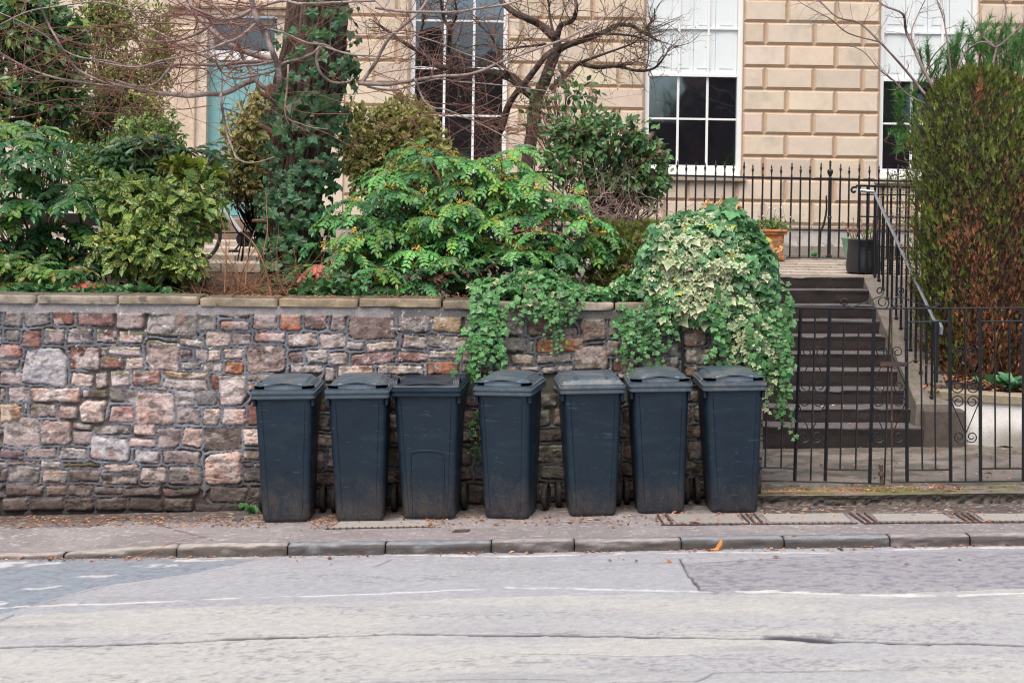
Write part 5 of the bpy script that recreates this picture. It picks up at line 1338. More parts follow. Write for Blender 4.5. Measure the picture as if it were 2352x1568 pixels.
def leaves(name, T, pos, dirv, nor, size, cc, ce=None, m=None, parent=None, wid=1.0):
    """one mesh of many leaves; dirv is the leaf's long axis, nor its upper side, cc / ce the middle and edge colours"""
    V0, tr, w = T; n, k = len(pos), len(V0)
    d = nrm(dirv); x = nrm(np.cross(d, nor)); z = np.cross(x, d)
    size = np.broadcast_to(np.asarray(size, float), (n,)); wid = np.broadcast_to(np.asarray(wid, float), (n,))
    V = pos[:, None, :] + size[:, None, None] * (V0[None, :, 0:1] * wid[:, None, None] * x[:, None, :] + V0[None, :, 1:2] * d[:, None, :] + V0[None, :, 2:3] * z[:, None, :])
    F_ = (np.arange(n)[:, None, None] * k + tr[None]).reshape(-1, 3)
    cc = np.clip(np.broadcast_to(cc, (n, 3)) * 1.22, 0, .85); ce = cc if ce is None else np.clip(np.broadcast_to(ce, (n, 3)) * 1.22, 0, .85)
    C = cc[:, None, :] * (1 - w[None, :, None]) + ce[:, None, :] * w[None, :, None]
    return mk_mesh(name, V.reshape(-1, 3), [F_], m, parent, C.reshape(-1, 3), False)
def vary(c, n, a=.25, hue=.12):
    c = np.broadcast_to(np.asarray(c, float), (n, 3)); t = NR.uniform(1 - a, 1 + a, (n, 1))
    return np.clip(c * t * (1 + NR.uniform(-hue, hue, (n, 3))), 0, 1)
def pick(cols, n, p=None):
    return np.asarray(cols, float)[NR.choice(len(cols), n, p=p)]
def blob_points(blobs, n, rmin=.62, front=.55, clump=.35, seed=0, fr=5.0):
    """blobs: (u, v, ru, rv, Y, rY) ellipsoids in photograph measure -> points, outward directions"""
    vol = np.array([b[2] * b[3] for b in blobs], float); vol /= vol.sum()
    ids = NR.choice(len(blobs), n, p=vol)
    C = np.array([P(b[0], b[1], b[4]) for b in blobs]); Rr = np.array([(RY(b[2], b[4]), b[5], RY(b[3], b[4])) for b in blobs])
    d = NR.normal(size=(n, 3)); d[:, 1] = np.where(NR.random(n) < front, -np.abs(d[:, 1]), d[:, 1]); d = nrm(d)
    r = NR.uniform(rmin, 1, n) ** .7
    pos0 = C[ids] + d * Rr[ids]
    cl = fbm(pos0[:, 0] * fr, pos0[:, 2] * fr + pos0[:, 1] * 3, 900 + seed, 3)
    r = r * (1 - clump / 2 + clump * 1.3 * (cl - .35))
    return C[ids] + d * Rr[ids] * r[:, None], d, cl
def walk(p, d, L, n, bend=.25, grav=0.0, rng=NR):
    pts = [np.array(p, float)]; d = np.array(d, float); d /= np.linalg.norm(d) + 1e-9; s = L / n; c = rng.normal(size=3) * bend * .5
    for _ in range(n):
        d = d + rng.normal(size=3) * bend * .45 + c * .25 + np.array((0, 0, grav)); d /= np.linalg.norm(d) + 1e-9
        pts.append(pts[-1] + d * s)
    return np.array(pts)
def spline(pts, k=4):
    pts = np.asarray(pts, float); n = len(pts)
    if n < 3: return pts
    E = np.vstack([2 * pts[0] - pts[1], pts, 2 * pts[-1] - pts[-2]]); out = []
    for i in range(1, n):
        a, b, c, d = E[i - 1], E[i], E[i + 1], E[i + 2]
        for j in range(k):
            t = j / k; out.append(.5 * ((2 * b) + (-a + c) * t + (2 * a - 5 * b + 4 * c - d) * t * t + (-a + 3 * b - 3 * c + d) * t ** 3))
    out.append(pts[-1]); return np.array(out)
cB = lambda x, y: ((x / 2.613 + 600) / 1.7415, y / 2.613 / 1.7415)
cC = lambda x, y: (x * .4394, y * .4394)
cD = lambda x, y: ((x / 1.96 + 1500) / 1.7415, y / 1.96 / 1.7415)
cE = lambda x, y: ((x / 1.425 + 3000) / 1.7415, y / 1.425 / 1.7415)
cV = lambda x, y: (x, y)

def trace(mb, pts, conv, Y0, Y1, r0, r1, wob=.12, seed=0, n=7, cfun=None):
    """a branch read off the photograph; its distance wanders between Y0 and Y1; r in photo pixels"""
    m = len(pts); rg = np.random.default_rng(seed); ys = Y0 + (Y1 - Y0) * np.linspace(0, 1, m) + np.concatenate([[0], rg.normal(size=m - 1) * wob])
    W3 = np.array([P(*conv(x, y), Yy) for (x, y), Yy in zip(pts, ys)])
    W3 = spline(W3, 4); k = len(W3); rad = RY(1, (Y0 + Y1) / 2) * (r0 + (r1 - r0) * np.linspace(0, 1, k))
    rad = rad * (1 + .10 * (vnoise(np.arange(k) * .7, 0 * np.arange(k), seed) - .5))
    mb.tube(W3, rad, n); return W3, rad
def twigs(mb, W3, rad, num, L, rs, rng, lv=1, up=0.0, bend=.35, out=None, tmin=.15, sub=4, side=None, subL=.5):
    k = len(W3); T = np.gradient(W3, axis=0)
    for _ in range(num):
        i = min(k - 1, int(rng.uniform(tmin, 1) * k)); d = nrm(T[i]); q = rng.normal(size=3); q[1] *= .7; q = q - (q @ d) * d; q = nrm(q)
        if side is not None: q = nrm(q + np.array(side))
        dd = d * rng.uniform(.2, 1.0) + q * rng.uniform(.5, 1.1) + np.array((0, 0, up))
        ll = L * rng.uniform(.45, 1.25); r0 = min(rad[i] * .6, rs * rng.uniform(.7, 1.3))
        pp = walk(W3[i], dd, ll, 7, bend, 0.02, rng); mb.tube(pp, np.linspace(r0, r0 * .35, len(pp)), 4 if lv > 0 else 3, caps=False)
        if out is not None: out.append(pp)
        if lv > 0: twigs(mb, pp, np.linspace(r0, r0 * .35, len(pp)), sub, L * subL, r0 * .6, rng, lv - 1, up, bend * 1.1, out, .2, sub)

def big_tree():
    YT = 11.95
    t = thing('ivy_clad_tree', 'big dark-barked tree behind the wall with long bare drooping branches', 'tree', tuple(P(675, 690, YT)))
    bark = mat('ridged_bark', attr=True, rough=.95, noise=(60, .3), bump=(50, .7, .01))
    cs = [(-420, 770, 52), (-150, 745, 60), (0, 730, 66), (110, 721, 69), (190, 712, 80), (240, 704, 73), (350, 690, 66), (480, 672, 61), (600, 672, 57), (700, 678, 66), (760, 680, 80)]
    vs = np.array([c[0] for c in cs], float)
    V_ = np.linspace(-420, 745, 230); cu = np.interp(V_, vs, [c[1] for c in cs]); ru = np.interp(V_, vs, [c[2] for c in cs])
    na = 150; A = np.arange(na) / na * 2 * math.pi
    ctr = np.array([P(u, v, YT) for u, v in zip(cu, V_)]); R = RY(ru, YT)
    aa, zz = np.meshgrid(A, ctr[:, 2]); 
    px = np.cos(aa) * 3; py = np.sin(aa) * 3
    rg = np.abs(fbm(px * 2.6 + 9, zz * 2.2 + py * 2.6, 811, 4) - .5) * 2
    rdg = sstep(.0, .35, rg); big = fbm(px * .8, zz * 1.6 + py, 813, 3) - .5
    rr = R[:, None] * (1 + .12 * big) + .022 * rdg - .012 + .012 * fbm(px * 7, zz * 9 + py * 7, 815, 3)
    Vx = np.stack([ctr[:, 0:1] + rr * np.cos(aa), YT + rr * np.sin(aa), zz], -1)
    c = np.array((.030, .019, .014)) * (1 - rdg[..., None]) + np.array((.115, .083, .063)) * rdg[..., None]
    c = c * (.65 + .7 * fbm(px * 5, zz * 12 + py * 5, 817, 3))[..., None]
    i = np.arange(len(V_) - 1)[:, None] * na; j = np.arange(na)[None]; q = np.stack([i + j, i + (j + 1) % na, i + na + (j + 1) % na, i + na + j], -1).reshape(-1, 4)
    mk_mesh('trunk', Vx.reshape(-1, 3), [q], bark, t, c.reshape(-1, 3), True)
    bm_ = mat('smooth_bark', (.27, .21, .19), .75, noise=(25, .30), bump=(60, .4, .004), stains=[(7, .50, .66, (.42, .36, .33)), (12, .60, .70, (.12, .085, .075))])
    tm_ = mat('red_twig', (.21, .095, .07), .65, noise=(9, .45))
    rng = np.random.default_rng(12); Y = YT
    BR = [ # pts, conv, Y0, Y1, r0, r1, twigs
        ([(1285, 960), (1345, 930), (1350, 800), (1330, 680), (1270, 520), (1200, 350), (1130, 230), (1080, 90), (1050, -60)], cB, Y - .25, Y - .7, 7.6, 6, 5),
        ([(1290, 960), (1180, 910), (1100, 830), (1040, 720), (970, 600), (930, 480), (870, 300), (850, 200), (900, 60), (960, -40)], cB, Y - .2, Y - .1, 6.0, 3, 8),
        ([(1290, 620), (1150, 590), (1000, 540), (860, 490), (700, 370), (560, 240), (420, 110), (330, 30), (250, -40)], cB, Y - .1, Y + .5, 8.0, 4.2, 10),
        ([(1100, 830), (950, 890), (850, 950), (740, 985), (600, 985), (400, 1005), (200, 985), (0, 965)], cB, Y - .2, Y - .6, 7.0, 4.6, 6),
        ([(784, 483), (740, 470), (590, 440), (480, 405), (380, 340), (300, 210), (250, 120), (200, 0), (190, -60)], cC, Y - .6, Y - 1.0, 4.0, 2.0, 12),
        ([(640, 455), (480, 440), (300, 410), (150, 360), (40, 300), (-60, 240)], cC, Y - .6, Y - .9, 3.2, 1.6, 14),
        ([(1790, 480), (1700, 560), (1560, 620), (1400, 660), (1300, 740), (1100, 790), (950, 820), (830, 810), (740, 740), (690, 640), (670, 480), (680, 300)], cB, Y - .32, Y - .5, 4.0, 1.6, 10),
        ([(1790, 480), (1740, 600), (1770, 740), (1850, 830), (1950, 868), (2090, 850), (2120, 780)], cB, Y - .45, Y - .4, 4.0, 2.2, 3),
        ([(1445, 680), (1440, 800), (1430, 950), (1410, 1150), (1440, 1240), (1560, 1290), (1680, 1330), (1850, 1350)], cB, Y - .55, Y - .6, 2.6, 1.0, 4),
        ([(740, 985), (745, 1080), (775, 1250), (810, 1420), (870, 1568), (905, 1650), (1010, 1700), (1150, 1690), (1300, 1640)], cB, Y - .5, Y - .7, 3.6, 1.3, 4),
        ([(1075, 90), (950, 170), (800, 200), (650, 170), (500, 110), (430, 60), (370, -20)], cB, Y - .4, Y - .2, 5.0, 3.0, 8),
        ([(1095, 255), (1000, 340), (900, 410), (760, 460), (620, 520), (450, 560), (300, 600), (100, 640), (-100, 700), (-300, 690), (-560, 640)], cB, Y - .6, Y - .9, 3.6, 1.6, 16),
        ([(1250, 650), (1000, 650), (700, 680), (400, 670), (250, 680), (180, 750), (100, 840), (0, 900), (-160, 900), (-360, 840)], cB, Y - .1, Y - .4, 5.0, 2.2, 12),
        ([(1110, 90), (1250, 40), (1400, 10), (1550, 40), (1700, 40), (1900, 30), (2100, 20), (2352, 10)], cB, Y - .7, Y - .6, 3.6, 2.6, 5),
        ([(0, 60), (200, 90), (400, 95), (650, 95), (800, 70), (1000, 40), (1150, 0), (1250, -60)], cD, Y - .6, Y - .2, 3.6, 2.0, 10),
        ([(-130, 655), (0, 660), (100, 665), (250, 640), (500, 600), (700, 590), (850, 550), (1000, 480), (1200, 410), (1400, 340), (1500, 300), (1700, 200), (1850, 100), (2000, -20)], cD, Y - .2, Y + .3, 4.6, 1.6, 18),
        ([(-110, 660), (-50, 570), (0, 500), (50, 400), (120, 290), (250, 180), (350, 90), (430, -30)], cD, Y - .1, Y - .3, 4.6, 3.2, 8),
        ([(-60, 680), (40, 700), (180, 700), (330, 660), (500, 620), (640, 640), (900, 660), (1250, 700), (1500, 740), (1750, 760)], cD, Y - .2, Y + .2, 2.8, .9, 12),
        ([(320, 630), (350, 720), (400, 810), (480, 850), (560, 860), (800, 960), (1000, 1060), (1200, 1150)], cD, Y - .3, Y - .6, 2.8, .8, 8),
        ([(0, 300), (200, 260), (480, 330), (700, 420), (900, 480), (1050, 560), (1180, 620)], cD, Y - .5, Y - .8, 1.6, .7, 8),
        ([(0, 480), (-100, 440), (-300, 400), (-480, 330)], cD, Y - .6, Y - .5, 1.5, 2.4, 3),
        ([(0, 130), (150, 60), (330, 30), (520, 10), (700, 60), (840, 130)], cC, Y - .9, Y - .6, 1.6, 2.4, 12),
        ([(-20, 60), (120, 120), (240, 190), (330, 260), (420, 300), (560, 320), (700, 350), (860, 330)], cC, Y - 1.0, Y - .6, 1.2, 2.6, 14),
        ([(1200, 300), (1350, 330), (1500, 390), (1650, 450), (1830, 470), (1950, 530), (2100, 570), (2352, 590)], cB, Y - .5, Y - .6, 3.0, 1.6, 6),
        ([(560, 10), (700, 80), (820, 170), (860, 250), (1000, 260)], cB, Y - .2, Y - .4, 3.6, 2.6, 6),
        ([(0, 300), (150, 370), (300, 460), (450, 540), (620, 610), (800, 690), (960, 740)], cB, Y + .3, Y + .1, 2.6, 3.4, 8),
        ([(0, 430), (150, 440), (300, 420), (450, 370), (560, 310), (640, 230), (560, 150)], cB, Y - .1, Y + .1, 3.4, 4.0, 6),
        ([(1300, 640), (1120, 680), (960, 690), (850, 740), (800, 820)], cB, Y - .3, Y - .3, 3.6, 1.6, 3),
    ]
    tw = MB()
    for k, (pts, cv, a, b_, r0, r1, nt_) in enumerate(BR):
        mb = MB(); W3, rad = trace(mb, pts, cv, a, b_, r0, r1, .06, 50 + k)
        mb.build('branch', bm_, t, smooth=True)
        twigs(tw, W3, rad, int(nt_ * 1.3), .70, .0036, rng, 2, .02, .24, sub=2)
    # extra fine curtain of twigs over the top of the picture
    for k in range(12):
        u, v = rng.uniform(380, 640), rng.uniform(-40, 120); p = np.array(P(u, v, Y - rng.uniform(.3, .9)))
        pp = walk(p, (-1, rng.uniform(-.3, .3), rng.uniform(-.5, .3)), rng.uniform(.8, 1.6), 9, .22, -.01, rng); tw.tube(pp, np.linspace(.006, .002, len(pp)), 4, caps=False)
        twigs(tw, pp, np.linspace(.006, .002, len(pp)), 5, .45, .003, rng, 1, 0, .3)
    for k in range(24):
        u, v = rng.uniform(800, 1200), rng.uniform(20, 290); p = np.array(P(u, v, Y - rng.uniform(.1, .8)))
        pp = walk(p, (rng.choice((-1, 1)), rng.uniform(-.3, .3), rng.uniform(-.5, .2)), rng.uniform(.5, 1.3), 9, .22, -.01, rng); tw.tube(pp, np.linspace(.0045, .0015, len(pp)), 4, caps=False)
        twigs(tw, pp, np.linspace(.005, .0015, len(pp)), 3, .35, .0026, rng, 1, 0, .3)
    for k in range(34):
        u, v = rng.uniform(0, 520), rng.uniform(40, 260); p = np.array(P(u, v, Y - rng.uniform(.5, 1.0)))
        pp = walk(p, (rng.choice((-1, 1)), rng.uniform(-.3, .3), rng.uniform(-.6, .3)), rng.uniform(.5, 1.3), 9, .24, -.01, rng); tw.tube(pp, np.linspace(.005, .0015, len(pp)), 4, caps=False)
        twigs(tw, pp, np.linspace(.005, .0015, len(pp)), 3, .35, .0026, rng, 1, 0, .3)
    kindof(tw.build('twigs', tm_, t), 'stuff')
    cw = mat('cut_wood', (.20, .11, .075), .85, noise=(30, .35))
    for (x, y, dx, dz, l, r) in ((1330, 1050, -.9, .35, .14, .024), (1400, 1040, -.2, .8, .10, .03), (1290, 960, -.3, .1, .1, .055), (1530, 1530, .3, -.1, .10, .022), (1290, 1390, -.8, .5, .12, .022), (1790, 460, .3, -.5, .07, .03)):
        p = np.array(P(*cB(x, y), Y - .25)); kn = MB(); kn.tube([p, p + np.array((dx, -.35, dz)) * l * .5, p + np.array((dx, -.5, dz)) * l], [r * 1.2, r, r * .8], 8); kn.build('stub', cw, t)
    for (u, v) in ((612, 507), (742, 372)): p = np.array(P(u, v, Y - .26)); kn = MB(); kn.tube([p, p + np.array((-.10, -.08, .0))], [.018, .012], 8); kn.build('stub', cw, t)
    # ivy climbing the trunk
    n = 1150
    v = NR.uniform(-60, 690, n); keep = NR.random(n) < np.interp(v, [-60, 150, 330, 690], [.25, .55, 1, 1]); v = v[keep]; n = len(v)
    th = NR.normal(-62, 50, n); th = np.radians(np.where(v > 430, th - NR.uniform(0, 40, n) * NR.choice([0, 1], n), th)); th = np.clip(th, math.radians(-178), math.radians(-5))
    u_ = np.interp(v, vs, [c[1] for c in cs]); r_ = RY(np.interp(v, vs, [c[2] for c in cs]), YT)
    C = np.array([P(a, b, YT) for a, b in zip(u_, v)]); nv = np.stack([np.cos(th), np.sin(th), 0 * th], -1)
    pos = C + nv * (r_ * 1.06 + NR.uniform(.02, .11, n))[:, None]; nor = nrm(nv + NR.normal(size=(n, 3)) * .35 + np.array((0, -.3, .35)))
    d = np.stack([NR.normal(size=n) * .6, NR.normal(size=n) * .2 - .1, -np.abs(NR.normal(size=n)) - .2], -1)
    sz = np.exp(NR.normal(math.log(.062), .35, n))
    cc = vary((.038, .105, .036), n, .4); lt = NR.random(n) < .3; cc[lt] = vary((.08, .20, .09), int(lt.sum()), .2)
    iv = thing('trunk_ivy', 'dark ivy climbing the big tree trunk', 'ivy', tuple(P(700, 680, YT - .35)))
    leaves('ivy_leaves', IVY, pos, d, nor, sz, cc, cc * .75, leaf_mat('ivy_trunk_leaf', .38), iv)
    st = MB()
    for k in range(16):
        v0 = 690; a = math.radians(rng.uniform(-160, -20)); pts = []
        for v1 in np.linspace(690, rng.uniform(60, 420), 24):
            a += rng.normal() * .07; cu_ = np.interp(v1, vs, [c[1] for c in cs]); rr_ = RY(np.interp(v1, vs, [c[2] for c in cs]), YT) * 1.05 + .014
            p = P(cu_, v1, YT); pts.append((p.x + rr_ * math.cos(a), YT + rr_ * math.sin(a), p.z))
        st.tube(pts, np.linspace(.006, .002, 24), 4, caps=False)
    st.build('ivy_stems', mat('ivy_stem', (.16, .085, .05), .8), iv)
big_tree()

def gnarled_tree():
    Y = 14.6; rng = np.random.default_rng(31)
    t = thing('gnarled_tree', 'small gnarled bare tree with knobbly twigs in front of the ashlar wall', 'tree', tuple(P(1235, 520, Y)))
    bk = mat('dark_bark', (.050, .034, .028), .9, noise=(30, .4), bump=(40, .7, .008), stains=[(8, .55, .66, (.13, .125, .10))])
    L = [([(1150, 2300), (1165, 1900), (1175, 1550), (1190, 1300), (1230, 1050), (1260, 800), (1330, 640), (1380, 500), (1430, 380), (1410, 290)], 15, 11, 0), ([(1410, 300), (1300, 200), (1180, 140), (1090, 100), (1000, 20), (980, -60)], 9, 5, 6),
         ([(1425, 290), (1460, 200), (1550, 160), (1580, 60), (1560, -40)], 7, 3, 7), ([(1440, 390), (1520, 350), (1650, 310), (1800, 250), (1900, 200), (2000, 200), (2080, 240), (2180, 300), (2220, 320)], 7.5, 2.2, 14),
         ([(1250, 760), (1150, 680), (1050, 600), (900, 575), (750, 560), (620, 540), (500, 520), (400, 440), (250, 350), (150, 280), (20, 190)], 11, 3, 22),
         ([(600, 540), (580, 400), (585, 230), (540, 150), (510, -40)], 5.5, 3, 9), ([(585, 230), (640, 120), (620, -20)], 3, 2, 4), ([(1080, 1900), (1000, 1500), (960, 1120), (1000, 980), (1060, 800), (1200, 620), (1340, 440), (1430, 380)], 9, 6, 3),
         ([(1380, 700), (1500, 580), (1600, 500), (1750, 440), (1950, 370), (2050, 330)], 5.5, 1.2, 9), ([(1620, 505), (1750, 530), (1900, 520), (2050, 555), (2180, 540), (2260, 460), (2310, 370)], 4.6, 1.6, 12),
         ([(1480, 380), (1700, 270), (1900, 270), (2050, 290), (2150, 330)], 3.6, 1.6, 9), ([(2180, 300), (2130, 220), (2190, 150), (2190, 70)], 2.2, 1.2, 6), ([(1340, 350), (1150, 370), (1000, 390), (850, 350), (700, 380)], 3, 1, 9),
         ([(1060, 590), (1000, 500), (960, 380), (900, 270), (820, 200), (740, 120)], 3, 1, 9), ([(350, 280), (380, 160), (360, 40), (350, -40)], 2.4, 1.4, 6), ([(1410, 290), (1380, 180), (1360, 40), (1350, -50)], 3, 1.6, 6)]
    tw = MB(); tips = []
    for k, (pts, r0, r1, nt_) in enumerate(L):
        mb = MB(); W3, rad = trace(mb, pts, cD, Y + rng.uniform(-.25, .15) if k else Y, Y + rng.uniform(-.6, .3), r0 * 1.15, r1, .10, 300 + k, 8)
        mb.build('trunk' if k == 0 else 'branch', bk, t, smooth=True)
        if nt_: twigs(tw, W3, rad, int(nt_ * 2.6), .42, .0050, rng, 2, .10, .55, tips, .1, 3)
    kindof(tw.build('twigs', mat('bare_twig', (.085, .05, .04), .8, noise=(9, .4)), t), 'stuff')
    ps = np.concatenate([p[2:] for p in tips]); ps = ps[NR.choice(len(ps), min(len(ps), 2600), replace=False)]; n = len(ps)
    kindof(leaves('buds', LITE, ps, NR.normal(size=(n, 3)), NR.normal(size=(n, 3)), NR.uniform(.010, .022, n), vary((.24, .18, .085), n), None, leaf_mat('bud', .6), t, 1.6), 'stuff')
gnarled_tree()

def right_tree():
    Y = 14.5; rng = np.random.default_rng(41)
    t = thing('slender_tree', 'slender bare tree with pale purplish twigs rising behind the clipped conifer', 'tree', (P(2250, 700, Y).x, Y, .8))
    bk = mat('purple_bark', (.22, .155, .15), .75, noise=(20, .3), stains=[(6, .5, .65, (.12, .075, .07))])
    L = [([(1360, 1100), (1240, 800), (1110, 600), (1000, 420), (940, 290), (890, 180), (870, 80), (760, 30), (700, -50)], 5.5, 1.8, 12), ([(1110, 600), (1010, 545), (960, 490), (860, 370), (740, 240), (620, 130), (500, 100), (400, 10), (340, -40)], 3.6, 1.4, 14),
         ([(1060, 590), (1000, 590), (900, 540), (820, 460), (740, 400), (640, 290), (520, 250)], 2.6, .8, 8), ([(740, 240), (560, 190), (460, 110), (330, 40), (250, -10)], 1.8, .8, 7), ([(1360, 1100), (1370, 700), (1380, 410), (1410, 260), (1440, 150), (1460, 50), (1430, -30)], 3.6, 1.6, 8),
         ([(1240, 800), (1190, 520), (1180, 430), (1220, 310), (1320, 240), (1400, 270), (1480, 210), (1562, 130), (1640, 90)], 3.2, 1.2, 9), ([(1180, 520), (1150, 430), (1120, 200), (1100, 100), (1050, -40)], 2.6, 1.2, 9),
         ([(1120, 240), (1040, 330), (990, 440), (960, 490)], 1.4, 1.6, 4), ([(1400, 270), (1330, 210), (1300, 150), (1240, 60)], 1.8, .7, 7), ([(940, 290), (920, 190), (960, 80), (1010, -20)], 1.8, .9, 7)]
    tw = MB()
    for k, (pts, r0, r1, nt_) in enumerate(L):
        mb = MB(); W3, rad = trace(mb, pts, cE, Y, Y + rng.uniform(-.5, .5), r0, r1, .08, 500 + k, 7); mb.build('trunk' if k == 0 else 'branch', bk, t, smooth=True)
        if k == 0 or nt_: twigs(tw, W3, rad, int(nt_ * 1.1), .32, .0036, rng, 1, .05, .35, None, .35 if k < 7 else .1, 3)
    kindof(tw.build('twigs', bk, t), 'stuff')
right_tree()

def frond_plant(name, label, centers, nf, Lf, leaflet, cols, ce, mt, seed, spread=1.0, pairs=7, stems=None, up=.25, flowers=0, red=0.0, base=None, droop=-.35, T=HOLLY):
    """rosettes of long pinnate leaves"""
    rng = np.random.default_rng(seed); pos = []; dr = []; no = []; sz = []; cc = []
    t = thing(name, label, 'shrub', base); rachis = MB(); fl = MB(); fpos = []
    for (u, v, Y) in centers:
        c = np.array(P(u, v, Y)); tone = rng.uniform(.75, 1.25); isred = rng.random() < red or (name == 'mahonia' and seed == 61 and 1200 < u < 1300 and 520 < v < 560)
        for k in range(nf):
            a = rng.uniform(0, 2 * math.pi); el = rng.uniform(-.15, 1.0) * up + up * .5
            d = np.array((math.cos(a) * spread, math.sin(a) * .8 - .55, el)); L = Lf * rng.uniform(.7, 1.15)
            pp = walk(c, d, L, 8, .10, droop / 8 * 1.6, rng); rachis.tube(pp, np.linspace(.0035, .0015, len(pp)), 3, caps=False)
            T_ = nrm(np.gradient(pp, axis=0)); side = nrm(np.cross(T_, np.array((0, 0, 1.0)) + rng.normal(size=3) * .2)); upv = np.cross(side, T_)
            col = cols[rng.integers(len(cols))] * tone * rng.uniform(.8, 1.2)
            if isred and rng.random() < .5: col = np.array((.34, .10, .07)) * rng.uniform(.7, 1.3)
            for m in range(pairs + 1):
                s = .22 + .78 * m / pairs; x = s * (len(pp) - 1); i = min(int(x), len(pp) - 2); p = pp[i] + (pp[i + 1] - pp[i]) * (x - i)
                for sg in ((-1, 1) if m < pairs else (0,)):
                    pos.append(p); dr.append(T_[i] * (.55 if sg else 1) + side[i] * sg * .95 + np.array((0, 0, -.22)) + rng.normal(size=3) * .12)
                    no.append(upv[i] + np.array((0, -.8, .2)) + rng.normal(size=3) * .22); sz.append(leaflet * rng.uniform(.8, 1.15) * (1 - .25 * abs(s - .55))); cc.append(col * rng.uniform(.85, 1.15) * (1 + rng.normal(size=3) * .05))
        for _ in range(flowers if rng.random() < .75 else 0):
            a = rng.uniform(0, 2 * math.pi); pp = walk(c + np.array((0, -.03, .02)), (math.cos(a) * .6, -.5, rng.uniform(-.3, .5)), rng.uniform(.09, .16), 5, .1, -.12, rng)
            for q in np.linspace(0, len(pp) - 1.01, 22):
                i = int(q); fpos.append(pp[i] + (pp[i + 1] - pp[i]) * (q - i) + rng.normal(size=3) * .009)
    leaves('leaves', T, np.array(pos), np.array(dr), np.array(no), np.array(sz), np.clip(cc, 0, 1), np.clip(np.array(cc) * ce, 0, 1), mt, t, .84)
    rachis.build('stalks', mat(name + '_stalk', (.13, .09, .05), .7), t)
    if len(fpos):
        n = len(fpos); leaves('flowers', LITE, np.array(fpos), NR.normal(size=(n, 3)), NR.normal(size=(n, 3)), NR.uniform(.012, .02, n), vary((.62, .44, .07), n), None, leaf_mat('yellow_flower', .7), t, 2.2)
    st = MB()
    for (p0, p1) in (stems or []):
        a, b_ = np.array(P(*p0)), np.array(P(*p1)); m = (a + b_) / 2 + rng.normal(size=3) * .06; st.tube(spline([a, m, b_], 4), np.linspace(.016, .007, 9), 5)
    if st.n: st.build('stems', mat(name + '_stem', (.09, .06, .04), .85, noise=(30, .4)), t)
    return t
G1 = np.array((.075, .225, .060)); G2 = np.array((.10, .28, .070)); G3 = np.array((.045, .155, .055)); G4 = np.array((.16, .31, .055))
gloss = leaf_mat('glossy_leaf', .33); matte = leaf_mat('soft_leaf', .5)
def in_poly(poly, n, rng, mind=0):
    xs = [p[0] for p in poly]; ys = [p[1] for p in poly]; out = []; tries = 0
    while len(out) < n and tries < 60000:
        tries += 1
        x, y = rng.uniform(min(xs), max(xs)), rng.uniform(min(ys), max(ys))
        if poly_mask(np.array([x]), np.array([y]), poly)[0] and all((x - a) ** 2 + (y - b) ** 2 > mind * mind for a, b in out): out.append((x, y))
    return out
rg_ = np.random.default_rng(5)
cen = in_poly([(775, 480), (840, 410), (900, 375), (1010, 350), (1080, 372), (1130, 360), (1240, 390), (1270, 460), (1330, 490), (1345, 560), (1300, 600), (1260, 610), (1180, 580), (1100, 590), (1020, 600), (900, 615), (820, 625), (750, 590)], 76, rg_, 20) + [(1350, 505), (1375, 540), (1365, 580), (1330, 450), (745, 560), (735, 610), (770, 640), (860, 645), (960, 650), (1120, 640), (1290, 640), (1180, 345), (960, 340)]
frond_plant('mahonia', 'large bright green mahonia with hanging yellow flower spikes between trunk and ivy mound', [(u, v, 11.35 + .0016 * (620 - v) + rg_.uniform(-.15, .35)) for u, v in cen], 10, .28, .058, [G1 * 1.4, G2 * 1.3, G3 * 1.4, G4 * 1.1], .85, gloss, 61, pairs=6,
            flowers=2, red=.03, up=.22, droop=-.62, base=tuple(P(1040, 690, 11.7)), stems=[((1040 + 14 * k, 690, 11.7), (u, v, 11.6)) for k, (u, v) in enumerate(cen[:14])])
# low darker skirt under the mahonia
cen = in_poly([(800, 630), (1040, 600), (1180, 600), (1270, 620), (1240, 660), (1080, 665), (880, 660)], 16, rg_, 26)
frond_plant('mahonia', 'dark low mahonia shoots directly above the coping under the bright shrub', [(u, v, 11.25) for u, v in cen], 7, .19, .055, [G3 * .9, G1 * .9, G3 * .6, np.array((.09, .045, .03))], .8, gloss, 62, pairs=5, base=tuple(P(1000, 680, 11.3)))
# left mahonias
cen = in_poly([(-60, 290), (60, 270), (160, 330), (230, 420), (200, 520), (190, 610), (120, 640), (-60, 650)], 30, rg_, 36)
frond_plant('mahonia', 'tall dark blue-green mahonia at the left edge behind the wall', [(u, v, 11.6 + rg_.uniform(-.2, .5)) for u, v in cen], 9, .33, .085, [np.array((.035, .13, .045)), np.array((.05, .16, .05)), np.array((.07, .19, .045)), np.array((.10, .21, .04))], .85, gloss, 63, pairs=6, up=.16, droop=-.6,
            flowers=1, base=tuple(P(60, 690, 11.9)), stems=[((20 + 26 * k, 700, 11.9), (u, v, 11.8)) for k, (u, v) in enumerate(cen[:8])])
cen = in_poly([(-40, 590), (90, 600), (190, 625), (200, 650), (60, 655), (-40, 650)], 11, rg_, 24)
frond_plant('mahonia', 'low mahonia shoots with reddening leaves at the left end of the coping', [(u, v, 11.15) for u, v in cen], 6, .2, .075, [np.array((.10, .20, .03)), np.array((.06, .15, .035)), np.array((.17, .15, .035))], .9, gloss, 64, pairs=4, red=.3, up=.16, droop=-.5, base=tuple(P(80, 680, 11.2)), T=OVAL)
cen = in_poly([(240, 330), (330, 300), (420, 330), (470, 380), (420, 400), (300, 400)], 12, rg_, 30)
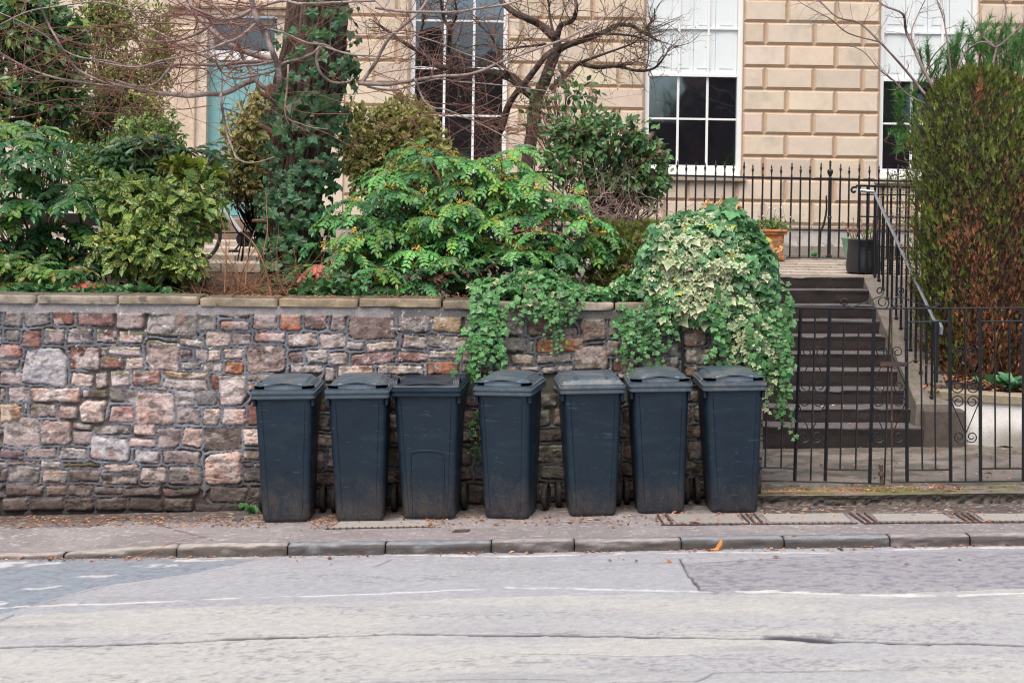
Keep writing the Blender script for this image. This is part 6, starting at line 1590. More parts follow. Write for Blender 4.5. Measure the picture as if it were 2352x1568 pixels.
frond_plant('mahonia', 'mahonia with drooping dark leaves between the left trees and the spotted laurel', [(u, v, 12.3) for u, v in cen], 9, .30, .095, [np.array((.04, .12, .03)), np.array((.07, .15, .03)), np.array((.03, .10, .04))], .85, gloss, 65, pairs=5, flowers=1, base=tuple(P(330, 690, 12.4)), T=OVAL)

def shrub(name, label, blobs, n, T, size, cols, p, ce, mt, seed, cat='shrub', wid=1.0, rmin=.5, clump=.5, front=.6, droop=.2, twig=0, twc=(.10, .065, .045), fr=5.0, base=None, cut=None, updir=.0, core=0, group=None):
    global NR
    NR = np.random.default_rng(seed); pos, d, cl = blob_points(blobs, n, rmin, front, clump, seed, fr)
    if cut is not None: k = cut(pos); pos, d, cl = pos[k], d[k], cl[k]
    n = len(pos)
    dirv = d * .6 + NR.normal(size=(n, 3)) * .55 + np.array((0, 0, -droop + updir)); nor = d * .6 + np.array((0, -.35, .6)) + NR.normal(size=(n, 3)) * .4
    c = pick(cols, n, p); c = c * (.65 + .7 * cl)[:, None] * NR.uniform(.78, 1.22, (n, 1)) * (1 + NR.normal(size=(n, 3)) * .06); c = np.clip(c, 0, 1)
    edge = c * ce if np.ndim(ce) == 0 else np.clip(c * (1 - .0) * 0 + np.array(ce) * NR.uniform(.7, 1.2, (n, 1)), 0, 1)
    b0 = blobs[0]
    if base is None: base = P(b0[0], 680, b0[4])
    t = thing(name, label, cat, tuple(base), group)
    leaves('leaves', T, pos, dirv, nor, NR.uniform(.75, 1.25, n) * size, c, edge, mt, t, wid)
    if twig:
        rng = np.random.default_rng(seed + 1); tw = MB(); bb = np.array(base)
        for k in range(twig):
            tgt = pos[rng.integers(n)]; f = rng.uniform(.0, .35); a = bb * (1 - f) + tgt * f if f > .05 else bb + rng.normal(size=3) * np.array((.12, .08, .0))
            m = (a + tgt) / 2 + rng.normal(size=3) * .10 + np.array(((tgt[0] - bb[0]) * .12, 0, 0)); pp = spline([a, m, tgt], 4); tw.tube(pp, np.linspace(.011 * rng.uniform(.5, 1.2), .0022, len(pp)), 4, caps=False)
            twigs(tw, pp, np.linspace(.006, .002, len(pp)), 2, .22, .003, rng, 1, .05, .4, None, .4, 2)
        tw.build('stems', mat(name + '_stems', twc, .85, noise=(20, .4)), t)
    return t
A = np.array
# trees and shrubs from the left
shrub('evergreen_tree', 'dark glossy evergreen tree filling the top left corner', [(60, 60, 150, 130, 13.4, .6), (-40, 220, 120, 130, 13.2, .6), (110, 230, 110, 110, 13.5, .5), (150, 100, 90, 110, 13.6, .5)], 5200, OVAL, .095,
      [A((.05, .15, .05)), A((.08, .20, .06)), A((.16, .24, .04)), A((.03, .09, .035))], [.35, .3, .2, .15], .85, gloss, 71, 'tree', rmin=.2, clump=.8, twig=60, base=P(80, 690, 13.5))
shrub('bamboo_like_tree', 'loose yellow-green tree with fine leaves in front of the pale wall left of the door', [(250, 50, 130, 110, 14.4, .5), (280, 200, 130, 140, 14.3, .5), (345, 290, 75, 100, 14.2, .4), (200, 300, 100, 110, 14.3, .4), (370, 110, 55, 150, 14.4, .4)], 10500, LITE, .060,
      [A((.25, .29, .06)), A((.18, .25, .05)), A((.30, .29, .09)), A((.10, .17, .045)), A((.19, .14, .06))], [.3, .25, .15, .2, .1], .9, matte, 72, 'tree', rmin=.1, clump=.9, twig=90, base=P(290, 690, 14.3), wid=.85)
shrub('privet_bush', 'small-leaved green bush left of the teal door, below the loose yellow tree', [(330, 340, 85, 100, 13.4, .4), (385, 330, 50, 80, 13.4, .3), (240, 400, 110, 100, 13.2, .4), (390, 440, 70, 60, 13.2, .4)], 4600, OVAL, .055, [A((.10, .21, .05)), A((.17, .26, .05)), A((.06, .13, .04))], None, .9, gloss, 73, twig=30, rmin=.2)
spot = leaf_mat('spotted_laurel_leaf', .35, spots=(75, .53, (.52, .48, .10)))
shrub('spotted_laurel', 'spotted laurel with yellow-speckled leaves above the coping, left of the trunk', [(370, 500, 135, 110, 11.55, .40), (330, 570, 125, 80, 11.35, .35), (450, 470, 80, 80, 11.7, .3), (300, 450, 80, 60, 11.7, .3), (430, 600, 60, 50, 11.3, .25)], 1500, OVAL, .110,
      [A((.05, .15, .05)), A((.08, .21, .065)), A((.12, .23, .06)), A((.03, .09, .03))], [.3, .35, .15, .2], .95, spot, 74, rmin=.45, clump=.4, droop=.45, twig=50, twc=(.06, .05, .03), wid=1.15, base=P(370, 690, 11.6))
shrub('laurel_shoots', 'yellow-green broad laurel leaves just above the spotted laurel, left of the door', [(470, 395, 55, 22, 12.0, .2), (410, 385, 40, 25, 12.0, .2)], 240, OVAL, .095, [A((.20, .27, .03)), A((.12, .20, .03)), A((.27, .30, .04))], None, .9, gloss, 75, twig=8, base=P(440, 600, 12))
shrub('variegated_bush', 'cream-edged bush squeezed between the teal door and the big trunk', [(580, 310, 85, 85, 12.9, .35), (560, 410, 75, 85, 12.8, .35), (610, 235, 55, 45, 12.9, .3), (600, 350, 70, 130, 13.0, .3)], 3000, OVAL, .062,
      [A((.12, .17, .04)), A((.07, .12, .035)), A((.19, .18, .06))], [.45, .35, .20], (.42, .36, .14), gloss, 76, twig=70, twc=(.03, .022, .018), rmin=.3, base=P(600, 600, 12.9))
shrub('golden_bush', 'dense golden-green variegated bush right of the big trunk, below the tall window', [(870, 320, 100, 105, 12.9, .40), (935, 330, 95, 110, 12.9, .40), (820, 330, 60, 110, 12.8, .35), (900, 400, 120, 70, 12.7, .35), (1000, 370, 70, 80, 12.8, .3), (930, 260, 80, 60, 13, .3)], 5200, OVAL, .060,
      [A((.22, .25, .045)), A((.13, .17, .035)), A((.32, .29, .09)), A((.07, .10, .03))], [.35, .3, .15, .2], (.36, .34, .11), gloss, 77, twig=50, twc=(.04, .028, .02), rmin=.4, clump=.55, base=P(900, 640, 12.9))
shrub('evergreen_shrub', 'dark green leafy shrub with bare inner stems left of the spiked railings', [(1400, 320, 140, 75, 13.2, .45), (1480, 390, 70, 110, 13.2, .40), (1330, 300, 90, 60, 13.3, .4), (1300, 370, 70, 60, 13.1, .3), (1410, 420, 120, 50, 13.1, .35)], 2300, OVAL, .078,
      [A((.06, .145, .05)), A((.09, .20, .065)), A((.13, .23, .07)), A((.17, .11, .06))], [.4, .3, .2, .1], .8, gloss, 78, twig=130, twc=(.075, .045, .035), rmin=.3, clump=.65, base=P(1400, 560, 13.2))
shrub('leafy_shoots', 'few leafy shoots standing above the dark shrub against the ashlar', [(1330, 215, 70, 35, 13.6, .2), (1240, 250, 40, 90, 13.9, .2), (1290, 180, 25, 30, 13.9, .2)], 230, OVAL, .075, [A((.09, .17, .05)), A((.05, .11, .04))], None, .85, gloss, 79, twig=26, twc=(.12, .06, .045), rmin=.1, base=P(1290, 420, 13.6))
# clipped hedge
hedge_cols = [A((.095, .125, .025)), A((.15, .17, .03)), A((.06, .08, .02)), A((.11, .06, .03))]
shrub('clipped_hedge', 'low clipped cypress hedge behind the ivy, left of the variegated mound', [(1440, 580, 85, 70, 12.0, .35), (1400, 560, 60, 55, 12.0, .35), (1490, 560, 55, 55, 12.0, .3), (1430, 630, 90, 50, 11.8, .3)], 4200, SPRAY, .055, hedge_cols, [.4, .25, .25, .1], 1.1, matte, 80, updir=.9, rmin=.7, clump=.15, base=P(1440, 690, 12), twig=30, twc=(.04, .025, .015))
# dead twiggy tangle
def tangle(name, label, cat, regs, num, L, r, colr, seed, Y, up=.2):
    rng = np.random.default_rng(seed); tw = MB()
    for k in range(num):
        u0, v0, u1, v1 = regs[rng.integers(len(regs))]; p = np.array(P(rng.uniform(u0, u1), rng.uniform(v0, v1), Y + rng.uniform(-.25, .25)))
        pp = walk(p, (rng.normal(), rng.normal() * .4, rng.normal() * .5 + up), L * rng.uniform(.4, 1.3), 7, .4, 0, rng); tw.tube(pp, np.linspace(r * rng.uniform(.6, 1.3), r * .3, len(pp)), 4, caps=False)
        twigs(tw, pp, np.linspace(r, r * .3, len(pp)), 3, L * .4, r * .5, rng, 1, up * .3, .5, None, .2, 2)
    o = tw.build(name, mat(name + '_wood', colr, .8, noise=(12, .4))); return tag(o, label, cat)
tangle('dead_shrub', 'tangle of dead pinkish twigs above the clipped hedge and below the dark shrub', 'shrub', [(1230, 440, 1420, 500), (1300, 470, 1480, 540), (1360, 450, 1530, 520)], 110, .38, .004, (.33, .23, .20), 91, 12.3)
tangle('dead_shrub', 'bare reddish canes crossing below the gnarled tree, behind the bright mahonia', 'shrub', [(1130, 240, 1290, 330), (1080, 280, 1250, 360)], 70, .4, .0035, (.17, .085, .06), 92, 13.2)
def canes():
    rng = np.random.default_rng(95); tw = MB(); cols = []
    for k in range(120):
        u = rng.uniform(440, 800) if k % 3 else rng.uniform(480, 640); p = np.array(P(u, rng.uniform(672, 690), 11.15 + rng.uniform(-.1, .45)))
        pp = walk(p, (rng.normal() * .7, rng.normal() * .3, rng.uniform(.2, 1.0)), rng.uniform(.15, .75), 7, .25, -.02, rng); tw.tube(pp, np.linspace(.0045 * rng.uniform(.6, 1.3), .0015, len(pp)), 4, caps=False)
        twigs(tw, pp, np.linspace(.004, .0015, len(pp)), 2, .2, .002, rng, 0, .1, .4)
    for pts in ([(270, 1500), (180, 1330), (90, 1190), (0, 1090)], [(480, 1560), (700, 1500), (900, 1420), (1100, 1370), (1300, 1370)], [(1210, 1530), (1160, 1300), (1110, 1000), (1160, 700), (1150, 450), (1140, 210)],
                [(1190, 1380), (1100, 1080), (980, 850), (820, 700)], [(620, 1480), (640, 1100), (630, 750), (560, 480)], [(880, 1420), (920, 950), (1000, 700)], [(460, 1260), (620, 1370), (700, 1460)], [(1540, 1520), (1700, 1380), (1880, 1230)]):
        trace(tw, [(x, y) for x, y in pts], lambda x, y: ((x / 3.137 + 700) / 1.7415, (y / 3.137 + 700) / 1.7415), 11.15, 11.3, 1.9, .8, .05, int(pts[0][0]), 6)
    tag(tw.build('bramble_canes', mat('cane', (.27, .135, .075), .75, noise=(6, .45))), 'thin brown bramble canes sprawling over the coping at the foot of the trunk', 'bramble')
canes()

shrub('underplanting', 'dark low evergreen growth behind the coping beneath the left shrubs', [(120, 600, 190, 60, 12.3, .4), (380, 640, 120, 30, 12.2, .3)], 1700, OVAL, .07, [A((.03, .09, .035)), A((.05, .12, .04)), A((.02, .05, .02))], None, .85, gloss, 201, rmin=.1, twig=20, base=P(200, 690, 12.3))
shrub('underplanting', 'dark leafy growth under and behind the bright mahonia, right of the trunk', [(860, 580, 110, 80, 12.3, .35), (1060, 590, 140, 80, 12.3, .35), (1250, 590, 110, 80, 12.2, .35), (1040, 480, 220, 60, 12.6, .3)], 3600, OVAL, .07, [A((.03, .10, .045)), A((.05, .14, .055)), A((.018, .05, .022)), A((.08, .045, .03))], [.35, .25, .25, .15], .85, gloss, 202, rmin=.1, twig=60, twc=(.10, .06, .045), base=P(1050, 690, 12.3))
# ------------------------------------------------------------------ ivy over the wall
def ivy_mass():
    global NR
    NR = np.random.default_rng(101); rng = np.random.default_rng(102)
    t = thing('variegated_ivy', 'big ivy mound with cream and green leaves spilling over the wall beside the steps', 'ivy', tuple(P(1630, 690, 11.0)))
    pos, d, cl = blob_points([(1620, 600, 150, 120, 11.05, .45), (1560, 580, 100, 90, 11.0, .4), (1700, 640, 95, 140, 10.98, .4), (1620, 690, 150, 75, 10.85, .28), (1500, 640, 55, 60, 10.95, .3), (1650, 520, 80, 55, 11.15, .35)], 6800, .80, .72, .22, 5)
    n = len(pos); a = np.array([0.0])
    uu = pos[:, 0] / pos[:, 1] * F + PU; vv = (CAM_H - pos[:, 2]) / pos[:, 1] * F + PV + 7
    var = sstep(150, 55, np.hypot(uu - 1600, (vv - 610) * .9)) * .8 + sstep(70, 30, np.hypot((uu - 1745) * 1.3, (vv - 735) * .5)) * .5 + .05
    var = NR.random(n) < 1.1 * var * sstep(.35, .55, fbm(uu * .02, vv * .02, 7, 3) + .15)
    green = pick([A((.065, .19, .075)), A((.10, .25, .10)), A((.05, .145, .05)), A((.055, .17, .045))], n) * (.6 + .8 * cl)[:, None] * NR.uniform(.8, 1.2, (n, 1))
    cc = np.where(var[:, None], green * .9 + .03, green); ce = np.where(var[:, None], np.array((.78, .71, .45)) * NR.uniform(.75, 1.15, (n, 1)), green * .85)
    yel = NR.random(n) < .03; cc[yel] = (.32, .36, .04); ce[yel] = (.42, .42, .06)
    big = sstep(600, 480, vv); sz = np.exp(NR.normal(math.log(.044), .36, n)) * (1 + np.where(var, .0, .75) * big)
    dirv = d * .35 + NR.normal(size=(n, 3)) * .35 + np.array((0, -.1, -.75)); nor = d * .8 + np.array((0, -.5, .45)) + NR.normal(size=(n, 3)) * .25
    im = leaf_mat('ivy_leaf', .36); M['ivyleaf'] = im
    leaves('leaves', IVY, pos, dirv, nor, sz, np.clip(cc, 0, 1), np.clip(ce, 0, 1), im, t)
    # a few dried leaves on the crown
    pos, d, cl = blob_points([(1640, 470, 35, 12, 11.1, .1), (1690, 480, 15, 15, 11.1, .1), (1780, 565, 15, 15, 10.9, .08)], 26, .5, .6, .2, 6); n = len(pos)
    leaves('dried_leaves', IVY, pos, NR.normal(size=(n, 3)), NR.normal(size=(n, 3)), .07, vary((.55, .25, .10), n), vary((.62, .40, .22), n), im, t)
    # hanging strands
    def strands(regs, lens, size, varp, colr, parent, num, name='strand_leaves', seed=1, off=(.05, .16), step=.030):
        r = np.random.default_rng(seed); pp_, dd, nn, ss, c1, c2 = [], [], [], [], [], []; st = MB()
        for k in range(num):
            u0, u1, v0, v1 = regs[r.integers(len(regs))]; u, v = r.uniform(u0, u1), r.uniform(v0, v1); a = np.array(PW(u, v))
            if a[0] > 1.86: a = np.array(P(u, v, 10.85))
            o_ = r.uniform(*off); y = (wall_y(a[0]) if a[0] < 1.9 else 10.86) - o_; L = RY(r.uniform(*lens), 10.8); drift = r.normal() * .12; pts = []; vr = r.random() < varp; x = a[0]; z = a[2]
            for s in np.arange(0, L, step):
                x += drift * step + r.normal() * .006; z -= step; yy = y - .02 * math.sin(s * 5) + r.normal() * .004; pts.append((x, yy, z))
                if r.random() < .92:
                    sg = r.choice((-1, 1)); pp_.append((x + sg * .012, yy - .015, z)); dd.append((sg * r.uniform(.2, 1.1), -.25 + r.normal() * .2, -.6 + r.normal() * .3)); nn.append((r.normal() * .3, -1, .5 + r.normal() * .3))
                    ss.append(size * r.uniform(.55, 1.25) * (1 - .35 * s / L)); g = colr * r.uniform(.65, 1.35) * (1 + r.normal(size=3) * .08); c1.append(g + (.05 if vr else 0)); c2.append(A((.78, .71, .45)) * r.uniform(.8, 1.1) if vr and r.random() < .75 else g * .85)
            if len(pts) > 2: st.tube(pts, .0022, 3, caps=False)
        leaves(name, IVY, A(pp_), A(dd), A(nn), A(ss), np.clip(c1, 0, 1), np.clip(c2, 0, 1), im, parent)
        st.build('strand_stems', mat('ivy_strand', (.14, .085, .045), .8), parent)
    gr = A((.075, .205, .065))
    strands([(1640, 1800, 640, 720), (1700, 1800, 700, 760)], (60, 190), .066, .45, gr, t, 62, seed=3, off=(.04, .22))
    strands([(1770, 1798, 800, 850), (1755, 1800, 780, 830)], (50, 150), .052, .2, gr, t, 11, 'trail_leaves', seed=4, off=(.06, .16))
    strands([(1420, 1560, 660, 700), (1420, 1540, 690, 720)], (40, 150), .060, .05, gr, t, 26, 'curtain_leaves', seed=5, off=(.03, .12))
    t2 = thing('trailing_ivy', 'green ivy trailing over the coping and down the wall above the fourth bin', 'ivy', tuple(P(1200, 690, 10.7)))
    strands([(1085, 1160, 650, 680), (1095, 1150, 680, 720)], (80, 190), .068, .02, gr * 1.1, t2, 24, seed=6, off=(.04, .13), step=.034)
    strands([(1155, 1335, 655, 690)], (20, 62), .052, .06, gr, t2, 30, 'short_strands', seed=7, off=(.03, .1))
    strands([(1262, 1290, 690, 700)], (90, 110), .040, 0, gr, t2, 6, 'thin_trail', seed=8, off=(.03, .06))
    strands([(1085, 1105, 930, 960)], (90, 130), .046, 0, gr * .6, t2, 4, 'dark_trail', seed=18, off=(.04, .08))
    pos, d, cl = blob_points([(1170, 660, 110, 26, 10.85, .16), (1290, 665, 70, 22, 10.85, .14), (1230, 640, 80, 26, 11.0, .2), (1380, 672, 60, 20, 10.85, .15), (1440, 660, 50, 30, 10.9, .16)], 1500, .5, .7, .3, 9); n = len(pos)
    g = pick([gr, gr * .75, gr * 1.3], n) * NR.uniform(.75, 1.25, (n, 1)); vv_ = NR.random(n) < .08
    leaves('coping_leaves', IVY, pos, d * .3 + NR.normal(size=(n, 3)) * .4 + A((0, -.3, -.5)), d * .6 + A((0, -.5, .6)) + NR.normal(size=(n, 3)) * .3, NR.uniform(.03, .07, n), g, np.where(vv_[:, None], A((.6, .52, .28)), g * .8), im, t2)
    # low ivy creeping on the coping at the left
    pos, d, cl = blob_points([(130, 668, 150, 16, 11.0, .15), (320, 670, 120, 12, 11.05, .15), (790, 660, 80, 26, 11.1, .2), (860, 680, 90, 8, 11.0, .1), (720, 672, 60, 12, 11.2, .1)], 520, .4, .7, .3, 11); n = len(pos); g = pick([gr * .7, gr * .5, gr], n) * NR.uniform(.7, 1.3, (n, 1))
    t3 = thing('creeping_ivy', 'low dark ivy creeping along the back of the coping at the left', 'ivy', tuple(P(200, 680, 11.0)))
    leaves('leaves', IVY, pos, d * .3 + NR.normal(size=(n, 3)) * .5 + A((0, -.4, -.1)), A((0, -.5, .8)) + NR.normal(size=(n, 3)) * .3, NR.uniform(.04, .085, n), g, g * .85, im, t3)
ivy_mass()

# ------------------------------------------------------------------ clipped conifer, pine, pot plants, weeds
def conifer():
    global NR
    NR = np.random.default_rng(121); Y = 13.35; n = 21000
    zt_, zb = P(2250, 168, Y).z, P(2250, 905, Y).z
    hh = NR.uniform(0, 1, n) ** .9; uprof = lambda h: np.interp(h, [0, .06, .16, .30, .5, .72, .84, .92, .97, 1.0], [70, 95, 122, 140, 147, 146, 136, 114, 82, 30])
    th = np.where(NR.random(n) < .8, NR.uniform(math.pi, 2 * math.pi, n), NR.uniform(0, math.pi, n))
    topm = NR.random(n) < .10; hh = np.where(topm, 1 - NR.uniform(0, .06, n), hh)
    cu = 2240 + 8 * (1 - hh); r = RY(uprof(hh), Y); rr = r * np.where(topm, np.sqrt(NR.random(n)), NR.uniform(.86, 1.05, n) + .10 * (NR.random(n) < .04))
    cx = (cu - PU) / F * Y; z = zb + (zt_ - zb) * hh
    bump_ = fbm(th * 5, z * 4.5, 123, 4); rr = rr * (.86 + .16 * bump_ + .16 * fbm(th * 9, z * 9, 127, 2))
    pos = np.stack([cx + rr * np.cos(th), Y + rr * np.sin(th), z], -1); d = np.stack([np.cos(th), np.sin(th), 0 * th], -1)
    g = fbm(th * 2.2 + 5, z * 1.5, 125, 4) + .25 * (hh - .5) - .22 * np.cos(th + .3) * -1 * .4 + .10 * (np.cos(th) < -.4)
    green = np.clip(sstep(.38, .66, g + NR.normal(size=n) * .05 + .26 * (hh - .55) + .12 * (np.cos(th) < -.62)), .12, .97)
    cg = pick([A((.075, .10, .022)), A((.12, .15, .028)), A((.16, .20, .035)), A((.045, .06, .02))], n, [.35, .3, .15, .2]); cb_ = pick([A((.21, .085, .042)), A((.12, .055, .034)), A((.33, .14, .06)), A((.06, .035, .022))], n, [.35, .3, .15, .2])
    k = NR.random(n) < green; c = np.where(k[:, None], cg, cb_) * (.55 + .9 * bump_)[:, None] * NR.uniform(.75, 1.25, (n, 1))
    t = thing('clipped_conifer', 'tall clipped conifer column, green above and browned below, in the round planter', 'conifer', (cx[0], Y, zb))
    dirv = d * .40 + A((0, 0, 1.0)) + NR.normal(size=(n, 3)) * .28; nor = d + NR.normal(size=(n, 3)) * .5
    leaves('foliage', SPRAY, pos, dirv, nor, np.exp(NR.normal(math.log(.052), .40, n)), np.clip(c * 1.0, 0, 1), np.clip(c * 1.25, 0, 1), matte, t, .55)
    b = MB(); hs = np.linspace(0, .985, 30); prof = [(float(RY(uprof(h), Y)) * .84, zb + (zt_ - zb) * h) for h in hs] + [(0, zb + (zt_ - zb) * .985)]
    b.lathe(prof, (2243 - PU) / F * Y, Y, 24); b.build('inner_growth', mat('inner_conifer', (.030, .018, .011), .95, noise=(25, .5), bump=(20, 1, .05)), t)
    rng = np.random.default_rng(7); tw = MB(); cxm = (2243 - PU) / F * Y
    for k in range(150):
        a = rng.uniform(math.pi, 2 * math.pi); h0 = rng.uniform(0, .55); r0 = float(RY(uprof(h0), Y)) * .8; p = np.array((cxm + r0 * math.cos(a), Y + r0 * math.sin(a), zb + (zt_ - zb) * h0))
        pp = walk(p, (math.cos(a) * .35, math.sin(a) * .35, 1), rng.uniform(.2, .5), 6, .12, 0, rng); tw.tube(pp, np.linspace(.006, .002, len(pp)), 4, caps=False)
    tw.build('dead_stems', mat('conifer_stem', (.11, .055, .035), .9), t)
    # wire mesh glints are left out; the pine behind
    NR = np.random.default_rng(131)
    t = thing('pine_tree', 'green long-needled pine behind the clipped conifer at the right edge', 'pine', tuple(P(2290, 400, 15.6)))
    rng = np.random.default_rng(133); pos = []; dr = []; br = MB(); bk = mat('pine_bark', (.10, .065, .045), .9); root = np.array(P(2290, 420, 15.6))
    for (u0, u1, v0, v1, m) in ((2185, 2360, 60, 190, 60), (2110, 2190, 100, 190, 14), (2060, 2110, 205, 330, 16), (2270, 2420, 40, 120, 22), (2230, 2300, 20, 70, 0), (2330, 2420, 120, 260, 20)):
        for k in range(m):
            p = np.array(P(rng.uniform(u0, u1), rng.uniform(v0, v1), 15.6 + rng.uniform(-.4, .4))); d = nrm(A((rng.normal() * .45, rng.normal() * .4 - .1, 1.0)))
            q = walk(p - d * .25, d, .25, 4, .1, 0, rng); br.tube(q, np.linspace(.007, .004, 5), 4, caps=False)
            br.tube(spline([p - d * .25, (p + root) / 2 + A((0, 0, -.15)), root + A((0, 0, -.3))], 4), np.linspace(.006, .014, 9), 4, caps=False)
            for j in range(110):
                s = rng.uniform(-.2, .05); w = nrm(d * rng.uniform(.5, 1.2) + rng.normal(size=3) * .5); pos.append(p + d * s); dr.append(w)
    pos = A(pos); dr = A(dr); n = len(pos); c = pick([A((.05, .17, .035)), A((.08, .24, .05)), A((.035, .12, .03))], n) * NR.uniform(.8, 1.25, (n, 1))
    leaves('needles', NEEDLE, pos, dr, NR.normal(size=(n, 3)), NR.uniform(.09, .14, n), c, c * 1.2, matte, t, 2.2)
    br.tube([root + A((.3, 0, -2.6)), root + A((0, 0, -.4)), root + A((.05, 0, .8))], [.06, .045, .02], 8); br.build('branches', bk, t)
conifer()

def small_plants():
    global NR
    NR = np.random.default_rng(141); rng = np.random.default_rng(142)
    # bare hydrangea stems in the black pot
    t = thing('bare_hydrangea', 'bare orange-brown stems with one green shoot in the black pot', 'plant', tuple(P(1984, 555, 15.52)))
    b = MB(); base = A(P(1984, 556, 15.52))
    for k in range(17):
        a = rng.uniform(0, 2 * math.pi); p = base + A((math.cos(a) * .10, math.sin(a) * .08, -.01)); pp = walk(p, (math.cos(a) * .35 - .1, math.sin(a) * .3, 1), rng.uniform(.10, .30), 6, .18, 0, rng); b.tube(pp, np.linspace(.006, .0035, 7), 5)
        b.lathe([(0, 0), (.008, .008), (.006, .02), (0, .03)], pp[-1][0], pp[-1][1], 6, z0=pp[-1][2] - .004)
    b.build('stems', mat('hydrangea_stem', (.34, .17, .10), .7, noise=(30, .3)), t)
    n = 8; pos = base + A((.05, -.02, .10)) + NR.normal(size=(n, 3)) * .02; leaves('young_leaves', OVAL, pos, NR.normal(size=(n, 3)) + A((0, 0, .5)), A((0, -1, .5)) + NR.normal(size=(n, 3)) * .3, .05, vary((.18, .34, .05), n), None, matte, t)
    # terracotta planting
    t = thing('bedding_plant', 'scruffy bedding plant with tiny white flowers in the terracotta planter', 'plant', tuple(P(1770, 527, 17.05)))
    base = A(P(1772, 527, 17.05)); n = 190; pos = base + NR.normal(size=(n, 3)) * A((.10, .05, .035)) + A((0, -.05, .05)); leaves('leaves', LITE, pos, NR.normal(size=(n, 3)) + A((0, 0, .4)), A((0, -1, .5)) + NR.normal(size=(n, 3)) * .4, .045, vary((.10, .17, .04), n, .5), None, matte, t, 1.5)
    b = MB(); fp = []
    for k in range(9):
        pp = walk(base + rng.normal(size=3) * A((.10, .03, .01)), (rng.normal() * .3, 0, 1), rng.uniform(.14, .28), 5, .15, 0, rng); b.tube(pp, .002, 4); fp += [pp[-1] + rng.normal(size=3) * .008 for _ in range(6)]
    b.build('flower_stems', mat('green_stem', (.16, .20, .07), .7), t); fp = A(fp); n = len(fp); leaves('flowers', LITE, fp, NR.normal(size=(n, 3)), NR.normal(size=(n, 3)), .018, vary((.8, .76, .74), n, .1), None, matte, t, 2)
    # broad crinkled leaves in the round planter
    t = thing('primrose_plant', 'low crinkled green plant in the round planter beside the conifer', 'plant', tuple(P(2325, 885, 12.75)))
    n = 46; base = A(P(2322, 886, 12.72)); a = NR.uniform(0, 2 * math.pi, n); d = np.stack([np.cos(a), np.sin(a) * .7 - .2, NR.uniform(.1, .9, n)], -1)
    c = pick([A((.07, .21, .06)), A((.10, .26, .12)), A((.05, .16, .07))], n) * NR.uniform(.8, 1.2, (n, 1)); leaves('leaves', OVAL, base + d * .02 + NR.normal(size=(n, 3)) * A((.10, .05, .01)), d, A((0, -.3, 1)) + NR.normal(size=(n, 3)) * .3, NR.uniform(.09, .16, n), c, c * .8, matte, t, 1.2)
    # climber by the landing, wiry
    t = thing('wiry_climber', 'thin wiry climber with tiny leaves on the railing left of the conifer', 'climber', tuple(P(2085, 600, 15.2)))
    b = MB(); pl = []
    for k in range(34):
        p = A(P(rng.uniform(2060, 2100), rng.uniform(400, 640), 15.2)); pp = walk(p, (-1 + rng.normal() * .5, rng.normal() * .3, rng.normal() * .5), rng.uniform(.12, .38), 6, .35, 0, rng); b.tube(pp, np.linspace(.003, .0012, 7), 3, caps=False); pl += list(pp[2:])
    b.build('stems', mat('wiry_stem', (.20, .12, .09), .8), t); pl = A(pl); top = A([np.array(P(rng.uniform(2035, 2095), 408 + rng.normal() * 10, 15.1)) for _ in range(200)]); pl = np.vstack([pl, top]); n = len(pl)
    leaves('leaves', LITE, pl + NR.normal(size=(n, 3)) * .012, NR.normal(size=(n, 3)), NR.normal(size=(n, 3)), .028, vary((.10, .14, .045), n, .4), None, matte, t, 1.2)
    # weeds at the foot of the wall and on the terrace edge
    def weed(label, u, v, r, num, sz, Yo=0.0, fn=None):
        base = A(PG(u, v)) if fn is None else A(fn); t = thing('weed', label, 'weed', tuple(base)); n = num
        d = NR.normal(size=(n, 3)); d[:, 2] = np.abs(d[:, 2]) + .3; d = nrm(d); leaves('leaves', IVY, base + d * A((r, r * .6, r)) * NR.uniform(.3, 1, (n, 1)), d, d + A((0, -.6, .3)), sz, vary((.06, .16, .05), n, .4), None, matte, t)
    weed('small ivy-leaved weed at the foot of the wall left of the bins', 578, 1178, .045, 60, .028)
    weed('tiny pale weed rooted in the wall near the first bin', 561, 1163, .02, 9, .03, fn=tuple(A(PW(561, 1163)) + A((0, -.03, 0))))
    weed('tuft of grass-green weed at the foot of the spiked railings', 0, 0, .05, 30, .03, fn=tuple(P(1872, 591, 17.3)))
    # dry orange leaf on the kerb
    p = A(PG(1652, 1262, -.04)); V = []; q = []
    rows = [(0, 0, 0, .012), (.012, .0, .018, .017), (.024, .0, .035, .015), (.03, .0, .052, .010), (.032, 0, .066, .003)]
    b = MB()
    for x, y, z, w in rows: V += [(p[0] + x - w, KY - .018 - .01 * math.sin(z * 40), SX * p[0] - .07 + z + .02), (p[0] + x + w * .3, KY - .035, SX * p[0] - .07 + z + .015), (p[0] + x + w, KY - .02, SX * p[0] - .07 + z)]
    for k in range(4):
        for j in range(2): q.append((3 * k + j, 3 * k + j + 1, 3 * k + j + 4, 3 * k + j + 3))
    b.add(V, q); b.tube([(p[0] - .06, KY - .03, SX * p[0] - .062), (p[0], KY - .03, SX * p[0] - .06), (p[0] + .01, KY - .03, SX * p[0] - .05)], [.004, .012, .01], 5)
    tag(b.build('dry_leaf', mat('dry_leaf', (.55, .24, .075), .7, noise=(60, .35))), 'curled dry orange leaf leaning against the kerb', 'leaf')
small_plants()
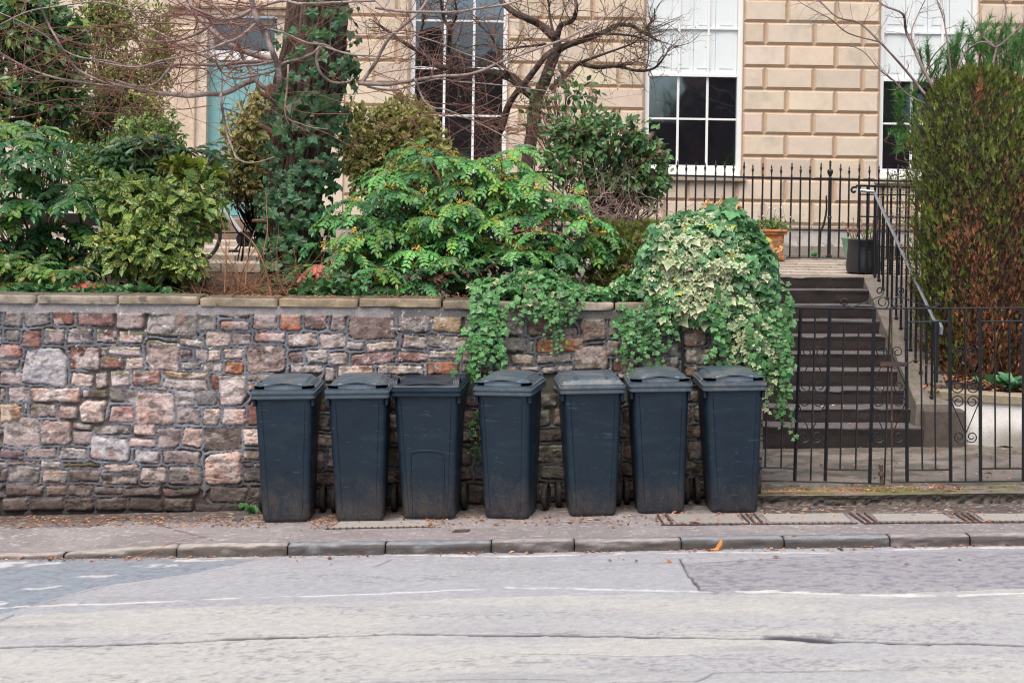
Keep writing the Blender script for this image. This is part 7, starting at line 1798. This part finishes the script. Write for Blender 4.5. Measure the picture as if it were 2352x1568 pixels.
# ------------------------------------------------------------------ litter
def litter():
    global NR
    NR = np.random.default_rng(201); pos = []; 
    def scat(n, f): 
        for _ in range(n): 
            p = f(); 
            if p is not None: pos.append(p)
    R = NR.uniform
    def pv(u0, u1, v0, v1, h=.006):
        def f():
            p = PG(R(u0, u1), v0 + (v1 - v0) * R(0, 1) ** 1.3); return (p.x, p.y, SX * p.x + h)
        return f
    scat(900, pv(0, 620, 1188, 1212)); scat(90, pv(0, 2350, 1185, 1240)); scat(700, pv(600, 1760, 1183, 1207)); scat(110, pv(720, 775, 1192, 1215)); scat(80, pv(985, 1030, 1192, 1212))
    scat(260, pv(1740, 2352, 1163, 1182)); scat(420, pv(1500, 2352, 1180, 1205))
    def gut():
        x = R(-4, 4); y = KY - abs(NR.normal()) * .03 - .005; return (x, y, SX * x - RD + .008)
    scat(700, gut)
    scat(60, lambda: (lambda p: (p.x, p.y, SX * p.x - RD + .008))(PG(R(0, 2352), R(1275, 1300), -RD)))
    def path():
        x = R(1.9, 5.2); y = 10.5 + R(0, 1) ** 1.4 * 1.95; return (x, y, SX * x * .9 + PZ + .014)
    scat(900, path)
    def pathf():
        x = R(1.9, 3.4); y = 10.55 + abs(NR.normal()) * .12; return (x, y, SX * x * .9 + PZ + .014)
    scat(520, pathf)
    for i in range(1, 10):
        z = riser_z(i); Y0 = 12.49 + (i - 1) * .28
        scat(26 if i < 4 else 10, lambda Y0=Y0, z=z: (R(1.9, 3.5), Y0 + R(.03, .26), z + .004))
    def cop():
        x = R(-3.9, .3); return (x, wall_y(x) + R(.02, .34), PW(1176 + x * 300, 684).z + .002)
    scat(900, cop)
    def stair(): 
        Y0 = R(12.6, 13.1); return (R(3.62, 4.0), Y0, .83 + (Y0 - 12.6) * .25)
    scat(120, stair)
    pos_ = A(pos); n = len(pos_)
    d = NR.normal(size=(n, 3)); d[:, 2] *= .12; nor = NR.normal(size=(n, 3)) * .3 + A((0, -.1, 1)); sz = np.exp(NR.normal(math.log(.021), .45, n))
    c = pick([A((.40, .17, .075)), A((.50, .27, .13)), A((.26, .11, .06)), A((.55, .38, .24)), A((.15, .075, .05))], n, [.25, .15, .25, .08, .27]) * NR.uniform(.7, 1.2, (n, 1))
    o = leaves('leaf_litter', LITE, pos_, d, nor, sz, np.clip(c, 0, 1), None, matte, None, NR.uniform(.35, 1.3, n)); kindof(o, 'stuff')
    # heap of leaves in the planter bed and the corner by the end post
    n = 2600; x = NR.uniform(3.72, 5.6, n); y = NR.uniform(12.45, 13.8, n); zt_ = P(2185, 896, 12.7).z
    z = zt_ - .03 + .16 * (y - 12.4) + NR.uniform(0, .03, n); k = np.hypot(x - 5.35, y - 14.55) < 2.15; k |= (x < 3.98) & (y > 12.7)
    pos_ = np.stack([x, y, np.where(x < 3.98, z - .06, z)], -1)[k]; n = len(pos_)
    c = pick([A((.30, .13, .07)), A((.20, .085, .05)), A((.42, .22, .13)), A((.12, .06, .04))], n) * NR.uniform(.7, 1.2, (n, 1))
    o = leaves('dead_leaves', OVAL, pos_, NR.normal(size=(n, 3)) * A((1, 1, .4)), NR.normal(size=(n, 3)) * .6 + A((0, -.3, 1)), NR.uniform(.03, .07, n), np.clip(c, 0, 1), None, matte, None); kindof(o, 'stuff')
    # loose stones and twigs
    b = MB()
    for u, v in ((538, 1196), (556, 1193), (548, 1198)):
        p = PG(u, v); b.bbox(p.x - .015, p.x + .015, p.y - .01, p.y + .012, p.z - .002, p.z + .018, .006)
    kindof(b.build('gravel', mat('pebble', (.08, .075, .08), .8)), 'stuff')
    tw = MB(); p0 = P(1747, 1136, 10.55)
    tw.tube(spline([A((x, 10.5 + .03 * math.sin(x * 4), SX * x * .9 + PZ + .018)) for x in (1.88, 2.1, 2.35, 2.6, 2.72)], 4), np.linspace(.006, .003, 17), 5)
    tag(tw.build('fallen_twig', mat('fallen_twig', (.36, .18, .10), .8)), 'long fallen twig lying along the broken edge of the path', 'twig')
    tw = MB(); a = [PG(u, v) for u, v in ((285, 1276), (330, 1262), (400, 1248), (462, 1236))]; tw.tube(spline([A((q.x, q.y, SX * q.x + (.012 if q.y > KY + .02 else -.03))) for q in a], 4), np.linspace(.003, .002, 13), 5)
    tag(tw.build('fallen_twig', mat('fallen_twig_red', (.33, .14, .08), .8)), 'thin reddish twig lying across the dropped kerb at the left', 'twig')
litter()
